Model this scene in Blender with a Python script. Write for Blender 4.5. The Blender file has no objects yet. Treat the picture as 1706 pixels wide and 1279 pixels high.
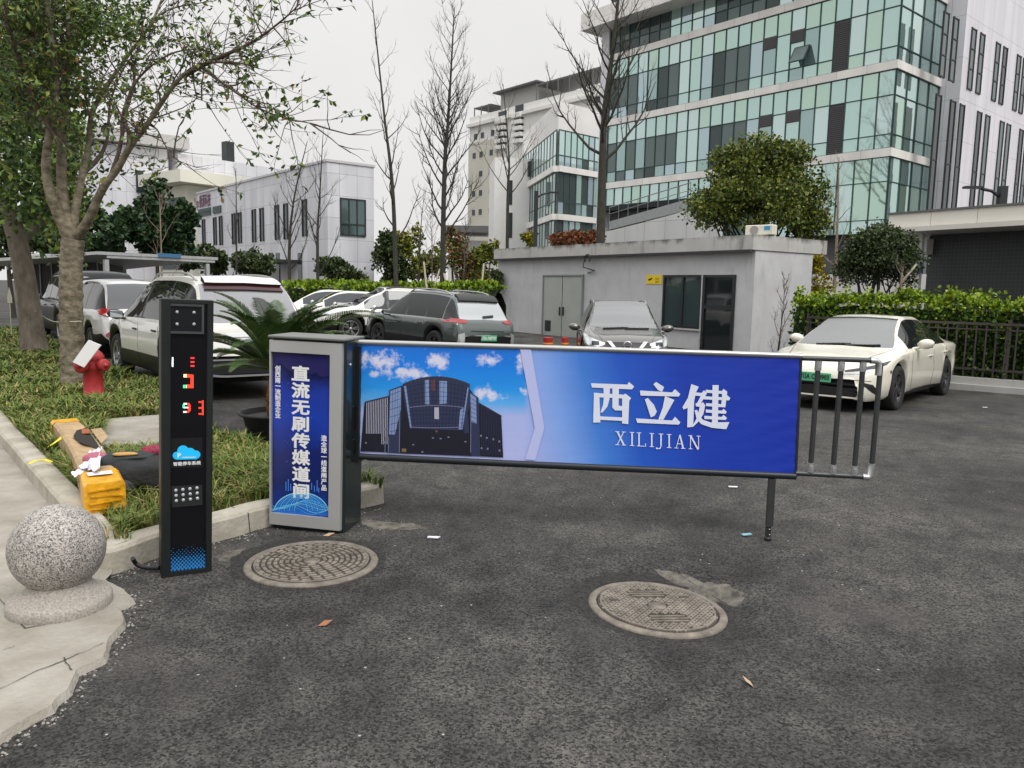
import bpy, math, random, bmesh
from math import sin, cos, pi, radians, sqrt
from mathutils import Vector, Matrix, noise
from mathutils.bvhtree import BVHTree

# ------------------------------------------------------------ camera, world, sun, exposure
S = bpy.context.scene
COL = S.collection
CAM_H, CAM_TILT, CAM_ROLL, FOCAL = 1.65, radians(7.0), radians(1.1), 1290.0        # focal length in photo pixels (1706 wide)
cam = bpy.data.cameras.new("camera"); cam_o = bpy.data.objects.new("camera", cam); COL.objects.link(cam_o)
cam.sensor_width = 36.0; cam.lens = 36.0 * FOCAL / 1706.0
cam.clip_start = 0.05; cam.clip_end = 3000.0
FW = Vector((0, cos(CAM_TILT), -sin(CAM_TILT))); UP0 = Vector((0, sin(CAM_TILT), cos(CAM_TILT)))
RT = Vector((1, 0, 0)) * cos(CAM_ROLL) + UP0 * sin(CAM_ROLL); UP = UP0 * cos(CAM_ROLL) - Vector((1, 0, 0)) * sin(CAM_ROLL)
cam_o.location = (0, 0, CAM_H); cam_o.rotation_euler = Matrix((RT, UP, -FW)).transposed().to_euler()
S.camera = cam_o
S.view_settings.view_transform = 'Standard'; S.view_settings.look = 'None'
S.view_settings.exposure = 0.5; S.view_settings.gamma = 1.0

SUN_EL, SUN_AZ = radians(52), radians(35)
world = bpy.data.worlds.new("World"); S.world = world; world.use_nodes = True
wn, wl = world.node_tree.nodes, world.node_tree.links
wn.clear()
w_out = wn.new("ShaderNodeOutputWorld"); bg = wn.new("ShaderNodeBackground")
sky = wn.new("ShaderNodeTexSky"); sky.sky_type = 'NISHITA'; sky.sun_disc = False
sky.sun_elevation = SUN_EL; sky.sun_rotation = SUN_AZ; sky.dust_density = 4.0
hsv = wn.new("ShaderNodeHueSaturation"); hsv.inputs['Saturation'].default_value = 0.06
wl.new(sky.outputs[0], hsv.inputs['Color'])
# overcast layer: a cloud deck that brightens towards the zenith, faintly mottled
geo = wn.new("ShaderNodeTexCoord"); sep = wn.new("ShaderNodeSeparateXYZ"); wl.new(geo.outputs['Generated'], sep.inputs[0])
ramp = wn.new("ShaderNodeValToRGB")
ramp.color_ramp.elements[0].position = 0.0; ramp.color_ramp.elements[0].color = (.70, .695, .69, 1)
ramp.color_ramp.elements[1].position = 0.9; ramp.color_ramp.elements[1].color = (1.55, 1.56, 1.58, 1)
e = ramp.color_ramp.elements.new(0.33); e.color = (.68, .675, .665, 1)
wl.new(sep.outputs[2], ramp.inputs[0])
cl = wn.new("ShaderNodeTexNoise"); cl.inputs['Scale'].default_value = 2.2; cl.inputs['Detail'].default_value = 5
wl.new(geo.outputs['Generated'], cl.inputs['Vector'])
cr = wn.new("ShaderNodeMapRange"); cr.inputs[1].default_value = .3; cr.inputs[2].default_value = .7; cr.inputs[3].default_value = 0.92; cr.inputs[4].default_value = 1.05
wl.new(cl.outputs[0], cr.inputs[0])
mul = wn.new("ShaderNodeMix"); mul.data_type = 'RGBA'; mul.blend_type = 'MULTIPLY'; mul.inputs[0].default_value = 1.0
wl.new(ramp.outputs[0], mul.inputs[6]); wl.new(cr.outputs[0], mul.inputs[7])
bg2 = wn.new("ShaderNodeBackground"); bg2.inputs[1].default_value = 0.94
wl.new(mul.outputs[2], bg2.inputs[0])
bg.inputs[1].default_value = 0.05
wl.new(hsv.outputs[0], bg.inputs[0])
mixw = wn.new("ShaderNodeMixShader"); mixw.inputs[0].default_value = 0.88
wl.new(bg.outputs[0], mixw.inputs[1]); wl.new(bg2.outputs[0], mixw.inputs[2]); wl.new(mixw.outputs[0], w_out.inputs[0])

sun = bpy.data.lights.new("sun", 'SUN'); sun.energy = 1.3; sun.angle = radians(25); sun.color = (1.0, .97, .93)
sun_o = bpy.data.objects.new("sun", sun); COL.objects.link(sun_o)
# the bright patch of cloud stands behind the viewer's right shoulder
sun_o.rotation_euler = (radians(38), 0, radians(35))

# ------------------------------------------------------------ measuring: photo pixel + distance -> point in the place
EYE = Vector((0, 0, CAM_H))
def ray(px, py): return FOCAL * FW + (px - 853) * RT - (py - 639.5) * UP
def gp(px, py, z=0.0):
    r = ray(px, py); return EYE + r * ((z - CAM_H) / r.z)
def at(px, py, Y):
    r = ray(px, py); return EYE + r * (Y / r.y)
def sm(t):
    t = max(0.0, min(1.0, t)); return t * t * (3 - 2 * t)
def lerp(a, b, t): return a + (b - a) * t
R = random.Random(7)

# ------------------------------------------------------------ materials
MATS = {}
def s2l(c):
    def f(v):
        v /= 255.0
        return v / 12.92 if v <= .04045 else ((v + .055) / 1.055) ** 2.4
    return tuple(f(v) for v in c)
def mat(name, col, rough=.6, metal=0.0, var=0.0, vscale=6.0, bump=0.0, bscale=40.0, coat=0.0, spec=.5, emit=0.0, alpha=1.0,
        col2=None, rvar=0.0, stretch=(1, 1, 1), trans=0.0, ior=1.45, detail=6):
    if name in MATS: return MATS[name]
    m = bpy.data.materials.new(name); m.use_nodes = True
    n, l = m.node_tree.nodes, m.node_tree.links
    b = n['Principled BSDF']
    b.inputs['Roughness'].default_value = rough; b.inputs['Metallic'].default_value = metal
    b.inputs['Specular IOR Level'].default_value = spec; b.inputs['IOR'].default_value = ior
    if coat: b.inputs['Coat Weight'].default_value = coat; b.inputs['Coat Roughness'].default_value = .04
    if trans: b.inputs['Transmission Weight'].default_value = trans
    if emit: b.inputs['Emission Color'].default_value = (*col, 1); b.inputs['Emission Strength'].default_value = emit
    b.inputs['Base Color'].default_value = (*col, 1)
    if var or bump or col2 or rvar:
        tc = n.new('ShaderNodeTexCoord'); mp = n.new('ShaderNodeMapping'); mp.inputs['Scale'].default_value = stretch
        l.new(tc.outputs['Object'], mp.inputs[0])
    if var or col2 or rvar:
        nz = n.new('ShaderNodeTexNoise'); nz.inputs['Scale'].default_value = vscale; nz.inputs['Detail'].default_value = detail
        nz.inputs['Roughness'].default_value = .62
        l.new(mp.outputs[0], nz.inputs['Vector'])
        rp = n.new('ShaderNodeValToRGB')
        a = col2 or tuple(max(0, c * (1 - var)) for c in col)
        c2 = col if col2 else tuple(min(1, c * (1 + var)) for c in col)
        rp.color_ramp.elements[0].position = .32; rp.color_ramp.elements[0].color = (*a, 1)
        rp.color_ramp.elements[1].position = .68; rp.color_ramp.elements[1].color = (*c2, 1)
        l.new(nz.outputs[0], rp.inputs[0]); l.new(rp.outputs[0], b.inputs['Base Color'])
        if rvar:
            mr = n.new('ShaderNodeMapRange'); mr.inputs[3].default_value = max(0, rough - rvar); mr.inputs[4].default_value = min(1, rough + rvar)
            l.new(nz.outputs[0], mr.inputs[0]); l.new(mr.outputs[0], b.inputs['Roughness'])
    if bump:
        bz = n.new('ShaderNodeTexNoise'); bz.inputs['Scale'].default_value = bscale; bz.inputs['Detail'].default_value = 5
        l.new(mp.outputs[0], bz.inputs['Vector'])
        bp = n.new('ShaderNodeBump'); bp.inputs['Strength'].default_value = bump; bp.inputs['Distance'].default_value = .02
        l.new(bz.outputs[0], bp.inputs['Height']); l.new(bp.outputs[0], b.inputs['Normal'])
    MATS[name] = m
    return m

# ------------------------------------------------------------ mesh builder
class MB:
    def __init__(s): s.v = []; s.f = []; s.mi = []; s.sm = []
    def add(s, vs, fs, mi=0, smooth=False):
        o = len(s.v); s.v.extend(Vector(p) for p in vs)
        for f in fs: s.f.append(tuple(i + o for i in f)); s.mi.append(mi); s.sm.append(smooth)
        return s
    def box(s, c, d, rz=0.0, mi=0, M=None, bev=0.0):
        x, y, z = d[0] / 2, d[1] / 2, d[2] / 2
        if bev:
            b = min(bev, x * .9, y * .9, z * .9)
            vs = []
            for (X, Y, Z) in ((x - b, y - b, z), (x - b, y, z - b), (x, y - b, z - b)):
                for sx in (-1, 1):
                    for sy in (-1, 1):
                        for sz in (-1, 1): vs.append((X * sx, Y * sy, Z * sz))
            bm = bmesh.new()
            for p in vs: bm.verts.new(p)
            bmesh.ops.convex_hull(bm, input=bm.verts)
            bm.verts.index_update()
            pts = [v.co.copy() for v in bm.verts]; fs = [[v.index for v in f.verts] for f in bm.faces]; bm.free()
        else:
            pts = [Vector((i * x, j * y, k * z)) for k in (-1, 1) for j in (-1, 1) for i in (-1, 1)]
            fs = [(0, 2, 3, 1), (4, 5, 7, 6), (0, 1, 5, 4), (2, 6, 7, 3), (0, 4, 6, 2), (1, 3, 7, 5)]
        if M is None: M = Matrix.Translation(Vector(c)) @ Matrix.Rotation(rz, 4, 'Z')
        else: M = M @ Matrix.Translation(Vector(c))
        return s.add([M @ p for p in pts], fs, mi)
    def quad(s, a, b, c, d, mi=0): return s.add([a, b, c, d], [(0, 1, 2, 3)], mi)
    def poly(s, pts, mi=0): return s.add(pts, [tuple(range(len(pts)))], mi)
    def prism(s, pts, vec, mi=0):
        n = len(pts); vec = Vector(vec); a = [Vector(p) for p in pts]; b = [p + vec for p in a]
        fs = [tuple(reversed(range(n))), tuple(range(n, 2 * n))] + [(i, (i + 1) % n, n + (i + 1) % n, n + i) for i in range(n)]
        return s.add(a + b, fs, mi)
    def tube(s, pts, r, n=8, mi=0, smooth=True, caps=True):
        pts = [Vector(p) for p in pts]; k = len(pts)
        rr = r if isinstance(r, (list, tuple)) else [r] * k
        vs = []; up = None
        for i, p in enumerate(pts):
            d = (pts[min(i + 1, k - 1)] - pts[max(i - 1, 0)])
            d = d.normalized() if d.length > 1e-9 else Vector((0, 0, 1))
            if up is None: up = d.orthogonal().normalized()
            else:
                up = up - d * up.dot(d)
                up = up.normalized() if up.length > 1e-6 else d.orthogonal().normalized()
            sd = d.cross(up)
            for j in range(n):
                a = 2 * pi * j / n; vs.append(p + (up * cos(a) + sd * sin(a)) * rr[i])
        fs = [(i * n + j, i * n + (j + 1) % n, (i + 1) * n + (j + 1) % n, (i + 1) * n + j) for i in range(k - 1) for j in range(n)]
        s.add(vs, fs, mi, smooth)
        if caps: s.add(vs[:n], [tuple(reversed(range(n)))], mi); s.add(vs[-n:], [tuple(range(n))], mi)
        return s
    def lathe(s, prof, n=24, c=(0, 0, 0), mi=0, smooth=True, M=None, cap=True):
        c = Vector(c); vs = []
        for r, z in prof:
            for j in range(n):
                a = 2 * pi * j / n; p = Vector((r * cos(a), r * sin(a), z))
                vs.append((M @ p if M else p) + c)
        k = len(prof)
        fs = [(i * n + j, i * n + (j + 1) % n, (i + 1) * n + (j + 1) % n, (i + 1) * n + j) for i in range(k - 1) for j in range(n)]
        s.add(vs, fs, mi, smooth)
        if cap:
            if prof[0][0] > 1e-4: s.add(vs[:n], [tuple(reversed(range(n)))], mi)
            if prof[-1][0] > 1e-4: s.add(vs[-n:], [tuple(range(n))], mi)
        return s
    def grid(s, rows, mi=0, smooth=True, closed=False):
        n = len(rows[0]); vs = [p for r in rows for p in r]
        w = n if closed else n - 1
        fs = [(i * n + j, i * n + (j + 1) % n, (i + 1) * n + (j + 1) % n, (i + 1) * n + j) for i in range(len(rows) - 1) for j in range(w)]
        return s.add(vs, fs, mi, smooth)
    def build(s, name, mats, parent=None, world=False, **tags):
        me = bpy.data.meshes.new(name)
        vs = s.v
        if parent is not None and world:
            inv = (Matrix.Translation(parent.location) @ parent.rotation_euler.to_matrix().to_4x4()).inverted()
            vs = [inv @ v for v in vs]
        me.from_pydata([tuple(v) for v in vs], [], s.f)
        for m in (mats if isinstance(mats, (list, tuple)) else [mats]): me.materials.append(m)
        if s.f:
            me.polygons.foreach_set('material_index', s.mi)
            me.polygons.foreach_set('use_smooth', s.sm)
        me.update()
        o = bpy.data.objects.new(name, me); COL.objects.link(o)
        if parent is not None: o.parent = parent
        for k, v in tags.items(): o[k] = v
        return o

def thing(name, label, cat, loc=(0, 0, 0), rz=0.0, group=None, lean=0.0):
    o = bpy.data.objects.new(name, None); COL.objects.link(o); o.empty_display_size = .2
    o.location = loc; o.rotation_euler = (0, lean, rz); o['label'] = label; o['category'] = cat
    if group: o['group'] = group
    return o
def dup(root, loc=None, rz=None, label=None):
    r = root.copy(); COL.objects.link(r)
    if loc is not None: r.location = loc
    if rz is not None: r.rotation_euler = (0, 0, rz)
    if label: r['label'] = label
    for ch in list(root.children):
        c = ch.copy(); COL.objects.link(c); c.parent = r
        for g in list(ch.children):
            d = g.copy(); COL.objects.link(d); d.parent = c
    return r

# lettering: filled glyph outlines turned into a mesh, laid on a plane (origin o, rightwards u, upwards v)
def glyphs(mb, body, size, o, u, v, mi=0, bold=0.0, align='CENTER', squash=1.0, lift=.002):
    c = bpy.data.curves.new('lettering', 'FONT'); c.body = body; c.size = 1.0; c.resolution_u = 2
    c.align_x = align; c.align_y = 'CENTER'
    if bold: c.bevel_depth = bold; c.bevel_resolution = 0
    ob = bpy.data.objects.new('lettering', c); COL.objects.link(ob)
    dg = bpy.context.evaluated_depsgraph_get(); me = bpy.data.meshes.new_from_object(ob.evaluated_get(dg))
    o, u, v = Vector(o), Vector(u).normalized(), Vector(v).normalized(); w = u.cross(v)
    vs = [o + u * (p.co.x * size * squash) + v * (p.co.y * size) + w * (lift + p.co.z * size * .05) for p in me.vertices]
    mb.add(vs, [tuple(p.vertices) for p in me.polygons], mi)
    bpy.data.objects.remove(ob); bpy.data.curves.remove(c); bpy.data.meshes.remove(me)
    return mb
def strokes(mb, polys, o, u, v, size, mi=0, lift=.002, thick=.0006):
    o, u, v = Vector(o), Vector(u).normalized(), Vector(v).normalized(); w = u.cross(v)
    for k, pl in enumerate(polys):
        mb.prism([o + u * (x * size) + v * (y * size) + w * (lift + k * .00004) for x, y in pl], w * thick, mi)
    return mb
# ------------------------------------------------------------ ground
MH2 = gp(1095, 1003); MH2R = .365                      # the sunk manhole in the foreground
def gz(x, y):
    z = -.16 * sm((y - 6) / 9) * sm((x + 6) / 6) + .03 * sm((-x - 1) / 3) * sm((y - 6) / 4)
    d = sqrt((x - MH2.x) ** 2 + (y - MH2.y) ** 2)
    if d < .75:
        k = 1 - sm((d - .40) / .20)
        z += k * (-.034 - .045 * max(-1, min(1, (x - MH2.x) / .4)) * .5)
    return z + .006 * noise.noise(Vector((x * .8, y * .8, 0))) if y < 30 else z

def asphalt():
    m = bpy.data.materials.new('asphalt'); m.use_nodes = True
    n, l = m.node_tree.nodes, m.node_tree.links; b = n['Principled BSDF']
    tc = n.new('ShaderNodeTexCoord')
    def nz(scale, detail=4, rough=.6):
        x = n.new('ShaderNodeTexNoise'); x.inputs['Scale'].default_value = scale; x.inputs['Detail'].default_value = detail
        x.inputs['Roughness'].default_value = rough; l.new(tc.outputs['Object'], x.inputs['Vector']); return x
    def rampn(src, p0, c0, p1, c1):
        r = n.new('ShaderNodeValToRGB'); r.color_ramp.elements[0].position = p0; r.color_ramp.elements[0].color = (*c0, 1)
        r.color_ramp.elements[1].position = p1; r.color_ramp.elements[1].color = (*c1, 1); l.new(src, r.inputs[0]); return r
    def mix(fac, a, bb, mode='MIX'):
        x = n.new('ShaderNodeMix'); x.data_type = 'RGBA'; x.blend_type = mode
        if isinstance(fac, float): x.inputs[0].default_value = fac
        else: l.new(fac, x.inputs[0])
        for i, s in ((6, a), (7, bb)):
            if isinstance(s, tuple): x.inputs[i].default_value = (*s, 1)
            else: l.new(s, x.inputs[i])
        return x.outputs[2]
    # aggregate: stones about a centimetre across, each its own grey
    vo = n.new('ShaderNodeTexVoronoi'); vo.inputs['Scale'].default_value = 110; l.new(tc.outputs['Object'], vo.inputs['Vector'])
    hs = n.new('ShaderNodeSeparateColor'); l.new(vo.outputs['Color'], hs.inputs[0])
    agg = rampn(hs.outputs[0], .0, (.006, .0058, .0056), 1.0, (.090, .085, .079))
    big = nz(.55, 5); pat = rampn(big.outputs[0], .38, (.58, .58, .585), .64, (1.38, 1.365, 1.34))
    c = mix(1.0, agg.outputs[0], pat.outputs[0], 'MULTIPLY')
    mid = nz(4.5, 5); p2 = rampn(mid.outputs[0], .3, (.60, .60, .61), .7, (1.38, 1.37, 1.35))
    c = mix(1.0, c, p2.outputs[0], 'MULTIPLY')
    red = nz(.8, 3); rr = rampn(red.outputs[0], .56, (0, 0, 0), .68, (.45, .45, .45))
    c = mix(rr.outputs[0], c, (.070, .061, .059))
    v2 = n.new('ShaderNodeTexVoronoi'); v2.inputs['Scale'].default_value = 26; l.new(tc.outputs['Object'], v2.inputs['Vector'])
    sep2 = n.new('ShaderNodeSeparateColor'); l.new(v2.outputs['Color'], sep2.inputs[0])
    gt = n.new('ShaderNodeMath'); gt.operation = 'GREATER_THAN'; gt.inputs[1].default_value = .988; l.new(sep2.outputs[0], gt.inputs[0])
    lt = n.new('ShaderNodeMath'); lt.operation = 'LESS_THAN'; lt.inputs[1].default_value = .16; l.new(v2.outputs['Distance'], lt.inputs[0])
    an = n.new('ShaderNodeMath'); an.operation = 'MULTIPLY'; l.new(gt.outputs[0], an.inputs[0]); l.new(lt.outputs[0], an.inputs[1])
    c = mix(an.outputs[0], c, (.34, .33, .31))
    l.new(c, b.inputs['Base Color'])
    b.inputs['Roughness'].default_value = .82; b.inputs['Specular IOR Level'].default_value = .35
    ba = n.new('ShaderNodeMath'); ba.operation = 'SUBTRACT'; ba.inputs[0].default_value = .6; l.new(vo.outputs['Distance'], ba.inputs[1])
    bp = n.new('ShaderNodeBump'); bp.inputs['Strength'].default_value = .75; bp.inputs['Distance'].default_value = .005
    l.new(ba.outputs[0], bp.inputs['Height']); l.new(bp.outputs[0], b.inputs['Normal'])
    MATS['asphalt'] = m; return m
M_ASPH = asphalt()

def axis(lo, hi, fine_lo, fine_hi, fine, coarse):
    a = [fine_lo]; 
    while a[-1] < fine_hi: a.append(a[-1] + fine)
    st = coarse; x = a[-1]
    while x < hi: x = min(hi, x + st); st *= 1.5; a.append(x)
    st = coarse; x = a[0]; pre = []
    while x > lo: x = max(lo, x - st); st *= 1.5; pre.append(x)
    return pre[::-1] + a
xs = axis(-900, 900, -3.6, 3.4, .05, .5); ys = axis(-300, 1600, 1.6, 6.0, .05, .5)
g = MB(); g.grid([[Vector((x, y, gz(x, y))) for x in xs] for y in ys])
ground = g.build('ground', M_ASPH, kind='structure')

# concrete pavement at the left, its outer edge crumbling onto the asphalt
M_CONC = mat('concrete_paving', (.37, .345, .30), .9, vscale=3.2, bump=.5, bscale=45, detail=10, col2=(.24, .215, .175))
M_KERB = mat('concrete_kerb', (.46, .43, .36), .88, vscale=4.5, bump=.35, bscale=40, detail=10, col2=(.30, .27, .215))
edge_px = [(-60, 1268), (0, 1228), (45, 1198), (85, 1178), (110, 1150), (128, 1118), (172, 1096), (181, 1066), (205, 1040), (203, 1022), (190, 1014), (221, 1000), (205, 985), (176, 968)]
KZ = .03                                           # pavement surface height over the asphalt
def jag(pts, amp, n):
    out = []
    for a, b in zip(pts, pts[1:]):
        for i in range(n):
            p = a.lerp(b, i / n); d = (b - a).normalized(); q = Vector((-d.y, d.x, 0))
            out.append(p + q * amp * noise.noise(p * 9) + q * amp * .6 * noise.noise(p * 31))
    return out + [pts[-1]]
edge = jag([gp(x, y, KZ * .7) for x, y in edge_px], .011, 5)
p_in = [gp(186, 955, KZ), gp(190, 930, KZ), gp(172, 900, KZ), gp(120, 835, KZ), gp(60, 760, KZ), gp(0, 690, KZ), gp(-80, 610, KZ), gp(-260, 500 + 8, KZ)]
pv = MB()
top = [Vector((p.x, p.y, KZ)) for p in edge] + p_in + [Vector((-70, 60, KZ)), Vector((-70, 1.2, KZ)), Vector((-3.2, 1.2, KZ))]
pv.poly(top)
n = len(edge)
pv.grid([[Vector((p.x, p.y, KZ)) for p in edge], [Vector((p.x + .03, p.y - .015, -.02)) for p in edge]], smooth=False)
# the poured surface is worn: cracks and joints are cut as narrow dark grooves laid 3 mm up
pavement = pv.build('pavement', M_CONC, kind='structure')
M_CRACK = mat('joint_dirt', (.07, .062, .052), .95)
def groove(pts_px, w, z):
    m = MB(); q = jag([gp(x, y, z) for x, y in pts_px], .012, 8)
    l_ = []; r_ = []
    for i, p in enumerate(q):
        d = (q[min(i + 1, len(q) - 1)] - q[max(0, i - 1)]).normalized(); s_ = Vector((-d.y, d.x, 0)) * w * (.5 + .5 * noise.noise(p * 14))
        l_.append(p + s_); r_.append(p - s_)
    m.grid([l_, r_], smooth=False); return m
gm = MB()
for px in ([(-40, 1165), (60, 1118), (105, 1100), (172, 1070)], [(2, 1002), (42, 1046)], [(105, 1095), (120, 1115)], [(-30, 940), (-2, 990), (2, 1002)],
           [(5, 1082), (24, 1076)], [(42, 1046), (75, 1040)]):
    k = groove(px, .0045, KZ + .004); gm.add(k.v, k.f)
gm.build('pavement_joints', M_CRACK, kind='structure')

# kerbs round the grass
def sweep(path, sect, name, m, **tags):
    mb = MB(); rows = []
    for i, p in enumerate(path):
        d = (path[min(i + 1, len(path) - 1)] - path[max(0, i - 1)]); d.z = 0; d.normalize(); s_ = Vector((d.y, -d.x, 0))
        rows.append([p + s_ * a + Vector((0, 0, b)) for a, b in sect])
    mb.grid(rows, smooth=False, closed=True); mb.poly(rows[0][::-1]); mb.poly(rows[-1])
    return mb.build(name, m, **tags)
def smooth_path(pts, n):
    out = []
    for i in range(len(pts) - 1):
        p0, p1, p2, p3 = pts[max(0, i - 1)], pts[i], pts[i + 1], pts[min(len(pts) - 1, i + 2)]
        for k in range(n):
            t = k / n
            out.append(.5 * ((2 * p1) + (-p0 + p2) * t + (2 * p0 - 5 * p1 + 4 * p2 - p3) * t * t + (-p0 + 3 * p1 - 3 * p2 + p3) * t ** 3))
    return out + [pts[-1]]
kf = [gp(x, y, 0) for x, y in ((640, 838), (560, 856), (449, 877), (400, 892), (352, 905), (262, 930), (212, 950), (176, 958))]
ksec = [(0, 0), (.012, .135), (.03, .155), (.165, .16), (.18, .15), (.18, 0)]
KERB_FRONT = smooth_path(kf, 5)
kl = [gp(x, y, 0) for x, y in ((176, 958), (150, 944), (128, 912), (106, 878), (74, 838), (36, 791), (0, 746), (-70, 668), (-200, 590))]
KERB_LEFT = smooth_path(kl, 5)
kcurve = smooth_path(kf + kl[1:], 6)
kerb1 = sweep([p + Vector((0, 0, -.01)) for p in kcurve], ksec, 'kerb', M_KERB, kind='structure')
gjp = MB()
for i, pth in ((4, KERB_FRONT), (9, KERB_FRONT), (13, KERB_FRONT)):
    p = pth[i]; d = (pth[i + 1] - pth[i - 1]).normalized(); s_ = Vector((-d.y, d.x, 0))
    if s_.y < 0: s_ = -s_
    gjp.add([p + d * .004 - s_ * .003 + Vector((0, 0, 0)), p - d * .004 - s_ * .003, p - d * .004 + s_ * .010 + Vector((0, 0, .131)), p + d * .004 + s_ * .010 + Vector((0, 0, .131)),
             p - d * .004 + s_ * .175 + Vector((0, 0, .155)), p + d * .004 + s_ * .175 + Vector((0, 0, .155))], [(0, 1, 2, 3), (3, 2, 4, 5)])
gjp.build('kerb_joints', M_CRACK, kind='structure')

# earth of the verge and its grass
GZ_ = .12
M_SOIL = mat('verge_soil', (.13, .095, .055), .95, var=.3, vscale=3, bump=.5, bscale=30, col2=(.085, .095, .032))
verge_px_far = [(640, 815), (560, 800), (448, 757), (352, 722), (330, 668), (262, 640), (215, 632), (120, 585), (40, 552), (-140, 545)]
verge = [Vector((p.x, p.y, 0)) + Vector((d.y, -d.x, 0)) * .10 for p, d in [(kcurve[i], (kcurve[min(i + 1, len(kcurve) - 1)] - kcurve[max(0, i - 1)]).normalized()) for i in range(len(kcurve))]] + [gp(x, y, GZ_ - .03) for x, y in reversed(verge_px_far)]
def fan(poly, z, name, m, **t):
    mb = MB(); mb.poly([Vector((p.x, p.y, z)) for p in poly]); return mb.build(name, m, **t)
fan(verge, GZ_, 'verge_earth', M_SOIL, kind='structure')
def inside(p, poly):
    c = False; j = len(poly) - 1
    for i in range(len(poly)):
        a, b = poly[i], poly[j]
        if (a.y > p.y) != (b.y > p.y) and p.x < (b.x - a.x) * (p.y - a.y) / (b.y - a.y) + a.x: c = not c
        j = i
    return c
# the slab path that crosses the verge
slab_px = [(168, 748), (330, 744), (356, 715), (348, 690), (262, 692), (176, 699)]
slab = [gp(x, y, .16) for x, y in slab_px]
sl = MB(); sl.prism([Vector((p.x, p.y, .10)) for p in slab], (0, 0, .07)); sl.build('slab_path', M_CONC, kind='structure')
SLAB2 = [p + (p - sum(slab, Vector()) / 6).normalized() * .02 for p in slab]
MGR = [mat('grass_green', (.115, .175, .030), .6, spec=.25), mat('grass_dull', (.19, .20, .055), .7, spec=.2), mat('grass_straw', (.36, .285, .12), .8, spec=.2), mat('grass_dark', (.055, .095, .020), .7, spec=.2)]
def inset(path, w):
    out = []
    for i, p in enumerate(path):
        d = path[min(i + 1, len(path) - 1)] - path[max(0, i - 1)]; d.z = 0; d.normalize(); out.append(p + Vector((d.y, -d.x, 0)) * w)
    return out
lawn = inset(kcurve, .195) + [gp(x, y, GZ_) for x, y in reversed(verge_px_far)]
gr = MB(); rg = random.Random(3)
xmin, xmax = min(p.x for p in verge), max(p.x for p in verge); ymin, ymax = min(p.y for p in verge), max(p.y for p in verge)
cnt = 0
while cnt < 62000:
    y = ymin + (ymax - ymin) * rg.random() ** 2.1; x = rg.uniform(max(xmin, -.78 * y - 1), xmax)
    p = Vector((x, y, 0))
    if not inside(p, lawn) or inside(p, SLAB2): continue
    dn = noise.noise(p * 1.1) + .5 * noise.noise(p * 3.7)
    if dn < -.24 and rg.random() < .85: continue
    cnt += 1
    far = min(1, max(0, (y - 5) / 8))
    h = rg.uniform(.05, .14) * (1 + .5 * max(0, dn)) * (1 + far * .3); a = rg.uniform(0, 2 * pi); w = rg.uniform(.003, .0055) * (1 + 2.6 * far)
    bend = rg.uniform(.35, 1.5) * h; dx, dy = cos(a), sin(a)
    mi = rg.choices((0, 1, 2, 3), (5, 3, 2.2 if dn < .1 else .6, 2.2))[0]
    q = Vector((-dy, dx, 0)) * w; b0 = Vector((x, y, GZ_)); m1 = b0 + Vector((dx * bend * .35, dy * bend * .35, h * .7)); t1 = b0 + Vector((dx * bend, dy * bend, h * rg.uniform(.7, 1.05)))
    gr.add([b0 - q, b0 + q, m1 + q * .8, m1 - q * .8, t1], [(0, 1, 2, 3), (3, 2, 4)], mi)
gr.build('grass', MGR, kind='stuff', label='uneven green and straw coloured grass on the kerbed verge', category='grass')

# grit and litter lying on the asphalt
lit = MB(); rl = random.Random(11)
M_GRIT = [mat('pale_grit', (.30, .285, .26), .9), mat('dark_grit', (.16, .145, .13), .9)]
for i in range(900):
    if i < 240:
        k = rl.randrange(len(KERB_FRONT) - 2); p = KERB_FRONT[k].lerp(KERB_FRONT[k + 1], rl.random()) + Vector((rl.gauss(0, .03), -abs(rl.gauss(0, .10)), 0))
    elif i < 560: p = edge[rl.randrange(len(edge))] + Vector((rl.gauss(.03, .03), rl.gauss(-.02, .04), 0))
    elif i < 640: p = gp(rl.gauss(640, 30), rl.gauss(875, 9)) 
    elif i < 760: p = gp(rl.uniform(1490, 1706), rl.uniform(640, 720)); 
    else: p = Vector((rl.uniform(-2.2, 5), rl.uniform(2.2, 11), 0))
    s_ = rl.uniform(.002, .006) if i > 560 else rl.uniform(.002, .009)
    z = gz(p.x, p.y)
    vs = [Vector((p.x + s_ * rl.uniform(.6, 1.4) * cos(a), p.y + s_ * rl.uniform(.6, 1.4) * sin(a), z - .001)) for a in (0, 1.3, 2.6, 3.9, 5.2)]
    tp = Vector((p.x, p.y, z + s_ * .8)); lit.add(vs + [tp], [(j, (j + 1) % 5, 5) for j in range(5)], 0 if rl.random() < .7 else 1)
lit.build('gravel', M_GRIT, kind='stuff', label='pale grit scattered along kerbs and over the asphalt', category='grit')
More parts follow.
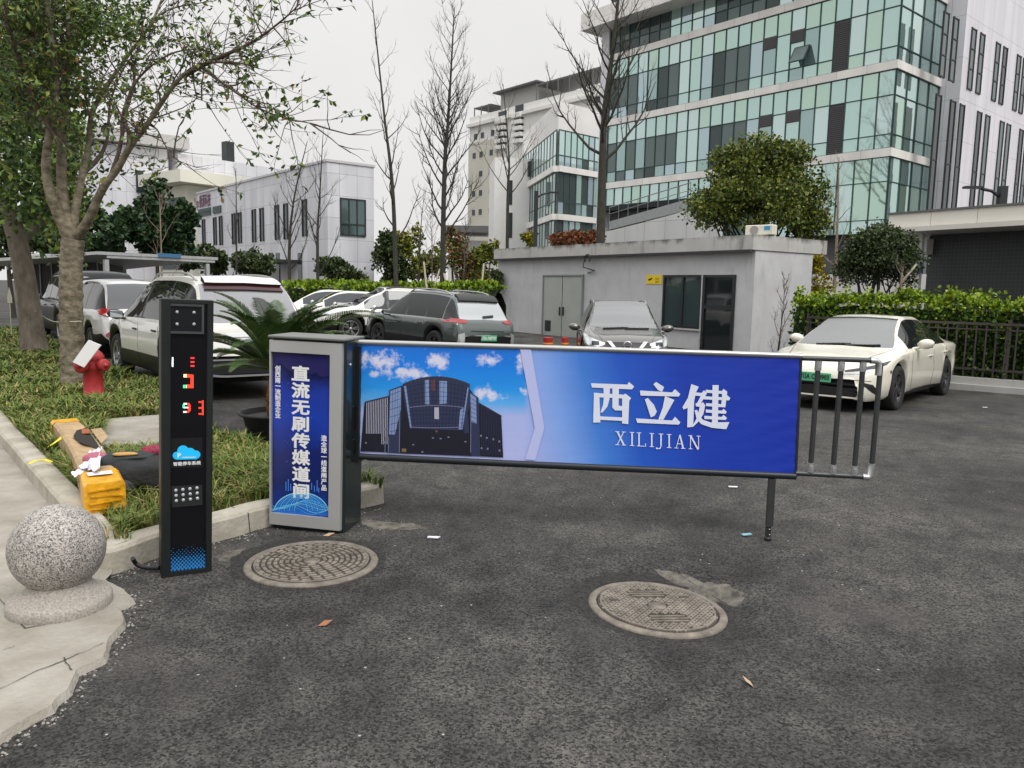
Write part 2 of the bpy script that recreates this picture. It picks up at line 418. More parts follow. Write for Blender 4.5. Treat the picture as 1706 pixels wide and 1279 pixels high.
# ------------------------------------------------------------ buildings
def panelled(name, col, w, h, line, rough=.55, var=.06, lw=.012, off=0.0):
    """cladding panels: joints drawn on the wall by distance along it and height"""
    m = bpy.data.materials.new(name); m.use_nodes = True; n, l = m.node_tree.nodes, m.node_tree.links; b = n['Principled BSDF']
    tc = n.new('ShaderNodeTexCoord'); sp = n.new('ShaderNodeSeparateXYZ'); l.new(tc.outputs['Object'], sp.inputs[0])
    ad = n.new('ShaderNodeMath'); ad.operation = 'ADD'; l.new(sp.outputs[0], ad.inputs[0]); l.new(sp.outputs[1], ad.inputs[1])
    cb = n.new('ShaderNodeCombineXYZ'); l.new(ad.outputs[0], cb.inputs[0]); l.new(sp.outputs[2], cb.inputs[1])
    br = n.new('ShaderNodeTexBrick'); br.offset = off; br.inputs['Scale'].default_value = 1; br.inputs['Brick Width'].default_value = w
    br.inputs['Row Height'].default_value = h; br.inputs['Mortar Size'].default_value = lw; br.inputs['Mortar Smooth'].default_value = 0
    br.inputs['Color1'].default_value = (*[c * (1 - var) for c in col], 1); br.inputs['Color2'].default_value = (*[min(1, c * (1 + var)) for c in col], 1)
    br.inputs['Mortar'].default_value = (*line, 1); l.new(cb.outputs[0], br.inputs['Vector'])
    nz = n.new('ShaderNodeTexNoise'); nz.inputs['Scale'].default_value = .35; nz.inputs['Detail'].default_value = 6
    mp = n.new('ShaderNodeMapping'); mp.inputs['Scale'].default_value = (3, 3, .35); l.new(tc.outputs['Object'], mp.inputs[0]); l.new(mp.outputs[0], nz.inputs['Vector'])
    rp = n.new('ShaderNodeMapRange'); rp.inputs[1].default_value = .3; rp.inputs[2].default_value = .7; rp.inputs[3].default_value = .86; rp.inputs[4].default_value = 1.06; l.new(nz.outputs[0], rp.inputs[0])
    mx = n.new('ShaderNodeMix'); mx.data_type = 'RGBA'; mx.blend_type = 'MULTIPLY'; mx.inputs[0].default_value = 1
    l.new(br.outputs[0], mx.inputs[6]); l.new(rp.outputs[0], mx.inputs[7]); l.new(mx.outputs[2], b.inputs['Base Color'])
    b.inputs['Roughness'].default_value = rough
    MATS[name] = m; return m

class Fac:
    """a wall plane: o on the ground line, u along the wall; hit() turns a photo pixel into (along, height) on the wall"""
    def __init__(s, o, u, lean=0.0):
        s.lean = lean; s.o = Vector((o[0], o[1], 0)); s.u = Vector((u[0], u[1], 0)).normalized(); s.n = Vector((s.u.y, -s.u.x, 0)); s.a = math.atan2(s.u.y, s.u.x)
    def hit(s, px, py, d=0.0):
        r = ray(px, py); o = s.o + s.n * d; t = (o - EYE).dot(s.n) / r.dot(s.n); p = EYE + r * t
        if s.lean: c, k = cos(s.lean), sin(s.lean); q = p - o; a, z = q.dot(s.u), q.z; return a * c - z * k, a * k + z * c
        return (p - o).dot(s.u), p.z
    def M(s): return Matrix.Translation(s.o) @ Matrix.Rotation(s.a, 4, 'Z')
# in a facade's own frame x runs along the wall, -y points out of it

M_WHITE = panelled('white_cladding', (.70, .685, .72), 1.2, 1.3, (.36, .35, .37))
M_WHITE2 = panelled('pale_cladding', (.66, .66, .70), 1.0, 1.1, (.38, .38, .41))
M_PLAINW = mat('white_render', (.74, .72, .70), .6, var=.05, vscale=.6)
M_BAND = mat('white_band', (.80, .77, .73), .5, var=.06, vscale=.8)
def glass(name, col, metal=.75, rough=.04):
    return mat(name, col, rough, metal, spec=.6)
GL = [glass('glass_teal', (.48, .65, .61)), glass('glass_pale', (.56, .70, .68)), glass('glass_green', (.47, .64, .55)), glass('glass_mid', (.34, .47, .46), .7),
      mat('glass_dark', (.045, .068, .066), .04, .25, spec=.7), mat('glass_room', (.12, .16, .155), .05, .3, spec=.6), mat('louvre_grey', (.085, .08, .085), .6),
      glass('glass_blue', (.44, .56, .60), .7)]
M_MULL = mat('mullion', (.035, .075, .07), .4, .2)
M_SLOT = mat('window_glass_dark', (.03, .04, .045), .05, 0, spec=.6)
M_FRAME = mat('window_frame_dark', (.03, .032, .034), .45)
M_LOUV = GL[6]

def curtain(parent, name, x0, x1, ncol, z0, z1, rows, pick, y=0.0, rnd=R, axis=0, mull=.020, tilt=.004):
    """one storey of curtain wall: panes in one mesh, its mullions a sub-part"""
    mb = MB(); mm = MB()
    zs = [z0 + (z1 - z0) * t for t in rows]
    def P(s, z, d=0.0): return Vector((s, y - d, z)) if axis == 0 else Vector((y + d, s, z))
    for c in range(ncol):
        a = x0 + (x1 - x0) * c / ncol; b = x0 + (x1 - x0) * (c + 1) / ncol
        for r in range(len(zs) - 1):
            t = [rnd.uniform(-tilt, tilt) for _ in range(4)]
            mi = pick(c, r)
            mb.quad(P(a, zs[r], t[0]), P(b, zs[r], t[1]), P(b, zs[r + 1], t[2]), P(a, zs[r + 1], t[3]), mi)
    for c in range(ncol + 1):
        a = x0 + (x1 - x0) * c / ncol
        p, q = P(a - mull, z0, -.02), P(a + mull, z1, .05); mm.box((p + q) / 2, [abs(k) for k in (q - p)])
    for z in zs:
        p, q = P(x0, z - mull, -.02), P(x1, z + mull, .045); mm.box((p + q) / 2, [abs(k) for k in (q - p)])
    o = mb.build(name, GL, parent); mm.build('mullion_grid', M_MULL, o); return o

# ---- the big glass office block with its white wing
C0 = at(1483, 253, 37); zA = C0.z
L0 = gp(1010, 310, zA); zB = at(1497, 107, 37).z; FL = zB - zA; zC, zD = zB + FL, zB + 2 * FL
fa = Fac(L0, C0 - L0); LEN = (C0 - L0).xy.length
off = thing('office_building', 'large teal glass office block with white floor bands and a white slotted wing', 'office building', (L0.x, L0.y, -.4), fa.a)
G0 = .4                                                 # local z of world zero
W_WING = 4.7
def pk(fl):
    rnd = random.Random(40 + fl)
    def f(c, r):
        k = NC - 1 - c                                  # columns counted from the sharp corner
        if fl in (1, 2) and k == 3 and r in (0, 1): return 6
        if fl in (1, 2) and k in (6, 8) and r == 2 and rnd.random() < .0: return 6
        if fl in (1, 2) and r in (0, 1):
            if k in (10, 11, 12): return 4 if k == 12 else 5
            if k >= 16: return rnd.choice((4, 5, 5, 3, 3, 7))
            if k in (5, 6, 8, 9, 13): return rnd.choice((3, 3, 0, 7)) if r == 1 else rnd.choice((3, 0, 0))
        if fl == 3: return rnd.choice((4, 5, 4)) if k >= 17 or 8 <= k <= 12 else rnd.choice((1, 7, 0, 0, 0))
        if r == 2: return rnd.choice((0, 0, 2, 2, 1))
        return rnd.choice((0, 1, 1, 0, 2, 0) if k < 9 else (1, 0, 7, 3, 0))
    return f
NC = 23
ROWS = (0, .18, .68, 1)
hb = .20
floors = [(.6 - .4 + 0.0, zA - hb), (zA + hb, zB - hb), (zB + hb, zC - hb), (zC + hb, zD - hb)]
# storey just under band A is glazed down to a dark soffit at the left and to the ground at the right
def pk0(c, r): return random.Random(c * 7 + r).choice((0, 2, 1, 0, 1))
curtain(off, 'glass_storey', 7.2, LEN, 13, G0 + zA - FL + hb, G0 + zA - hb, ROWS, pk0)
curtain(off, 'glass_storey', 0, 7.2, 10, G0 + zA - 1.25, G0 + zA - hb, (0, 1), pk0)
for i in (1, 2, 3): curtain(off, 'glass_storey', 0, LEN, NC, G0 + floors[i][0], G0 + floors[i][1], ROWS, pk(i))
for z0, z1 in ((zA - FL + hb, zA - hb), floors[1], floors[2], floors[3]):
    curtain(off, 'glass_return', .02, W_WING, 4, G0 + z0, G0 + z1, ROWS, lambda c, r: random.Random(c * 5 + r + int(z0 * 9)).choice((0, 1, 2, 0, 3)), y=LEN, axis=1)
for z in (zA, zB, zC):
    b = MB(); b.box((LEN / 2 - .05, .04, G0 + z), (LEN + .30, .30, hb * 2 - .02)); b.box((LEN - .05, W_WING / 2 + .10, G0 + z), (.30, W_WING - .2, hb * 2 - .022))
    b.build('floor_band', panelled('band_panel', (.80, .77, .73), 1.5, 3.1, (.5, .48, .46)) if 'band_panel' not in MATS else MATS['band_panel'], off)
core = MB(); core.box((LEN / 2 - .1, 7.2, G0 + 9.0), (LEN - .3, 13.6, 17.6)); core.build('inner_core', mat('interior_grey', (.10, .105, .10), .8, var=.4, vscale=.7), off)
pier = MB(); pier.box((-.34, .30, G0 + 9.2), (.62, .9, 17.4)); pier.build('corner_pier', M_WHITE, off)
cn = MB(); zt = 17.75
cn.box((LEN / 2 - .3, 6.0, G0 + zt + .55), (LEN + 2.2, 14.6, 1.0)); cn.build('cornice', MATS['band_panel'], off)
for k, rr in ((6, 2), (8, 2)):
    for fl in (1, 2):
        z0, z1 = floors[fl]; h = z1 - z0; a = LEN * (NC - 1 - k) / NC; b = LEN * (NC - k) / NC
        p = MB(); p.box(((a + b) / 2, -.03, G0 + z0 + h * .62), (b - a - .07, .05, h * .17))
        for q in range(7): p.box(((a + b) / 2, -.06, G0 + z0 + h * (.55 + .022 * q)), (b - a - .08, .02, .03))
        p.build('louvre_panel', M_LOUV, off)
for fl in (1, 2):
    z0, z1 = floors[fl]; h = z1 - z0; a = LEN * (NC - 1 - 3) / NC; b = LEN * (NC - 3) / NC; p = MB()
    for q in range(24): p.box(((a + b) / 2, -.035, G0 + z0 + h * (.02 + .027 * q)), (b - a - .07, .04, .055))
    p.build('louvre_panel', M_LOUV, off)
# the one vent window that is pushed open
s_, z_ = fa.hit(1337, 92); ow = MB(); Mx = Matrix.Translation((s_, -.06, G0 + z_ + .42)) @ Matrix.Rotation(radians(-32), 4, 'X')
ow.box((0, 0, -.48), (.80, .03, .96), M=Mx); o_ = ow.build('open_window', GL[1], off); ofr = MB()
for d in ((.80, .05, .05, 0, -.02), (.80, .05, .05, 0, -.94), (.05, .05, .96, -.39, -.48), (.05, .05, .96, .39, -.48)): ofr.box((d[3], 0, d[4]), d[:3], M=Mx)
ofr.build('frame', M_MULL, o_)
# white wing, its wall running away from the viewer
wo = C0 + fa.u * 1.0 - fa.n * W_WING; WLEN = 40.0
wg = MB(); wg.box((LEN + 1.0 - 6.0, W_WING + WLEN / 2, G0 + 8.7), (12.0, WLEN, 17.9))
wing = wg.build('wing_wall', panelled('wing_cladding', (.72, .70, .745), 1.35, 1.95, (.50, .48, .52), var=.025, lw=.014), off)
wf = Fac((wo.x, wo.y), -fa.n)                           # x along the wing wall
wall_n = wf.n
def wing_slot(px_t, py_t, px_b, py_b, ztop=None, zbot=None):
    s1, z1 = wf.hit(px_t, py_t); s2, z2 = wf.hit(px_b, py_b); s = (s1 + s2) / 2
    z1 = ztop or z1; z2 = zbot or z2
    m = MB(); x = LEN + 1.0
    y0 = W_WING + s
    m.box((x + .004, y0, G0 + (z1 + z2) / 2), (.05, .50, z1 - z2)); w = m.build('slot_window', GL[5] if R.random() < .5 else M_SLOT, off)
    f = MB()
    for dy in (-.27, .27): f.box((x + .02, y0 + dy, G0 + (z1 + z2) / 2), (.09, .05, z1 - z2 + .1))
    for q in range(4): f.box((x + .02, y0, G0 + z2 + (z1 - z2) * q / 3), (.08, .5, .05))
    f.build('frame', M_FRAME, w)
def zo(x, y): return 1120 + x / 2.906, y / 2.906
_, zt1 = wf.hit(*zo(1325, 62)); _, zb1 = wf.hit(*zo(1303, 370)); _, zt2 = wf.hit(*zo(1290, 462)); _, zb2 = wf.hit(*zo(1242, 1020))
for a, b, c, d in [(1325, 60, 1303, 370), (1370, 100, 1350, 400), (1457, 172, 1433, 458), (1497, 205, 1474, 482), (1572, 270, 1547, 530), (1605, 298, 1583, 553), (1669, 352, 1648, 595), (1697, 378, 1678, 612)]:
    wing_slot(*zo(a, b), *zo(c, d), zt1, zb1)
for a, b, c, d in [(1290, 460, 1242, 1020), (1357, 500, 1314, 1010), (1402, 525, 1358, 1010), (1482, 575, 1446, 1005), (1520, 600, 1488, 1005), (1590, 640, 1558, 1000), (1622, 657, 1590, 1000), (1680, 690, 1658, 990), (1706, 706, 1690, 985)]:
    wing_slot(*zo(a, b), *zo(c, d), zt2, min(zb2, 2.2))
# dark soffit, sloping ramp and white panelled wall below the left half
sf = MB(); sf.box((3.4, 1.6, G0 + zA - 1.45), (7.6, 3.8, .3)); sf.box((3.4, 3.4, G0 + 2.6), (7.6, .3, 5.6)); sf.build('dark_soffit', mat('soffit_dark', (.012, .014, .015), .6), off)
def fpt(px, py, d): s, z = fa.hit(px, py, d); return Vector((s, -d, z + G0))
rp_ = MB(); d = 1.2
a, b = fpt(1015, 369, d), fpt(1150, 330, d); rp_.prism([a, b, b - Vector((0, 0, .62)), a - Vector((0, 0, .5))], (0, 1.6, 0)); rp_.build('ramp', mat('ramp_grey', (.30, .31, .31), .6, var=.1), off)
rl_ = MB()
a2, b2 = a + Vector((0, -.02, .85)), b + Vector((0, -.02, .85)); rl_.tube([a2, b2], .03, 6); rl_.tube([a + Vector((0, -.02, .45)), b + Vector((0, -.02, .45))], .02, 6)
for t in range(9): p = a.lerp(b, t / 8); rl_.tube([p, p + Vector((0, -.02, .85))], .022, 5)
rl_.build('ramp_railing', mat('steel_grey', (.28, .29, .30), .4, .6), off)
col_ = MB()
for px, py in ((1082, 365), (1012, 385)):
    p = fpt(px, py, .9); col_.tube([Vector((p.x, p.y, 0)), Vector((p.x, p.y, p.z + .2))], .26, 12)
col_.build('ramp_column', MATS['ramp_grey'], off)
d = 2.2
w1 = [fpt(1000, 388, d), fpt(1065, 372, d), fpt(1125, 356, d), fpt(1200, 332, d)]
wl_ = MB(); wl_.prism([Vector((w1[0].x - .3, w1[0].y, 0))] + w1 + [Vector((w1[-1].x, w1[-1].y, 0))], (0, .35, 0)); wl_.build('ramp_wall', panelled('ramp_panel', (.62, .62, .61), 1.5, 6.0, (.3, .3, .3)), off)
lo = MB(); p = fpt(1340, 400, .6); q = fpt(1440, 400, .6)
lo.box(((p.x + q.x) / 2 + 1, -.55, 1.6), (9.4, .3, 2.9)); lo.build('plinth_wall', M_PLAINW, off)

# ---- left two-storey white building
C1 = at(545, 268, 40); zr = C1.z; l1 = gp(328, 323, zr); r1d = Vector((.75, .66, 0)).normalized()
fb = Fac(l1, C1 - l1); LB = (C1 - l1).xy.length
wb = thing('office_building', 'two storey white panelled building with tall slit windows and purple lettering', 'building', (l1.x, l1.y, -.4), fb.a)
DB = Fac((C1.x, C1.y), -fb.n).hit(623, 330)[0]
m = MB(); m.box((LB / 2, DB / 2, (zr + .4) / 2), (LB, DB, zr + .4)); m.build('wall', M_WHITE2, wb)
cp = MB(); cp.box((LB / 2, DB / 2, zr + .4 + .04), (LB + .12, DB + .12, .12)); cp.build('coping', mat('coping_grey', (.55, .54, .55), .6), wb)
_, zt1 = fb.hit(*[v / 3.045 for v in (1035, 1113)]); 
for (x, a, b) in ((1035, 1115, 1240), (1092, 1105, 1240), (1122, 1098, 1240), (1187, 1085, 1235), (1218, 1080, 1230), (1290, 1065, 1225), (1330, 1058, 1220), (1407, 1043, 1212), (1452, 1035, 1210), (1547, 1015, 1195)):
    s, z1 = fb.hit(x / 3.045, a / 3.045); _, z2 = fb.hit(x / 3.045, b / 3.045)
    f = MB(); f.box((s, 0, .4 + (z1 + z2) / 2), (.42, .08, z1 - z2)); wv = f.build('slit_window', M_SLOT, wb)
    g_ = MB(); g_.box((s + .24, -.03, .4 + (z1 + z2) / 2), (.05, .12, z1 - z2 + .1)); g_.box((s - .24, -.03, .4 + (z1 + z2) / 2), (.05, .12, z1 - z2 + .1)); g_.box((s, -.03, .4 + z1), (.5, .12, .06)); g_.build('frame', M_FRAME, wv)
for px in (452, 463, 500):
    s, z1 = fb.hit(px, 421); f = MB(); f.box((s, 0, .4 + z1 - .9), (.5, .08, 1.8)); f.build('slit_window', M_SLOT, wb)
# end face: one large dark window and a door below it
fe = Fac((C1.x, C1.y), -fb.n)
s1, z1 = fe.hit(567, 330); s2, z2 = fe.hit(608, 393)
m = MB(); m.box((LB, (s1 + s2) / 2, .4 + (z1 + z2) / 2), (.08, s2 - s1, z1 - z2)); bw = m.build('end_window', glass('glass_deep', (.10, .15, .15), .4), wb)
m = MB()
for t in (0, .33, .66, 1): m.box((LB + .03, lerp(s1, s2, t), .4 + (z1 + z2) / 2), (.10, .06, z1 - z2 + .06))
for t in (0, .3, 1): m.box((LB + .035, (s1 + s2) / 2, .4 + lerp(z2, z1, t)), (.10, s2 - s1, .06))
m.build('frame', M_FRAME, bw)
s3, z3 = fe.hit(545, 420)
m = MB(); a = fb.hit(478, 436); m.box((a[0], -.9, .4 + a[1]), (3.0, 2.0, .16)); m.build('door_canopy', M_FRAME, wb)
m = MB(); a = fb.hit(460, 440)
m.box((a[0], -.02, 1.6), (1.1, .08, 2.6)); m.build('door', M_SLOT, wb)
s, z = fb.hit(336, 337); m = MB(); glyphs(m, 'Yep·康源科技', .95, (s + .2, -.03, .4 + z), (1, 0, 0), (0, 0, 1), bold=.02, squash=.62); m.build('lettering', mat('sign_purple', (.12, .02, .06), .5), wb)
for (xa, xb, yy, hh) in ((332, 352, 351, .32), (332, 352, 356, .25), (356, 369, 346, .22), (356, 369, 351.5, .25)):
    a = fb.hit(xa, yy); b = fb.hit(xb, yy); m = MB(); m.box(((a[0] + b[0]) / 2, -.03, .4 + (a[1] + b[1]) / 2), (b[0] - a[0], .1, hh)); m.build('sign_strip', mat('sign_strip_green', (.05, .085, .08), .5), wb)

# ---- the larger white block behind it, with the chimney
zq = at(309, 229, 62).z; a0 = gp(120, 205, zq); a1 = gp(309, 229, zq)
ff = Fac(a0, a1 - a0); LA = (a1 - a0).xy.length
fb2 = thing('office_building', 'tall white block with overhanging roof slab, behind the tree on the left', 'building', (a0.x, a0.y, -.4), ff.a)
m = MB(); m.box((LA / 2 - .6, 8, (zq - .5) / 2), (LA - 1.2, 15, zq + .3 - 1.0)); m.build('wall', M_WHITE2, fb2)
m = MB(); m.box((LA / 2, 8, zq + .4 - .45), (LA + .4, 16.6, .9)); m.build('roof_slab', mat('roof_slab_grey', (.46, .45, .44), .6, var=.1), fb2)
for (xa, xb, ya, yb) in ((228, 242, 282, 320), (257, 270, 286, 322), (230, 243, 334, 352)):
    p, q = ff.hit(xa, ya), ff.hit(xb, yb); m = MB(); m.box(((p[0] + q[0]) / 2, .5 - .02 - .5 + .48, .4 + (p[1] + q[1]) / 2), (q[0] - p[0], .12, p[1] - q[1])); m.build('window', M_SLOT, fb2)
zq2 = at(300, 256, 62).z; b0 = gp(296, 255, zq2); b1 = gp(520, 290, zq2); fc = Fac(b0, b1 - b0); LC = (b1 - b0).xy.length
lb = thing('office_building', 'long low white panelled block with a dark chimney on its roof', 'building', (b0.x, b0.y, -.4), fc.a)
m = MB(); m.box((LC / 2, 6, (zq2 + .4) / 2), (LC, 12, zq2 + .4)); m.build('wall', M_WHITE2, lb)
p = fc.hit(414, 268); m = MB(); m.box((p[0], 3, zq2 + .4 + .9), (.75, .75, 2.4)); m.build('chimney', M_FRAME, lb)
# cream entrance tower between them
zq3 = at(330, 292, 56).z; d0 = gp(304, 305, zq3); d1 = gp(432, 302, zq3)
e0 = at(306, 306, 57); et = thing('entrance_tower', 'cream entrance block with a projecting flat roof and dark side glazing', 'building', (e0.x, e0.y, -.4), fc.a)
m = MB(); m.box((2.9, 2.4, (e0.z + .4) / 2), (5.2, 4.4, e0.z + .4)); m.build('wall', mat('cream_panel', (.72, .70, .60), .6, var=.05, vscale=.5), et)
m = MB(); m.box((3.2, 2.0, e0.z + .4 + .45), (8.0, 6.0, .85)); m.build('roof', MATS['cream_panel'], et)
m = MB(); m.box((.28, 2.2, (e0.z + .4) * .62), (.1, 3.6, e0.z * .6)); m.build('glazing', GL[4], et)

# ---- small glazed prow building in the middle distance
zp = at(930, 214, 68).z; P0 = at(930, 214, 68); pl_ = gp(871, 262, zp); pr_ = gp(999, 229, zp)
fl_ = Fac(pl_, P0 - pl_); LP = (P0 - pl_).xy.length; fr_ = Fac(P0, pr_ - P0); LR = (pr_ - P0).xy.length
pb = thing('glass_building', 'small white building with a sharp glazed corner seen between the bare trees', 'building', (P0.x, P0.y, -.4), 0)
def zof(py): return at(930, py, 68).z + .4
bands = [zof(281), zof(361)]
segs = [(zof(285) + .2, zof(216)), (zof(357) + 0, zof(285) - .25), (0.3, zof(365) - .2)]
Z = 0
for name, fc_, LL, ncol in (('left', fl_, LP, 13), ('right', fr_, LR, 7)):
    for z0, z1 in ((bands[0] + .25, zof(216)), (bands[1] + .25, bands[0] - .25), (.2, bands[1] - .25)):
        rnd = random.Random(int(z0 * 10) + ncol)
        if name == 'left':
            pick = lambda c, r, rnd=rnd: rnd.choice((1, 1, 1, 0, 0, 3))
        else:
            pick = lambda c, r, rnd=rnd: rnd.choice((0, 1, 3, 7, 4, 2)) 
        mbg = MB(); mmg = MB(); rows = (0, .3, 1)
        for c in range(ncol):
            for r in range(2):
                a_, b_ = LL * c / ncol, LL * (c + 1) / ncol; y0, y1 = lerp(z0, z1, rows[r]), lerp(z0, z1, rows[r + 1])
                q0 = fc_.o - Vector((P0.x, P0.y, 0)) + fc_.n * .12
                mbg.quad(q0 + fc_.u * a_ + Vector((0, 0, y0)), q0 + fc_.u * b_ + Vector((0, 0, y0)), q0 + fc_.u * b_ + Vector((0, 0, y1)), q0 + fc_.u * a_ + Vector((0, 0, y1)), pick(c, r))
        Mf = Matrix.Translation(fc_.o - Vector((P0.x, P0.y, 0))) @ Matrix.Rotation(fc_.a, 4, 'Z')
        for c in range(ncol + 1): mmg.box((LL * c / ncol, -.13, (z0 + z1) / 2), (.09, .05, z1 - z0), M=Mf)
        for t in rows: mmg.box((LL / 2, -.13, lerp(z0, z1, t)), (LL, .051, .09), M=Mf)
        g_ = mbg.build('glass_storey', GL, pb); mmg.build('mullion_grid', M_MULL, g_)
    for z in bands:
        m = MB(); m.box((LL / 2, -.12, z), (LL + .1, .5, .50), M=Mf); m.build('floor_band', M_BAND, pb)
wv_ = MB(); zt_ = zof(168)
base = [Vector((v.x - P0.x, v.y - P0.y, 0)) for v in (P0, pr_, Vector((pr_.x + 3, pr_.y + 22, 0)), Vector((pl_.x, pl_.y + 8, 0)), pl_)]
wv_.prism(base, (0, 0, zt_)); wv_.build('wall', M_PLAINW, pb)
m = MB(); q = fl_.hit(884, 283); Mf = Matrix.Translation(fl_.o - Vector((P0.x, P0.y, 0))) @ Matrix.Rotation(fl_.a, 4, 'Z'); m.box((q[0], -.25, q[1] + .4), (1.6, .3, 1.4), M=Mf); m.build('open_window', M_FRAME, pb)

# white block just left of it with slim slot windows
q0 = at(828, 262, 78); q1 = gp(871, 250, q0.z); fq = Fac(q0, Vector((1, .12, 0)))
sb = thing('white_block', 'plain white stair block with two slim slot windows beside the beige tower', 'building', (q0.x, q0.y, -.4), fq.a)
m = MB(); m.box((1.6, 3, (q0.z + .4) / 2), (3.6, 6, q0.z + .4)); m.build('wall', M_PLAINW, sb)
for y0, y1 in ((300, 341), (354, 396)):
    p, q = fq.hit(847, y0), fq.hit(853, y1); m = MB(); m.box(((p[0] + q[0]) / 2, 0, .4 + (p[1] + q[1]) / 2), (.42, .1, p[1] - q[1])); m.build('slot_window', M_SLOT, sb)

# ---- beige apartment tower
T0 = at(783, 196, 130); zt0 = T0.z; t1 = gp(1010, 137, zt0)
M_BEIGE = mat('beige_render', (.76, .745, .71), .8, var=.07, vscale=.12); M_BEIGE2 = mat('beige_dark_render', (.56, .54, .47), .85, var=.08, vscale=.1)
ft = Fac(T0, t1 - T0); LT = (t1 - T0).xy.length
tw = thing('apartment_tower', 'tall beige apartment tower with small windows and roof canopy behind the white buildings', 'apartment block', (T0.x, T0.y, -.4), ft.a)
m = MB(); m.box((LT / 2, 9, (zt0 + .4) / 2), (LT, 18, zt0 + .4)); m.build('wall', M_BEIGE, tw)
sL = ft.hit(829, 300)[0]; zL = ft.hit(800, 236)[1]
m = MB(); m.box((sL / 2, -.08, (zL + .4) / 2), (sL, .3, zL + .4)); m.build('lower_wall', M_BEIGE2, tw)
m = MB(); m.box((LT / 2, -.25, zt0 + .4 - 1.4), (LT + .4, .7, .5)); m.build('string_course', M_BEIGE, tw)
nwin = 0
wm_ = MB(); wm_.box((0, 0, 0), (.75, .12, .85)); 
win0 = None
rw = random.Random(5)
for r in range(14):
    z = zt0 - 3.2 - r * 3.0
    for xx in (1.6, 3.4, sL - 1.4):
        if z < 2 or rw.random() < .1: continue
        y_ = -.24 if z < zL else -.02
        if win0 is None:
            w_ = wm_.build('window', M_SLOT, tw); win0 = w_
        else: w_ = win0.copy(); COL.objects.link(w_); w_.parent = tw
        w_.location = (xx, y_, z + .4)
for px, py in ((905, 214), (947, 205), (960, 203), (1010, 190), (878, 262), (888, 259), (868, 222), (900, 240), (995, 165), (935, 176)):
    s, z = ft.hit(px, py); w_ = win0.copy(); COL.objects.link(w_); w_.parent = tw; w_.location = (s, -.02, z + .4); w_.scale = (1.6, 1, 1.1); nwin += 1
for k, (px0, px1, py) in enumerate(((830, 845, 205), (858, 873, 195))):
    for r in range(5):
        s0, z = ft.hit(px0, py + r * 10.5 ); s1, _ = ft.hit(px1, py + r * 10.5)
        b = MB(); b.box(((s0 + s1) / 2, -.4, z + .4), (s1 - s0, .8, .55)); bb = b.build('balcony', M_BEIGE, tw)
        b = MB(); b.box(((s0 + s1) / 2, -.06, z + 1.35), (s1 - s0 - .3, .12, 1.3)); b.build('opening', M_SLOT, bb)
pn = MB(); a, b = ft.hit(822, 165), ft.hit(885, 140); pn.box(((a[0] + b[0]) / 2, 5, zt0 + .4 + 1.4), (b[0] - a[0], 7, 3.0)); pn.build('penthouse', mat('tower_grey', (.36, .36, .34), .8), tw)
cnp = MB()
cnp.box(((a[0] + b[0]) / 2, 4.6, zt0 + .4 + 3.0), (b[0] - a[0] + 1.5, 8.4, .22)); c_ = ft.hit(1004, 130)[0]
cnp.box(((b[0] + c_) / 2 + 4, 3.4, zt0 + .4 + 2.4), (c_ - b[0] + 7, 5.6, .22)); cnp.box((2.4, 3, zt0 + .4 + 1.5), (4.2, 4.6, .22))
for i in range(9): cnp.tube([(b[0] + 1 + i * 2.3, .2, zt0 + .4), (b[0] + 1 + i * 2.3, .2, zt0 + 2.8)], .10, 5)
for i in range(3): cnp.tube([(.8 + i * 1.8, .3, zt0 + .4), (.8 + i * 1.8, .3, zt0 + 1.9)], .10, 5)
cnp.build('roof_canopy', mat('canopy_dark', (.12, .12, .12), .6), tw)
p0 = at(751, 388, 100); lw = thing('annex', 'low beige annex with a dark canopy at the foot of the tower', 'building', (p0.x, p0.y, -.4), 0)
m = MB(); m.box((3.2, 4, (at(800, 398, 100).z) / 2), (7.0, 8, at(800, 398, 100).z + .4)); m.build('wall', M_BEIGE, lw)
m = MB(); m.box((2.2, 1, at(780, 384, 100).z + .4), (6.2, 8, .8)); m.build('canopy', MATS['canopy_dark'], lw)
rw2 = random.Random(3)
for i in range(4):
    m = MB(); m.box((3.5 + .9 * i, -.03, 2.7 + .1), (.5, .1, .9)); m.build('window', M_SLOT, lw)

# ---- pale tower whose edge shows beyond the wing, top right
T2 = at(1640, -60, 150); t2 = thing('apartment_tower', 'weathered beige high rise showing above the white wing at the top right', 'apartment block', (T2.x, T2.y, -.4), radians(-20))
m = MB(); m.box((20, 9, 40), (40, 18, 80)); m.build('wall', mat('beige_weathered', (.40, .37, .31), .85, var=.35, vscale=.25, stretch=(1, 1, .3)), t2)
for r in range(6):
    for c in range(7):
        m = MB() if (r + c) == 0 else None
        if m: m.box((0, 0, 0), (1.3, .2, 1.6)); wq = m.build('window', M_SLOT, t2); w_ = wq
        else: w_ = wq.copy(); COL.objects.link(w_); w_.parent = t2
        w_.location = (1.8 + c * 2.6, -.04, 46 + r * 3.2)
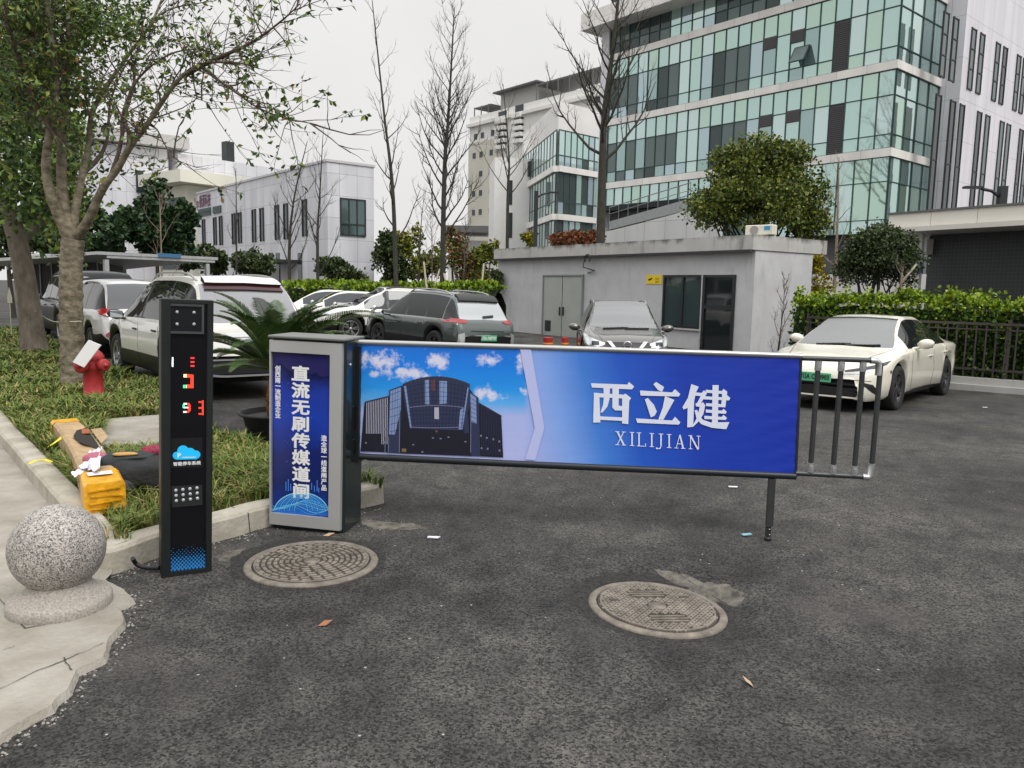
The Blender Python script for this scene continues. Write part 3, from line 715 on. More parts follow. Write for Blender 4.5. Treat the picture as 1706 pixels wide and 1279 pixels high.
# ------------------------------------------------------------ gatehouse, fence, hedges, pavilion, carport, lamps
def weathered(name, col, dark, streak=.55, mould=None):
    m = bpy.data.materials.new(name); m.use_nodes = True; n, l = m.node_tree.nodes, m.node_tree.links; b = n['Principled BSDF']
    tc = n.new('ShaderNodeTexCoord')
    def nz(sc, st, det=6):
        mp = n.new('ShaderNodeMapping'); mp.inputs['Scale'].default_value = st; l.new(tc.outputs['Object'], mp.inputs[0])
        x = n.new('ShaderNodeTexNoise'); x.inputs['Scale'].default_value = sc; x.inputs['Detail'].default_value = det; x.inputs['Roughness'].default_value = .65; l.new(mp.outputs[0], x.inputs['Vector']); return x
    a = nz(1.1, (1, 1, 1)); s_ = nz(3.2, (1, 1, .16))
    r1 = n.new('ShaderNodeMapRange'); r1.inputs[1].default_value = .3; r1.inputs[2].default_value = .7; r1.inputs[3].default_value = .86; r1.inputs[4].default_value = 1.08; l.new(a.outputs[0], r1.inputs[0])
    r2 = n.new('ShaderNodeMapRange'); r2.inputs[1].default_value = .56; r2.inputs[2].default_value = .78; r2.inputs[3].default_value = 0; r2.inputs[4].default_value = streak; l.new(s_.outputs[0], r2.inputs[0])
    m1 = n.new('ShaderNodeMix'); m1.data_type = 'RGBA'; m1.inputs[6].default_value = (*col, 1); m1.inputs[7].default_value = (*dark, 1); l.new(r2.outputs[0], m1.inputs[0])
    m2 = n.new('ShaderNodeMix'); m2.data_type = 'RGBA'; m2.blend_type = 'MULTIPLY'; m2.inputs[0].default_value = 1; l.new(m1.outputs[2], m2.inputs[6]); l.new(r1.outputs[0], m2.inputs[7])
    res = m2.outputs[2]
    if mould:                                           # black mould that grows along the upper edge and runs down in tongues
        sp = n.new('ShaderNodeSeparateXYZ'); l.new(tc.outputs['Object'], sp.inputs[0]); mm = nz(2.6, (1, 1, .35), 8)
        ma = n.new('ShaderNodeMath'); ma.operation = 'MULTIPLY_ADD'; ma.inputs[1].default_value = .75; l.new(mm.outputs[0], ma.inputs[0]); l.new(sp.outputs[2], ma.inputs[2])
        r3 = n.new('ShaderNodeMapRange'); r3.inputs[1].default_value = mould + .30; r3.inputs[2].default_value = mould + .46; r3.inputs[4].default_value = .8; l.new(ma.outputs[0], r3.inputs[0])
        m3 = n.new('ShaderNodeMix'); m3.data_type = 'RGBA'; l.new(r3.outputs[0], m3.inputs[0]); l.new(res, m3.inputs[6]); m3.inputs[7].default_value = (.075, .072, .066, 1); res = m3.outputs[2]
    l.new(res, b.inputs['Base Color']); b.inputs['Roughness'].default_value = .88
    z = nz(26, (1, 1, 1), 4); bp = n.new('ShaderNodeBump'); bp.inputs['Strength'].default_value = .25; bp.inputs['Distance'].default_value = .02; l.new(z.outputs[0], bp.inputs['Height']); l.new(bp.outputs[0], b.inputs['Normal'])
    MATS[name] = m; return m
M_REND = weathered('grey_render', (.56, .56, .57), (.33, .33, .335), .75)
CRp = at(1261, 391, 23); zpar = CRp.z; M_PARA = weathered('parapet_render', (.50, .49, .47), (.15, .15, .14), .8, zpar + .2 - .02)
CLp = gp(830, 415, zpar)
fg = Fac(CLp, CRp - CLp); LG = (CRp - CLp).xy.length; GB = -.2
gh = thing('gatehouse', 'low grey rendered gatehouse with flat roof and stained parapet', 'gatehouse', (CLp.x, CLp.y, GB), fg.a)
_, zpb = fg.hit(1040, 424)
H_ = zpar - GB; hb_ = zpb - GB; fsd = Fac((CRp.x, CRp.y), -fg.n); DG = fsd.hit(1350, 500)[0]; DP = fsd.hit(1377, 404)[0]
m = MB(); m.box((LG / 2, DG / 2, hb_ / 2), (LG - .02, DG, hb_)); m.build('wall', M_REND, gh)
m = MB(); m.box((LG / 2 - .02, (DP - .175) / 2, (hb_ + H_) / 2), (LG + .10, DP + .175, H_ - hb_)); m.build('parapet', M_PARA, gh)
m = MB(); m.box((LG / 2, -.22, hb_ - .03), (LG, .10, .07)); m.build('overhang_shade_strip', mat('overhang_shade_dark', (.05, .05, .05), .8), gh)  # dark strip painting in the shadow under the parapet overhang
# steel double door
a, b = fg.hit(908, 460), fg.hit(972, 459); dz = a[1] - GB
m = MB(); m.box(((a[0] + b[0]) / 2, -.01, dz / 2), (b[0] - a[0], .06, dz)); dr = m.build('door', mat('door_grey_green', (.40, .42, .39), .55, var=.06, vscale=1.2), gh)
m = MB()
m.box((a[0] - .03, -.02, dz / 2), (.06, .12, dz + .06)); m.box((b[0] + .03, -.02, dz / 2), (.06, .12, dz + .06)); m.box(((a[0] + b[0]) / 2, -.02, dz + .03), (b[0] - a[0] + .12, .121, .06)); m.build('frame', mat('steel_frame_grey', (.24, .25, .25), .5), dr)
m = MB(); m.box(((a[0] + b[0]) / 2, -.045, dz / 2), (.015, .012, dz)); m.build('door_gap', M_FRAME, dr)
m = MB(); xc = (a[0] + b[0]) / 2
for k in (-1, 1): m.box((xc + k * .11, -.07, 1.02), (.05, .06, .34), bev=.01)
m.build('handle', M_FRAME, dr)
m = MB(); m.box((a[0] + .32, -.045, .42), (.36, .02, .42))
for q in range(6): m.box((a[0] + .32, -.055, .25 + q * .068), (.36, .03, .03))
m.build('vent_grille', mat('vent_dark', (.04, .04, .042), .6), dr)
# window and glazed door under one dark frame
a, b, c = fg.hit(1107, 458), fg.hit(1172, 457), fg.hit(1227, 456); s0, z0 = fg.hit(1107, 544); wz1, wz0 = a[1] - GB, z0 - GB
M_GLS = mat('gatehouse_glass', (.045, .065, .068), .04, 0, spec=.8); M_BLK = mat('black_frame', (.022, .024, .026), .4)
m = MB(); m.box(((a[0] + b[0]) / 2, .02, (wz0 + wz1) / 2), (b[0] - a[0], .05, wz1 - wz0)); w = m.build('window', M_GLS, gh)
m = MB()
for x in (a[0] + .04, lerp(a[0], b[0], .52), b[0] - .04): m.box((x, -.02, (wz0 + wz1) / 2), (.07, .08, wz1 - wz0))
for z in (wz0 + .04, wz1 - .04): m.box(((a[0] + b[0]) / 2, -.021, z), (b[0] - a[0], .082, .08))
m.build('frame', M_BLK, w)
m = MB(); m.box(((a[0] + b[0]) / 2, -.04, wz0 - .03), (b[0] - a[0] + .1, .12, .05)); m.build('sill', M_PARA, w)
m = MB(); m.box(((b[0] + c[0]) / 2 + .03, .02, wz1 / 2), (c[0] - b[0] - .06, .05, wz1)); w = m.build('glazed_door', mat('door_glass', (.018, .022, .024), .05, 0, spec=.7), gh)
m = MB(); x0, x1 = b[0] + .05, c[0]
for x in (x0 + .04, x1 - .04): m.box((x, -.02, wz1 / 2), (.09, .08, wz1))
for z in (wz1 - .05, wz1 * .60, wz1 * .57, .06): m.box(((x0 + x1) / 2, -.021, z), (x1 - x0, .082, .06))
m.build('frame', M_BLK, w)
m = MB(); m.box((b[0] + .02, -.03, wz1 / 2), (.05, .09, wz1)); m.build('mullion', mat('alu_trim', (.55, .56, .56), .4, .5), gh)
# wall sign, cable hook
a, b = fg.hit(1078, 458), fg.hit(1103, 473); cx_, cz_ = (a[0] + b[0]) / 2, (a[1] + b[1]) / 2 - GB; sw, sh = b[0] - a[0], a[1] - b[1]
m = MB(); m.box((cx_, -.015, cz_), (sw, .02, sh)); sg = m.build('sign_plate', mat('sign_yellow', (.85, .62, .02), .5), gh)
m = MB(); glyphs(m, '监控区域', sh * .24, (cx_ + sw * .22, -.026, cz_ + sh * .04), (1, 0, 0), (0, 0, 1), squash=.62); glyphs(m, '请勿停车', sh * .26, (cx_ + sw * .22, -.026, cz_ - sh * .28), (1, 0, 0), (0, 0, 1), squash=.6)
M_BLACKP = mat('black_print', (.02, .02, .02), .5)
m.prism([(cx_ - sw * .40, -.027, cz_ - sh * .02), (cx_ - sw * .14, -.027, cz_ + sh * .22), (cx_ - sw * .10, -.027, cz_ + sh * .06), (cx_ - sw * .30, -.027, cz_ - sh * .16)], (0, -.002, 0)); m.build('lettering', M_BLACKP, sg)
p = fg.hit(989, 432); m = MB(); m.tube([Vector((p[0] + .16 * cos(t), -.30, p[1] - GB + .02 + .15 * sin(t))) for t in [k * pi / 8 for k in range(-2, 11)]], .022, 6)
m.tube([Vector((p[0] - .16, -.3, p[1] - GB)), Vector((p[0] - .3, -.25, p[1] - GB - .28)), Vector((p[0] + .2, -.1, p[1] - GB - .42)), Vector((p[0] - .25, -.06, p[1] - GB - .5))], .02, 6)
m.build('cable_hook', M_BLACKP, gh)

# air conditioner on the gatehouse roof
p = gp(1274, 391, zpar); ac = thing('air_conditioner', 'cream air conditioner unit on the gatehouse roof with a round fan grille', 'air conditioner', (p.x + .12, p.y + .75, zpar + .015), fg.a + .25)
m = MB(); m.box((0, 0, .17), (.86, .34, .30), bev=.02); m.build('casing', mat('ac_cream', (.70, .66, .56), .5, var=.06), ac)
m = MB(); m.lathe([(.0, 0), (.125, 0), (.13, .012)], 20, (-.14, -.172, .17), M=Matrix.Rotation(pi / 2, 4, 'X'))
m.build('fan_grille', mat('grille_grey', (.30, .29, .27), .6), ac)
m = MB(); m.box((.26, -.174, .22), (.18, .006, .12)); m.build('sticker', mat('sticker_blue', (.03, .30, .52), .5), ac)
m = MB(); m.box((-.3, 0, .01), (.06, .36, .02)); m.box((.3, 0, .01), (.06, .36, .02)); m.build('foot', M_FRAME, ac)

# red buckets by the door
M_RED = mat('bucket_red', (.42, .035, .035), .5); M_ORG = mat('bucket_orange', (.65, .22, .03), .5)
for px, lab in ((913, 'larger red bucket with orange rim in front of the gatehouse door'), (941, 'small red bucket half hidden beside the dark car')):
    q = at(px, 570, 23.5); t = thing('bucket', lab, 'bucket', (q.x, q.y, gz(q.x, q.y)), 0, 'red buckets by the gatehouse door')
    k = 1.0 if px < 930 else .72; zt_ = at(px, 562, 23.5).z - gz(q.x, q.y)
    m = MB(); m.lathe([(.11 * k, 0), (.15 * k, zt_ * .86), (.155 * k, zt_)], 16); m.build('body', M_RED, t)
    m = MB(); m.lathe([(.150 * k, zt_ * .40), (.158 * k, zt_ * .42), (.160 * k, zt_ * .56), (.152 * k, zt_ * .58)], 16, cap=False); m.build('band', M_ORG, t)

# ---- fence with concrete kerb and hedge on the right
def leafball(mb, c, r, n, size, rnd, nm=3, up=.25, shell=.5, flat=1.0, wts=None):
    """n small leaves through an ellipsoid, denser towards its outside"""
    for _ in range(n):
        d = Vector((rnd.gauss(0, 1), rnd.gauss(0, 1), rnd.gauss(0, 1))).normalized(); k = (shell + (1 - shell) * rnd.random()) if rnd.random() < .8 else rnd.random()
        p = Vector(c) + Vector((d.x * r[0] * k, d.y * r[1] * k, d.z * r[2] * k))
        leaf(mb, p, d, size * rnd.uniform(.6, 1.35), rnd, rnd.choices(range(nm), wts)[0] if wts else rnd.randrange(nm), up)
def leaf(mb, p, d, s_, rnd, mi, up=.25, asp=.45):
    a = (d * rnd.uniform(.2, 1) + Vector((rnd.gauss(0, .7), rnd.gauss(0, .7), rnd.gauss(0, .7) + up))).normalized()
    b = a.cross(Vector((rnd.gauss(0, 1), rnd.gauss(0, 1), rnd.gauss(0, 1))))
    b = b.normalized() if b.length > 1e-4 else a.orthogonal()
    n_ = a.cross(b) * s_ * .12
    mb.add([p, p + a * s_ * .5 + b * s_ * asp - n_, p + a * s_, p + a * s_ * .5 - b * s_ * asp - n_, p + a * s_ * .5], [(0, 1, 4), (1, 2, 4), (2, 3, 4), (3, 0, 4)], mi)
def leafmats(pre, cols, rough=.45, spec=.35):
    return [mat(f'{pre}_{i}', c, rough, spec=spec, var=.15, vscale=3) for i, c in enumerate(cols)]
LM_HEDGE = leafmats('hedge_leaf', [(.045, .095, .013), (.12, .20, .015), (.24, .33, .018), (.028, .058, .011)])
LM_DARK = leafmats('dark_leaf', [(.040, .062, .022), (.058, .085, .027), (.085, .112, .034), (.026, .040, .016)])
LM_OLIVE = leafmats('olive_leaf', [(.070, .105, .016), (.13, .155, .022), (.20, .205, .026), (.038, .058, .013)])
LM_TREE = leafmats('tree_leaf', [(.062, .118, .022), (.105, .165, .030), (.19, .225, .034), (.038, .068, .018), (.22, .115, .030)])
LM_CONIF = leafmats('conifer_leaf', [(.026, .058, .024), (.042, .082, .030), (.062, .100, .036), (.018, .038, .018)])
LM_RUST = leafmats('rust_leaf', [(.16, .045, .02), (.22, .08, .03), (.10, .035, .018), (.25, .12, .05)])
LM_YEL = leafmats('yellow_leaf', [(.30, .24, .02), (.45, .36, .02), (.12, .14, .02), (.20, .18, .02)])

f0 = at(1706, 539, 14.7); f1 = gp(1345, 526, f0.z)
fdir = (f0 - f1).xy.normalized(); fdir = Vector((fdir.x, fdir.y, 0)); FLN = (f0 - f1).xy.length + 2.2
ffc = Fac(f1, fdir); GF = -.17; zr_top = f0.z - GF
fk = thing('fence', 'dark brown metal bar fence on a concrete kerb in front of the hedge', 'fence', (f1.x, f1.y, GF), ffc.a)
M_IRON = mat('fence_iron', (.060, .050, .045), .6, .3, var=.2, vscale=8)
kz = .27
m = MB(); m.box((FLN / 2, .02, kz / 2), (FLN, .26, kz)); m.box((FLN / 2, -.14, .07), (FLN, .18, .14), mi=0); m.build('kerb', weathered('fence_kerb', (.40, .39, .37), (.16, .15, .14), .6), fk)
m = MB(); m.box((FLN / 2, 0, zr_top - .03), (FLN, .05, .045)); m.box((FLN / 2, 0, kz + .16), (FLN, .04, .04)); m.box((FLN / 2, 0, zr_top - .14), (FLN, .03, .025)); m.build('rail', M_IRON, fk)
bar = MB(); bar.box((0, 0, (kz + zr_top - .05) / 2 + .02), (.028, .02, zr_top - kz - .05)); b0 = None
nb = int(FLN / .168)
for i in range(min(nb, 70)):
    if b0 is None: o = b0 = bar.build('bar', M_IRON, fk)
    else: o = b0.copy(); COL.objects.link(o); o.parent = fk
    o.location = (.08 + i * .168, 0, 0)
for i in range(5):
    m = MB(); m.box((.02 + i * 1.9, .03, (kz + zr_top + .06) / 2), (.06, .06, zr_top - kz + .06)); m.build('post', M_IRON, fk)
def hedge(name, label, loc, rz, L_, W_, H_, n, size, rnd, mats=LM_HEDGE, gr=None, extra=0):
    t = thing(name, label, 'hedge', loc, rz, gr)
    m = MB(); rows = []
    k = int(L_ / .4)
    for i in range(k + 1):
        x = L_ * i / k; q = [noise.noise(Vector((x * 1.3, j * 3.1, L_))) * .12 for j in range(6)]
        rows.append([Vector((x, -W_ / 2 + .16 + q[0], 0)), Vector((x, -W_ / 2 + .16 + q[1], H_ * .75)), Vector((x, -.1, H_ - .15 + q[2])), Vector((x, .15, H_ - .15 + q[3])), Vector((x, W_ / 2 - .15, H_ * .7)), Vector((x, W_ / 2 - .1, 0))])
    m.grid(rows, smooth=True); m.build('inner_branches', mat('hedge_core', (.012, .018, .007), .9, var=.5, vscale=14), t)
    m = MB()
    for _ in range(n):
        x = rnd.uniform(0, L_); s_ = rnd.random()
        bmp = .20 * noise.noise(Vector((x * 1.1, L_, 5))) + .17 * noise.noise(Vector((x * 3.3, 3, L_)))
        if s_ < .45: p = Vector((x, -W_ / 2 + rnd.gauss(0, .06) + bmp * .4, H_ * rnd.uniform(.05, 1))); d = Vector((0, -1, .35))
        else: p = Vector((x, rnd.uniform(-W_ / 2, W_ / 2), H_ + bmp + abs(rnd.gauss(0, .05)) - .03)); d = Vector((0, -.3, 1))
        hz = p.z / H_
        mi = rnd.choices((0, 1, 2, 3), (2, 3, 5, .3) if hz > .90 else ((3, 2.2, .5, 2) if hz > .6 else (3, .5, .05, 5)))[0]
        leaf(m, p, d, size * rnd.uniform(.6, 1.5), rnd, mi, .3)
    for _ in range(extra):                              # young shoots standing out of the top
        x = rnd.uniform(0, L_); y = rnd.uniform(-W_ / 2, 0); h = rnd.uniform(.08, .34)
        for q in range(9): leaf(m, Vector((x + rnd.gauss(0, .02), y, H_ - .02 + h * q / 8)), Vector((rnd.gauss(0, 1), rnd.gauss(0, 1), .6)), size * 1.3, rnd, rnd.choice((1, 2, 2)), .2)
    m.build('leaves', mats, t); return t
rh = random.Random(21)
hz_ = at(1600, 504, 15.9).z - GF
hp = f1 + Vector((-fdir.y, fdir.x, 0)) * .62 - fdir * .4
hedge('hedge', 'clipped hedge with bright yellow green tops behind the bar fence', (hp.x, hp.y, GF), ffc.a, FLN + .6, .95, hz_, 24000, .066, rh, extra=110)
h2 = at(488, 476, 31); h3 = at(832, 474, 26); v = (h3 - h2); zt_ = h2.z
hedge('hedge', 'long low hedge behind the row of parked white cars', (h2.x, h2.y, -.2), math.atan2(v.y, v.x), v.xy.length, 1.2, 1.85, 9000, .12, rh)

# ---- pavilion with a deep white canopy edge
V0 = at(1480, 372, 21.5); V1 = gp(1706, 357, V0.z); fv = Fac(V0, V1 - V0); LV = (V1 - V0).xy.length + 6
pvn = thing('pavilion', 'flat roofed pavilion with a broad white canopy edge and dark grey louvred wall', 'pavilion', (V0.x, V0.y, -.5), fv.a)
ztp, zbt = fv.hit(1480, 358)[1] + .5, fv.hit(1480, 381)[1] + .5; zlip = fv.hit(1480, 389)[1] + .5
M_CAN = mat('canopy_white', (.66, .63, .57), .5, var=.05, vscale=.6)
m = MB()
for i in range(int(LV / 1.18) + 1): m.box((i * 1.18 + .59, 4.0, (ztp + zbt) / 2), (1.17, 8, ztp - zbt))
m.build('canopy', M_CAN, pvn)
m = MB(); m.box((LV / 2 - .12, 3.9, (zbt + zlip) / 2), (LV + .25, 8.3, zbt - zlip - .01)); m.build('canopy_lip', M_CAN, pvn)
m = MB(); m.box((LV / 2, 3.98, ztp + .03), (LV + .04, 8.06, .05)); m.build('roof_edge', mat('roof_edge_grey', (.12, .13, .13), .5), pvn)
s, _ = fv.hit(1545, 440, -1.2)
def louvred():
    m = bpy.data.materials.new('louvred_grey'); m.use_nodes = True; n, l = m.node_tree.nodes, m.node_tree.links; b = n['Principled BSDF']
    tc = n.new('ShaderNodeTexCoord'); sp = n.new('ShaderNodeSeparateXYZ'); l.new(tc.outputs['Object'], sp.inputs[0])
    cb = n.new('ShaderNodeCombineXYZ'); l.new(sp.outputs[0], cb.inputs[0]); l.new(sp.outputs[2], cb.inputs[1])
    br = n.new('ShaderNodeTexBrick'); br.offset = 0; br.inputs['Scale'].default_value = 1; br.inputs['Brick Width'].default_value = .10; br.inputs['Row Height'].default_value = .10; br.inputs['Mortar Size'].default_value = .004
    br.inputs['Color1'].default_value = (.036, .040, .043, 1); br.inputs['Color2'].default_value = (.043, .047, .050, 1); br.inputs['Mortar'].default_value = (.085, .09, .093, 1); l.new(cb.outputs[0], br.inputs['Vector']); l.new(br.outputs[0], b.inputs['Base Color'])
    b.inputs['Roughness'].default_value = .5; return m
m = MB(); m.box((s + 8, 1.2 + 2.5, zlip / 2), (16, 5, zlip - .02)); m.build('wall', louvred(), pvn)
m = MB(); p = fv.hit(1532, 440, -.45)[0]; m.box((p, .45, zlip / 2), (.10, .12, zlip - .02)); m.build('post', mat('post_white', (.68, .68, .66), .5), pvn)
m = MB(); p0_, p1_ = fv.hit(1508, 399, -.9), fv.hit(1543, 423, -.9); m.box(((p0_[0] + p1_[0]) / 2, 1.1, .5 + (p0_[1] + p1_[1]) / 2), (p1_[0] - p0_[0], .4, p0_[1] - p1_[1])); m.build('soffit_box', M_PLAINW, pvn)
m = MB(); p = fv.hit(1532, 449, -.35); m.box((p[0], .3, p[1] + .5), (.22, .06, .18)); m.build('blue_plate', mat('plate_blue_dark', (.04, .07, .16), .5), pvn)
# timber props and the small trunk they hold, by the hedge
M_POLE = mat('pale_timber', (.40, .36, .28), .8, var=.2, vscale=9)
a, b = at(1478, 500, 18.5), at(1527, 440, 18.6)
m = MB(); m.tube([a - (b - a) * .35, b], .028, 8); o = m.build('prop_pole', M_POLE, label='slanting pale timber pole propping the sapling by the pavilion', category='pole')

# ---- carport and slatted shed on the far left
k0 = at(173, 419, 23); k1 = gp(363, 428.5, k0.z); fk_ = Fac(k0, k1 - k0); LK = (k1 - k0).xy.length
cpt = thing('carport', 'carport with thin flat metal roof behind the parked cars at the left', 'carport', (k0.x, k0.y, -.1), fk_.a)
zc_ = k0.z + .1; M_STEEL = mat('carport_steel', (.42, .43, .43), .5, .2, var=.1)
m = MB(); m.prism([(-.2, 0, zc_), (LK, 0, zc_), (LK - .6, 5, zc_ - .35), (-2.2, 5, zc_ - .35)], (0, 0, -.09)); m.build('roof', M_STEEL, cpt)
m = MB(); m.box((LK / 2, .05, zc_ - .14), (LK - .2, .06, .08)); m.box((LK / 2 - .6, 4.9, zc_ - .5), (LK, .08, .10)); m.build('beam', M_STEEL, cpt)
for x, y in ((.1, .1), (LK - .35, .1), (.1, 4.8), (LK - .9, 4.8)):
    m = MB(); m.box((x, y, (zc_ - .2) / 2), (.12, .12, zc_ - .25)); m.build('post', M_STEEL, cpt)
m = MB(); a = fk_.hit(268, 424)[0]; m.box((a + .28, .02, zc_ - .02), (.75, .12, .12)); m.build('blue_panel', mat('panel_blue', (.05, .16, .30), .5), cpt)
k2 = at(44, 427, 25); sd = thing('shed', 'dark slatted shed with pale upright ribs behind the left tree', 'shed', (k2.x, k2.y, -.1), .12)
m = MB(); m.box((1.1, 1, k2.z / 2 + .05), (2.2, 2, k2.z + .1)); m.build('wall', mat('shed_dark', (.016, .016, .020), .5), sd)
m = MB(); m.box((1.1, 1, k2.z + .14), (2.4, 2.3, .10)); m.build('roof', M_STEEL, sd)
for i in range(7):
    m = MB(); m.box((.05 + .35 * i, -.03, k2.z / 2), (.03, .05, k2.z)); m.build('rib', mat('rib_grey', (.26, .26, .27), .5), sd)

# ---- street lamps
M_LAMP = mat('lamp_grey', (.035, .037, .04), .45, .3)
def lamp(px, ytop, Y, side, h_px, label, r):
    p = at(px, ytop, Y); t = thing('street_lamp', label, 'street lamp', (p.x, p.y, -.4), 0, 'square post street lamps')
    H_ = p.z + .4; m = MB(); m.box((0, 0, H_ / 2), (r * 2, r * 2, H_)); m.build('post', M_LAMP, t)
    m = MB(); k = side; z_ = H_ - r * 3.4; m.tube([(0, 0, z_), (k * r * 3, 0, z_ + r * 2.0), (k * r * 6, 0, z_ + r * 2.6)], r * .45, 6); m.build('arm', M_LAMP, t)
    m = MB(); m.box((k * r * 8.4, 0, z_ + r * 2.9), (r * 5, r * 2.2, r * .6)); m.build('lamp_head', M_LAMP, t)
lamp(893.5, 318, 36, 1, 0, 'dark square street lamp with short arm, beyond the gatehouse roof', .095)
lamp(1671, 310, 27, -1, 0, 'dark street lamp with long arm standing behind the pavilion roof', .12)
# ------------------------------------------------------------ cars
def pchip(pts):
    xs_ = [p[0] for p in pts]; ys_ = [p[1] for p in pts]; n = len(pts)
    h = [xs_[i + 1] - xs_[i] for i in range(n - 1)]; d = [(ys_[i + 1] - ys_[i]) / h[i] for i in range(n - 1)]
    m = [d[0]] + [0 if d[i - 1] * d[i] <= 0 else 3 * (h[i - 1] + h[i]) / ((2 * h[i] + h[i - 1]) / d[i - 1] + (h[i] + 2 * h[i - 1]) / d[i]) for i in range(1, n - 1)] + [d[-1]]
    def f(x):
        if x <= xs_[0]: return ys_[0]
        if x >= xs_[-1]: return ys_[-1]
        i = 0
        while x > xs_[i + 1]: i += 1
        t = (x - xs_[i]) / h[i]; t2, t3 = t * t, t * t * t
        return ys_[i] * (2 * t3 - 3 * t2 + 1) + h[i] * m[i] * (t3 - 2 * t2 + t) + ys_[i + 1] * (-2 * t3 + 3 * t2) + h[i] * m[i + 1] * (t3 - t2)
    return f
def paint(name, col, metal=0.0, rough=.32):
    m = mat(name, col, rough, metal, coat=1.0, spec=.5, var=.03, vscale=2.5, rvar=.05)
    n, l = m.node_tree.nodes, m.node_tree.links                # the inner face of the shell is cloth trim
    ge = n.new('ShaderNodeNewGeometry'); d = n.new('ShaderNodeBsdfDiffuse'); d.inputs[0].default_value = (.05, .05, .052, 1); mx = n.new('ShaderNodeMixShader')
    l.new(ge.outputs['Backfacing'], mx.inputs[0]); l.new(n['Principled BSDF'].outputs[0], mx.inputs[1]); l.new(d.outputs[0], mx.inputs[2]); l.new(mx.outputs[0], n['Material Output'].inputs[0])
    return m
def clear_glass(name, tint, ior):
    m = bpy.data.materials.new(name); m.use_nodes = True; n, l = m.node_tree.nodes, m.node_tree.links; n.remove(n['Principled BSDF'])
    t = n.new('ShaderNodeBsdfTransparent'); t.inputs[0].default_value = (*tint, 1); g_ = n.new('ShaderNodeBsdfGlossy'); g_.inputs['Roughness'].default_value = .02
    fr = n.new('ShaderNodeFresnel'); fr.inputs[0].default_value = ior; mx = n.new('ShaderNodeMixShader'); l.new(fr.outputs[0], mx.inputs[0]); l.new(t.outputs[0], mx.inputs[1]); l.new(g_.outputs[0], mx.inputs[2]); l.new(mx.outputs[0], n['Material Output'].inputs[0])
    MATS[name] = m; return m
P_WHITE = paint('paint_white', (.72, .71, .66)); P_CREAM = paint('paint_cream', (.75, .72, .61)); P_BLACK = mat('paint_black', (.006, .006, .007), .22, spec=.35, var=.1)
P_GREEN = paint('paint_grey_green', (.085, .105, .10), .55, .28); P_BROWN = paint('paint_dark_grey', (.13, .125, .115), .65, .22)
G_SCREEN = clear_glass('windscreen_glass', (.66, .72, .71), 3.5); M_SEAT = mat('seat_cloth', (.028, .028, .030), .8); G_MIRR = mat('mirror_silver', (.5, .53, .55), .03, .8); G_SIDE = mat('side_glass', (.05, .056, .06), .03, .1, spec=.6); G_DARKG = mat('privacy_glass', (.012, .014, .015), .03, 0, spec=.5)
M_TRIM = mat('black_trim', (.014, .014, .015), .38); M_TYRE = mat('tyre_rubber', (.020, .020, .020), .85, var=.2, vscale=20, bump=.2, bscale=60)
M_RIM = mat('alloy_silver', (.42, .42, .43), .3, .8); M_RIMD = mat('alloy_dark', (.09, .09, .095), .35, .6); M_CHROME = mat('chrome', (.70, .70, .70), .12, 1.0)
M_LRED = mat('lamp_red', (.30, .012, .014), .12, spec=.7, coat=.5); M_LCLEAR = mat('lamp_clear', (.62, .64, .66), .1, .5, spec=.8); M_LDARK = mat('lamp_dark', (.03, .032, .036), .08, .2, spec=.9)
M_PGREEN = mat('plate_green', (.10, .42, .22), .4); M_PBLUE = mat('plate_blue', (.01, .10, .42), .4); M_PRINTW = mat('print_white', (.78, .78, .78), .5); M_MAROON = mat('lamp_maroon', (.05, .008, .010), .15, spec=.7)
M_SILV = mat('silver_trim', (.45, .45, .45), .3, .7)

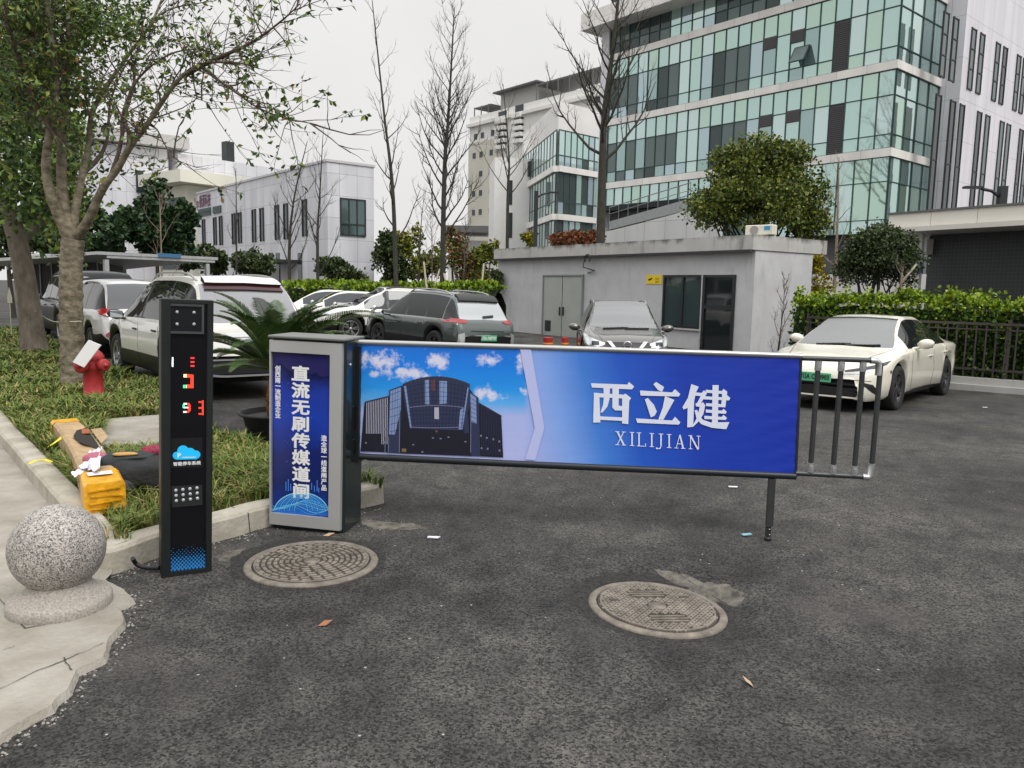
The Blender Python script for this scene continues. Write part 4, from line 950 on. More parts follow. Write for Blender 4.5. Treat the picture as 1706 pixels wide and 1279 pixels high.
class Car:
    def __init__(s, sp):
        s.sp = sp; L = sp['L']; W = sp['W'] / 2
        top, belt, hw, ry = pchip(sp['top']), pchip(sp['belt']), pchip(sp['hw']), pchip(sp['ry'])
        wheels, Ra, zc = sp['wheels'], sp['Ra'], sp['Rw']
        st = set(); x = 0.0
        while x < L: st.add(round(x, 4)); x += .06
        for e_ in (0, .012, .03, .055, .09, .13): st.add(e_); st.add(round(L - e_, 4))
        for w in wheels:
            for k in range(-8, 9): st.add(round(w + Ra * sin(k * pi / 16), 4))
            st.add(round(w - Ra - .004, 4)); st.add(round(w + Ra + .004, 4))
        for r in (sp['ws'], sp['rw']) + tuple(sp['sw']): st.add(r[0]); st.add(r[1])
        st = sorted(v for v in st if 0 <= v <= L)
        st = [v for i, v in enumerate(st) if i == 0 or v - st[i - 1] > .003]
        secs = []
        for x in st:
            zt = top(x); zb = min(belt(x), zt - .03); w = hw(x) * W; zs = sp['zs'](x) if callable(sp['zs']) else sp['zs']
            for wx in wheels:
                if abs(x - wx) < Ra: zs = max(zs, zc + sqrt(Ra * Ra - (x - wx) ** 2))
            zs = min(zs, zb - .05)
            hB = zb - zs; h = zt - zb; yt = min(ry(x) * W, w * .93); yb = w * .925
            cr = sp.get('crease', .012)
            secs.append([(w * .90, zs), (w * .968, zs + min(.06, hB * .2)), (w * .994, zs + .35 * hB), (w * (1.0 + cr * .3), zs + .55 * hB), (w * .988, zs + .74 * hB), (w * (.982 + cr * .5), zb - .05 * min(1, hB)),
                         (w * .95, zb), (yb, zb + .015 * min(1, h * 8)), (lerp(yb, yt, .5) + .022 * min(1, h * 3), zb + .45 * h), (yt, zb + .86 * h), (yt - .045 * min(1, h * 4), zb + .95 * h), (yt * .62, zt - .012), (0, zt)])
        K = 13; s.st, s.secs = st, secs
        V = []; full = 2 * K - 1
        for x, sec in zip(st, secs):
            for (y, z) in sec: V.append(Vector((x, y, z)))
            for (y, z) in sec[-2::-1]: V.append(Vector((x, -y, z)))
        s.V = V; s.faces = {}
        def put(key, f): f = tuple(reversed(f)); s.faces.setdefault(key, []).append(f)
        allf = []
        for i in range(len(st) - 1):
            xm = (st[i] + st[i + 1]) / 2; hm = top(xm) - belt(xm)
            for j in range(full - 1):
                jj = j if j < K - 1 else full - 2 - j           # strip index from the sill up
                f = (i * full + j, (i + 1) * full + j, (i + 1) * full + j + 1, i * full + j + 1); allf.append(f)
                side = 'l' if j < K - 1 else 'r'; key = ('body', 0)
                if jj in (7, 8):
                    for q, r in enumerate(sp['sw']):
                        if r[0] < xm < r[1] and hm > .10: key = ('side_window', side + str(q))
                    if key[0] == 'body' and sp['sw'][0][0] < xm < sp['sw'][-1][1]: key = ('body', 1)
                    if key[0] == 'body' and sp['dp'][0] < xm < sp['dp'][1]: key = ('body', 1)
                elif jj in (10, 11):
                    if sp['ws'][0] < xm < sp['ws'][1]: key = ('windscreen', 0)
                    elif sp['rw'][0] < xm < sp['rw'][1]: key = ('rear_window', 0)
                    elif sp.get('blackroof') and sp['blackroof'][0] < xm < sp['blackroof'][1]: key = ('body', 1)
                    elif sp.get('panoroof') and sp['panoroof'][0] < xm < sp['panoroof'][1] : key = ('roof_glass', 0)
                elif jj in (0, 1) and sp.get('clad'): key = ('body', 1)
                elif jj == 2 and sp.get('clad', 0) > 1 and any(abs(xm - w) < Ra + .03 for w in wheels): key = ('body', 1)
                put(key, f)
        for o_, rv in ((0, True), ((len(st) - 1) * full, False)):   # the flat middle of each end, closed strip by strip
            for k in range(K - 1):
                f = (o_ + k, o_ + k + 1, o_ + full - 2 - k, o_ + full - 1 - k) if k < K - 2 else (o_ + k, o_ + k + 1, o_ + full - 1 - k)
                f = tuple(reversed(f)) if rv else f
                allf.append(f); put(('body', 1 if sp.get('clad') and k < 2 else 0), f)
        s.bvh = BVHTree.FromPolygons(V, allf)
    def cast(s, p, axis):
        d = {'front': Vector((-1, 0, 0)), 'rear': Vector((1, 0, 0)), 'left': Vector((0, -1, 0)), 'right': Vector((0, 1, 0)), 'top': Vector((0, 0, -1))}[axis]
        o = Vector(p) - d * 4
        h = s.bvh.ray_cast(o, d)
        if h[0] is None:
            q = s.bvh.find_nearest(Vector(p)); return q[0], q[1]
        return h[0], (h[1] if h[1].dot(d) < 0 else -h[1])
    def patch(s, mb, low, upp, axis, n=10, m=3, off=.006, mi=0, at_=None):
        """a lamp, grille or trim piece that follows the body: ruled between two polylines drawn in the view along axis"""
        def res(pl, t):
            k = t * (len(pl) - 1); i = min(int(k), len(pl) - 2); f = k - i; return [lerp(pl[i][q], pl[i + 1][q], f) for q in range(2)]
        L = s.sp['L']; rows = []; back = []
        for a in range(m + 1):
            r = []; b_ = []
            for c in range(n + 1):
                l_, u_ = res(low, c / n), res(upp, c / n); u, v = lerp(l_[0], u_[0], a / m), lerp(l_[1], u_[1], a / m)
                p = {'front': (L, u, v), 'rear': (0, u, v), 'left': (u, 1, v), 'right': (u, -1, v), 'top': (u, v, 1.2)}[axis]
                q, nn = s.cast(p, axis); r.append(q + nn * off); b_.append(q - nn * .004)
            rows.append(r); back.append(b_)
        if (rows[1][0] - rows[0][0]).cross(rows[0][1] - rows[0][0]).dot(rows[0][0] - back[0][0]) > 0: rows = [r[::-1] for r in rows]; back = [r[::-1] for r in back]
        mb.grid(rows, mi=mi)
        rim = rows[0] + [r[-1] for r in rows[1:]] + rows[-1][-2::-1] + [r[0] for r in rows[-2:0:-1]]
        rb = back[0] + [r[-1] for r in back[1:]] + back[-1][-2::-1] + [r[0] for r in back[-2:0:-1]]
        mb.grid([rim + rim[:1], rb + rb[:1]], mi=mi, smooth=False)
    def strip(s, mb, pts, axis, w=.006, off=.003, mi=0, n=8):
        """a thin line (panel gap, chrome strip) lying on the body"""
        for a, b in zip(pts, pts[1:]):
            d = Vector((b[0] - a[0], b[1] - a[1])); d = Vector((-d.y, d.x)).normalized() * w
            s.patch(mb, [(a[0] - d.x, a[1] - d.y), (b[0] - d.x, b[1] - d.y)], [(a[0] + d.x, a[1] + d.y), (b[0] + d.x, b[1] + d.y)], axis, n, 1, off, mi)

def build_wheel(R_, wdt, style, rimmat):
    m = MB(); M_ = Matrix.Rotation(-pi / 2, 4, 'X'); h = wdt / 2
    m.lathe([(R_ * .66, -h * .8), (R_ * .80, -h), (R_ * .94, -h * .95), (R_, -h * .7), (R_ * 1.0, 0), (R_, h * .7), (R_ * .94, h * .95), (R_ * .80, h), (R_ * .66, h * .8)], 28, M=M_, cap=False)
    r = MB(); r.lathe([(R_ * .60, -h * .5), (R_ * .67, h * .80), (R_ * .70, h * .84), (R_ * .67, h * .86), (R_ * .62, h * .7)], 28, M=M_, cap=False)
    r.lathe([(.0, h * .70), (R_ * .10, h * .70), (R_ * .13, h * .60)], 14, M=M_, cap=False)
    k = {'five': 5, 'ten': 10, 'multi': 7}[style]
    for i in range(k):
        a = 2 * pi * i / k; w_ = R_ * (.10 if k == 5 else .065)
        for da in ((-.11, .11) if k == 5 else (0,)):
            c0, c1 = Vector((cos(a), 0, sin(a))), Vector((cos(a + da * 1.6), 0, sin(a + da * 1.6))); t0, t1 = Vector((-sin(a), 0, cos(a))), Vector((-sin(a + da), 0, cos(a + da)))
            p0, p1 = c0 * R_ * .09 + Vector((0, h * .62, 0)), c1 * R_ * .64 + Vector((0, h * .74, 0))
            w0, w1 = w_ * .5, w_ * .42
            vs = [p0 - t0 * w0, p0 + t0 * w0, p1 + t1 * w1, p1 - t1 * w1]; r.add(vs + [v - Vector((0, .03, 0)) for v in vs], [(0, 1, 2, 3), (0, 4, 5, 1), (3, 2, 6, 7), (1, 5, 6, 2), (0, 3, 7, 4)])
    d = MB(); d.lathe([(.0, h * .25), (R_ * .63, h * .25)], 24, M=M_, cap=False)
    return m, r, d
WHEELS = {}
def add_wheel(parent, x, y, R_, wdt, style, rimmat, flip, zoff=0.0):
    key = (R_, wdt, style, rimmat.name)
    if key not in WHEELS:
        m, r, d = build_wheel(R_, wdt, style, rimmat)
        w = m.build('wheel', M_TYRE, parent); a = r.build('rim', rimmat, w); b = d.build('brake_disc', mat('brake_dark', (.02, .02, .021), .6), w); WHEELS[key] = (w.data, a.data, b.data)
    else:
        ds = WHEELS[key]; w = bpy.data.objects.new('wheel', ds[0]); COL.objects.link(w); w.parent = parent
        for nme, dd in (('rim', ds[1]), ('brake_disc', ds[2])):
            o = bpy.data.objects.new(nme, dd); COL.objects.link(o); o.parent = w
    w.location = (x, y, R_ + zoff); w.rotation_euler = (0, R.uniform(0, 1), pi if flip else 0)
    return w

def stand(t, sp):
    """set a car down on the ground: height and slope from the four wheel contacts"""
    a = t.rotation_euler.z; f = Vector((cos(a), sin(a), 0)); l = Vector((-f.y, f.x, 0)); tr = sp['W'] / 2 - .15; o = Vector((t.location.x, t.location.y, 0))
    def h(x, y): p = o + f * x + l * y; return gz(p.x, p.y)
    r, q = sp['wheels']; zr, zf_ = (h(r, tr) + h(r, -tr)) / 2, (h(q, tr) + h(q, -tr)) / 2; zl, zi = (h(r, tr) + h(q, tr)) / 2, (h(r, -tr) + h(q, -tr)) / 2
    gx, gy = (zf_ - zr) / (q - r), (zl - zi) / (2 * tr)
    X = (f + Vector((0, 0, gx))).normalized(); Z = X.cross(l + Vector((0, 0, gy))).normalized(); Y = Z.cross(X)
    t.rotation_euler = Matrix((X, Y, Z)).transposed().to_euler(); t.location.z = zr - gx * r

def car_thing(name, label, sp, loc, head, group=None, pitch=0.0):
    t = thing(name, label, sp.get('cat', 'car'), loc, pi / 2 - radians(head), group); stand(t, sp)
    c = Car(sp); L, W = sp['L'], sp['W'] / 2
    by = {}
    for (nm, k), fs in c.faces.items():
        by.setdefault((nm, '' if nm == 'body' else k), []).append((k if nm == 'body' else 0, fs))
    for (nm, k), lst in by.items():
        m = MB(); used = {}
        for mi, fs in lst:
            for f in fs:
                for i in f:
                    if i not in used: used[i] = len(used)
        m.v = [None] * len(used)
        for i, q in used.items(): m.v[q] = c.V[i].copy()
        for mi, fs in lst:
            for f in fs: m.f.append(tuple(used[i] for i in f)); m.mi.append(mi); m.sm.append(len(f) == 4)
        if nm == 'body': m.build('body', [sp['paint'], M_TRIM], t)
        else: m.build(nm, {'windscreen': G_SCREEN, 'rear_window': sp.get('rwm', G_SCREEN), 'side_window': sp.get('swm', G_SIDE), 'roof_glass': G_DARKG}[nm], t)
    xs_, bz = sp['ws'][1], pchip(sp['belt'])(sp['ws'][1])
    for yy in (-.38, .38):
        m = MB(); m.box((xs_ - 1.22, yy, bz - .10), (.16, .50, .66), bev=.05); m.box((xs_ - 1.26, yy, bz + .34), (.10, .27, .19), bev=.04); m.box((xs_ - .95, yy, bz - .40), (.55, .5, .16), bev=.04); m.build('seat', M_SEAT, t)
    m = MB(); m.box((xs_ - 2.15, 0, bz - .12), (.18, W * 1.4, .6), bev=.05); m.box((xs_ - 2.2, .4, bz + .27), (.09, .24, .16), bev=.03); m.box((xs_ - 2.2, -.4, bz + .27), (.09, .24, .16), bev=.03); m.build('seat', M_SEAT, t)
    m = MB(); m.box((xs_ - .40, 0, bz - .13), (.55, W * 1.62, .20), bev=.05); m.lathe([(.155, 0), (.185, .012), (.185, .03), (.155, .04)], 18, (xs_ - .74, .38, bz - .12), M=Matrix.Rotation(radians(-65), 4, 'Y'), cap=False); m.build('dashboard', M_SEAT, t)
    # what lies under and inside: floor pan and wheel housings
    m = MB(); zf = sp['zs'](L / 2) if callable(sp['zs']) else sp['zs']
    m.box((L / 2, 0, zf + .18), (L - .5, W * 2 - .56, .36)); m.box((L / 2 - .1, 0, .62), (L * .62, W * 2 - .5, .4))
    for wx in sp['wheels']:
        for sd in (-1, 1):
            rows = []
            for k in range(13):
                a = pi * k / 12; rows.append([Vector((wx + sp['Ra'] * cos(a), sd * W * .93, sp['Rw'] + sp['Ra'] * sin(a))), Vector((wx + sp['Ra'] * cos(a), sd * (W - .34), sp['Rw'] + sp['Ra'] * sin(a)))])
            m.grid(rows); m.poly([r[1] for r in rows])
    m.build('underbody', mat('underbody_black', (.008, .008, .008), .9), t)
    for wx in sp['wheels']:
        for sd in (1, -1): add_wheel(t, wx, sd * (W - sp['wd'] / 2 - .015), sp['Rw'], sp['wd'], sp.get('style', 'five'), sp.get('rim', M_RIM), sd < 0)
    # door gaps and handles on both sides
    for sd, ax in ((1, 'left'), (-1, 'right')):
        m = MB()
        for ln in sp['gaps']: c.strip(m, ln, ax, .004, .0022)
        m.build('door_gap', M_TRIM, t)
        for hx, hz in sp['handles']:
            m = MB(); q, n_ = c.cast((hx, sd, hz), ax); m.box(q + n_ * .012, (.20, .028, .032), bev=.012); m.build('door_handle', sp.get('handlemat', sp['paint']), t)
        # mirror: a shell on a short stalk
        mx, mz = sp['mirror']; q, n_ = c.cast((mx, sd, mz - .04), ax); cx = Vector((mx - .02, q.y + sd * .17, mz + .03))
        m = MB(); pr = []
        for k in range(7):
            u = -1 + 2 * k / 6; rr = sqrt(max(0, 1 - u * u * .92)); pr.append([cx + Vector((-.05 + (.085 if cos(a) > 0 else .035) * cos(a) * rr, sd * .125 * u, .085 * sin(a) * rr + .012 * u)) for a in [2 * pi * j / 14 for j in range(14)]])
        pr = pr[::-1] if sd > 0 else pr; m.grid(pr, closed=True); m.poly(pr[0]); m.poly(pr[-1][::-1]); m.tube([q - n_ * .02, cx - Vector((0.02, sd * .08, .06))], .022, 6); mo = m.build('mirror', sp.get('mirmat', sp['paint']), t)
        m = MB(); m.box(cx + Vector((-.092, 0, .0)), (.012, .19, .115), bev=.005); m.build('mirror_glass', G_MIRR, mo)
    if sp.get('rails'):
        x0, x1, yr = sp['rails']; top = pchip(sp['top'])
        for sd in (1, -1):
            m = MB(); pts = []
            for k in range(11):
                x = lerp(x0, x1, k / 10); q, _ = c.cast((x, sd * yr, 2), 'top'); pts.append(q + Vector((0, 0, .0 if k in (0, 10) else (.045 if k in (1, 9) else .058))))
            m.tube(pts, .017, 8); m.build('roof_rail', sp.get('railm', M_SILV), t)
    return t, c
def lamp_pair(t, c, name, low, upp, axis, m_, n=10, mrows=3, off=.006):
    for sd in (1, -1):
        m = MB(); ax = axis
        if axis in ('front', 'rear'): lo, up = [(p[0] * sd, p[1]) for p in low], [(p[0] * sd, p[1]) for p in upp]
        else: lo, up = low, upp; ax = axis if sd > 0 else ('right' if axis == 'left' else 'left')
        c.patch(m, lo, up, ax, n, mrows, off); m.build(name, m_, t)
def plate(t, c, axis, z, body, m_, txtm, L, w=.48, h=.14, tilt=0, zoff=.012):
    xo = c.sp['L'] if axis == 'front' else 0; q, n_ = c.cast((xo, 0, z), axis); sx = 1 if axis == 'front' else -1
    qa, _ = c.cast((xo, .2, z), axis); x_ = max(q.x, qa.x) if sx > 0 else min(q.x, qa.x)
    o = Vector((x_ + sx * zoff, 0, z)); m = MB(); m.box(o, (.012, w, h), bev=.004); p = m.build('number_plate', m_, t)
    m = MB(); glyphs(m, body, h * .74, o + Vector((sx * .008, 0, 0)), (0, sx, 0), (0, 0, 1), bold=.03, squash=.80); m.build('lettering', txtm, p)
M_PRINTB = mat('print_dark', (.01, .015, .012), .5)

# ---- cream fastback saloon at the right
def zs_car(L, z0, zf, zr, a=.5, b=.5): return pchip([(0, zr), (a, z0), (L - b, z0), (L, zf)])
SEDAN = dict(L=4.86, W=1.92, Rw=.35, Ra=.395, wd=.235, wheels=(.93, 3.88), paint=P_CREAM, rim=M_RIMD, style='five', clad=0, crease=.02,
    zs=pchip([(0, .30), (.5, .22), (4.3, .20), (4.72, .19), (4.86, .22)]),
    top=[(0, .62), (.02, .86), (.10, .985), (.35, 1.045), (.75, 1.16), (1.35, 1.38), (1.9, 1.465), (2.45, 1.475), (2.8, 1.43), (3.3, 1.20), (3.72, .965), (3.95, .91), (4.35, .845), (4.60, .775), (4.76, .70), (4.83, .62), (4.86, .52)],
    belt=[(0, .50), (.05, .80), (.3, .96), (1.0, .965), (2, .955), (3.2, .93), (3.75, .895), (4.3, .79), (4.65, .68), (4.80, .58), (4.86, .42)],
    hw=[(0, .70), (.04, .80), (.15, .90), (.45, .975), (1, 1.0), (3.8, 1.0), (4.25, .965), (4.55, .90), (4.72, .83), (4.82, .74), (4.86, .66)],
    ry=[(0, .60), (.4, .60), (.9, .60), (1.5, .585), (2.6, .60), (3.1, .68), (3.7, .80), (4.3, .80), (4.86, .6)],
    ws=(2.78, 3.72), rw=(.62, 1.42), sw=((1.05, 1.98), (2.05, 3.34)), dp=(0, 0), panoroof=(1.55, 2.55), swm=G_DARKG,
    gaps=[[(2.02, .93), (2.0, .55), (2.04, .30)], [(3.25, .92), (3.32, .6), (3.25, .30)], [(1.18, .94), (1.28, .62)], [(2.05, .29), (3.25, .29)]], handles=((2.2, .80), (1.25, .83)), mirror=(3.08, .99))
t, c = car_thing('parked_car', 'cream fastback saloon parked facing the barrier by the fence, green number plate', SEDAN, (7.92, 15.5, -.36), -138.2)
lamp_pair(t, c, 'headlight', [(.42, .62), (.62, .645), (.80, .685), (.885, .735)], [(.42, .645), (.62, .69), (.80, .745), (.90, .80)], 'front', M_LDARK, 14, 3)
lamp_pair(t, c, 'headlight_lens', [(.40, .585), (.60, .60), (.76, .635)], [(.40, .60), (.60, .63), (.76, .68)], 'front', M_LCLEAR, 10, 2)
m = MB(); c.patch(m, [(-.66, .27), (-.3, .265), (0, .26), (.3, .265), (.66, .27)], [(-.62, .31), (-.44, .375), (0, .40), (.44, .375), (.62, .31)], 'front', 20, 4, .004); m.build('grille', M_TRIM, t)
m = MB(); c.patch(m, [(-.72, .232), (0, .228), (.72, .232)], [(-.70, .256), (0, .252), (.70, .256)], 'front', 20, 2, .012); m.build('bumper_lip', P_CREAM, t)
lamp_pair(t, c, 'air_vent', [(.66, .46), (.74, .40), (.82, .30)], [(.68, .485), (.80, .45), (.86, .33)], 'front', M_TRIM, 8, 2, .005)
m = MB()
for sd in (1, -1): c.strip(m, [(sd * .12, .50), (sd * .50, .515), (sd * .78, .50)], 'front', .004, .0025)
for sd in (1, -1): c.strip(m, [(4.45, sd * .60), (4.0, sd * .72), (3.74, sd * .78)], 'top', .004, .0025)
m.build('bonnet_gap', M_TRIM, t)
plate(t, c, 'front', .515, '川A CT8903', M_PGREEN, M_PRINTB, SEDAN['L'], zoff=.02)
for sd, ax in ((1, 'left'), (-1, 'right')):
    m = MB(); c.patch(m, [(4.22, .60), (4.30, .605)], [(4.21, .64), (4.29, .655)], ax, 4, 2, .006); m.build('charge_badge', M_TRIM, t)
    m = MB(); c.patch(m, [(1.35, .215), (2.4, .21), (3.42, .21)], [(1.35, .27), (2.4, .30), (3.42, .27)], ax, 14, 2, .012); m.build('side_skirt', M_TRIM, t)
m = MB(); c.strip(m, [(3.70, -.45), (3.66, .1)], 'top', .012, .02); c.strip(m, [(3.71, .02), (3.64, .55)], 'top', .012, .02); m.build('wiper', M_TRIM, t)
lamp_pair(t, c, 'tail_light', [(.2, .86), (.5, .87), (.8, .86)], [(.2, .89), (.5, .90), (.8, .90)], 'rear', M_LRED)

# ---- tall sport utility bodies
def suv(L, H, W, pnt, **k):
    d = dict(L=L, W=W, Rw=.36, Ra=.415, wd=.24, wheels=(.98, L - .93), paint=pnt, clad=2,
        zs=pchip([(0, .36), (.45, .26), (L - .5, .25), (L, .33)]),
        top=[(0, .66), (.03, .78), (.10, .93), (.15, H * .60), (.22, H * .64), (.42, H * .82), (.60, H * .935), (.85, H * .975), (1.6, H), (2.5, H * .992), (L - 1.95, H * .955), (L - 1.55, H * .83), (L - 1.08, H * .64), (L - .8, H * .60), (L - .32, H * .555), (L - .12, H * .48), (L - .03, H * .40), (L, H * .30)],
        belt=[(0, .52), (.1, .86), (.16, H * .585), (.9, H * .60), (L - 1.2, H * .575), (L - .7, H * .55), (L - .3, H * .49), (L, H * .26)],
        hw=[(0, .80), (.03, .86), (.10, .915), (.35, .975), (.8, 1), (L - .9, 1), (L - .45, .965), (L - .2, .90), (L - .06, .80), (L, .72)],
        ry=[(0, .78), (.2, .78), (.6, .70), (1.2, .68), (L - 2.1, .68), (L - 1.5, .75), (L - 1.0, .84), (L - .3, .82), (L, .7)],
        ws=(L - 1.98, L - 1.06), rw=(.20, .62), sw=((.62, 1.42), (1.48, 2.42), (2.50, L - 1.32)), dp=(.20, .7), rails=(.75, L - 2.0, .60),
        gaps=[[(2.46, H * .57), (2.44, .32)], [(L - 1.22, H * .56), (L - 1.28, .32)], [(1.44, H * .58), (1.36, .62)], [(1.42, .31), (L - 1.3, .31)]], handles=((2.62, H * .50), (1.60, H * .515)), mirror=(L - 1.52, H * .60))
    d.update(k); return d
SUVW = suv(4.78, 1.76, 1.92, P_WHITE, rim=M_RIM, style='five', swm=G_DARKG, rwm=mat('rear_glass_tinted', (.30, .30, .31), .04, .42, spec=.8), railm=M_SILV, mirmat=mat('mirror_grey', (.05, .055, .06), .2, .3), handlemat=M_TRIM)
t, c = car_thing('parked_car', 'large white sport utility car seen from behind, next to the potted cycad', SUVW, (-3.61, 10.95, .0), -40.5)
m = MB(); c.patch(m, [(-.56, 1.60), (0, 1.615), (.56, 1.60)], [(-.54, 1.675), (0, 1.70), (.54, 1.675)], 'rear', 16, 3, .07); sp_ = m.build('rear_spoiler', P_WHITE, t)
m = MB(); c.patch(m, [(-.58, 1.54), (0, 1.55), (.58, 1.54)], [(-.56, 1.60), (0, 1.615), (.56, 1.60)], 'rear', 16, 2, .03); m.build('brake_light_band', M_MAROON, t)
lamp_pair(t, c, 'tail_light', [(.50, .87), (.70, .875), (.86, .88)], [(.50, .955), (.70, .985), (.87, 1.0)], 'rear', M_LRED, 12, 3, .012)
lamp_pair(t, c, 'tail_light_side', [(.02, .89), (.28, .90)], [(.02, .98), (.32, .965)], 'left', M_LRED, 8, 2, .008)
m = MB(); c.patch(m, [(-.42, .90), (0, .905), (.42, .90)], [(-.42, .945), (0, .95), (.42, .945)], 'rear', 14, 2, .016); m.build('chrome_bar', M_CHROME, t)
m = MB(); q, n_ = c.cast((0, 0, 1.02), 'rear'); m.lathe([(.0, 0), (.05, 0), (.06, .012)], 20, q + n_ * .004, M=Matrix.Rotation(-pi / 2, 4, 'Y')); m.build('badge', M_CHROME, t)
m = MB(); c.patch(m, [(-.80, .40), (0, .40), (.80, .40)], [(-.84, .62), (0, .615), (.84, .62)], 'rear', 18, 4, .008); m.build('rear_bumper', M_TRIM, t)
m = MB(); c.patch(m, [(-.86, .395), (-.5, .36), (0, .36), (.5, .36), (.86, .395)], [(-.86, .43), (-.5, .385), (0, .385), (.5, .385), (.86, .43)], 'rear', 22, 2, .03); c.strip(m, [(-.8, .60), (.8, .60)], 'rear', .010, .02, n=20); m.build('bumper_trim', M_SILV, t)
lamp_pair(t, c, 'bumper_reflector', [(.56, .48), (.80, .49)], [(.58, .53), (.82, .55)], 'rear', M_LRED, 8, 2, .02)
plate(t, c, 'rear', .80, '川A K52A4', M_PBLUE, M_PRINTW, 0, w=.46, h=.15, zoff=.03)
m = MB(); c.strip(m, [(-.82, .70), (0, .695), (.82, .70)], 'rear', .004, .003, n=18)
for sd in (1, -1): c.strip(m, [(sd * .74, .72), (sd * .80, .88), (sd * .73, 1.08)], 'rear', .004, .003)
m.build('tailgate_gap', M_TRIM, t)
m = MB(); c.strip(m, [(.05, 1.15), (-.36, 1.17)], 'rear', .014, .03); m.build('wiper', M_TRIM, t)
m = MB(); q, _ = c.cast((.95, 0, 2), 'top'); m.prism([q + Vector((-.09, 0, -.01)), q + Vector((.09, 0, -.01)), q + Vector((-.05, 0, .06))], (0, .02, 0)); m.build('aerial', M_TRIM, t)
lamp_pair(t, c, 'headlight', [(.50, .72), (.86, .76)], [(.50, .80), (.86, .88)], 'front', M_LCLEAR)

# ---- white people carrier behind it
MPV = suv(4.25, 1.68, 1.72, paint('paint_white_grey', (.60, .60, .585)), clad=1, rwm=mat('rear_glass_dark', (.10, .105, .11), .04, .3, spec=.8), swm=G_DARKG, Rw=.32, Ra=.37)
t, c = car_thing('parked_car', 'small white estate with oval red tail lamp, behind the large white one', MPV, (-7.75, 16.3, .0), -41)
lamp_pair(t, c, 'tail_light', [(.50, .93), (.56, .90), (.72, .90), (.80, .94)], [(.50, .99), (.56, 1.03), (.72, 1.04), (.80, 1.0)], 'rear', M_LRED, 12, 3, .03)
lamp_pair(t, c, 'bumper_reflector', [(.60, .50), (.64, .465), (.70, .465), (.74, .50)], [(.60, .53), (.64, .575), (.70, .575), (.74, .53)], 'rear', M_LRED, 10, 3, .02)
m = MB(); c.patch(m, [(-.45, .93), (.45, .93)], [(-.45, .985), (.45, .985)], 'rear', 12, 2, .02); m.build('chrome_bar', M_CHROME, t)

# ---- black boxy off-roader further on
BOXY = suv(4.7, 1.90, 1.92, P_BLACK, clad=2, swm=G_DARKG, rwm=G_DARKG, mirmat=M_TRIM, railm=M_SILV, Rw=.38, Ra=.44, rails=(.5, 2.9, .70),
    top=[(0, .66), (.03, 1.0), (.08, 1.12), (.12, 1.18), (.22, 1.62), (.34, 1.83), (.55, 1.88), (1.6, 1.90), (2.6, 1.89), (2.95, 1.84), (3.2, 1.60), (3.5, 1.27), (3.62, 1.17), (4.2, 1.13), (4.5, 1.08), (4.62, .95), (4.67, .7), (4.7, .5)],
    belt=[(0, .55), (.1, 1.08), (.9, 1.12), (3.5, 1.10), (4.3, 1.03), (4.6, .85), (4.7, .45)], ws=(2.96, 3.6), rw=(.14, .32), sw=((.45, 1.3), (1.38, 2.25), (2.33, 3.35)), dp=(.1, .45))
t, c = car_thing('parked_car', 'tall black boxy off-roader partly hidden behind the mossy tree trunk', BOXY, (-10.6, 20.2, .02), -40)
lamp_pair(t, c, 'tail_light', [(.70, .98), (.90, .98)], [(.70, 1.16), (.90, 1.16)], 'rear', M_LRED, 6, 3, .02)
lamp_pair(t, c, 'side_marker', [(3.75, .92), (3.95, .92)], [(3.75, .955), (3.95, .955)], 'left', M_LRED, 6, 2, .012)
# ---- white car on the far left, facing left
t, c = car_thing('parked_car', 'white car at the left edge of the yard facing left, behind the far tree', suv(4.5, 1.62, 1.82, P_WHITE, style='ten', rwm=G_SCREEN, rails=None, clad=1), (-12.1, 26.7, .0), -86)
lamp_pair(t, c, 'headlight', [(.45, .72), (.84, .76)], [(.45, .80), (.86, .88)], 'front', M_LCLEAR)

# ---- grey green crossover behind the barrier
AION = suv(4.6, 1.68, 1.90, P_GREEN, clad=1, swm=G_DARKG, rwm=mat('rear_glass_pale', (.46, .48, .49), .05, .5, spec=.9), railm=M_SILV, handlemat=M_TRIM, mirmat=M_TRIM, Rw=.36, sw=((.72, 1.42), (1.48, 2.32), (2.40, 3.24)), rim=M_RIMD)
t, c = car_thing('parked_car', 'grey green crossover seen from behind with red tail lamps and green plate', AION, (-.62, 18.66, -.2), -39.7)
lamp_pair(t, c, 'tail_light', [(.52, 1.00), (.62, .955), (.78, .955), (.93, .965)], [(.54, 1.02), (.66, 1.045), (.80, 1.055), (.94, 1.06)], 'rear', M_LRED, 14, 3, .012)
lamp_pair(t, c, 'tail_light_side', [(.06, .965), (.25, .98), (.52, 1.01)], [(.08, 1.06), (.25, 1.055), (.54, 1.02)], 'left', M_LRED, 10, 3, .010)
m = MB(); c.patch(m, [(-.60, 1.45), (0, 1.46), (.60, 1.45)], [(-.58, 1.575), (-.3, 1.60), (0, 1.605), (.3, 1.60), (.58, 1.575)], 'rear', 18, 3, .06); m.build('rear_spoiler', M_TRIM, t)
m = MB(); c.patch(m, [(-.78, .38), (0, .37), (.78, .38)], [(-.62, .66), (0, .67), (.62, .66)], 'rear', 18, 4, .008); m.build('rear_bumper', M_TRIM, t)
lamp_pair(t, c, 'bumper_corner', [(.70, .42), (.86, .42)], [(.70, .74), (.84, .70)], 'rear', mat('bumper_pale', (.45, .47, .46), .3, .5), 8, 3, .012)
lamp_pair(t, c, 'bumper_reflector', [(.62, .385), (.86, .40)], [(.62, .405), (.86, .42)], 'rear', M_LRED, 8, 2, .022)
plate(t, c, 'rear', .62, '川A AB9747', M_PGREEN, M_PRINTW, 0, zoff=.03)
m = MB(); c.strip(m, [(.02, 1.10), (-.30, 1.13)], 'rear', .022, .03); m.build('wiper', M_TRIM, t)
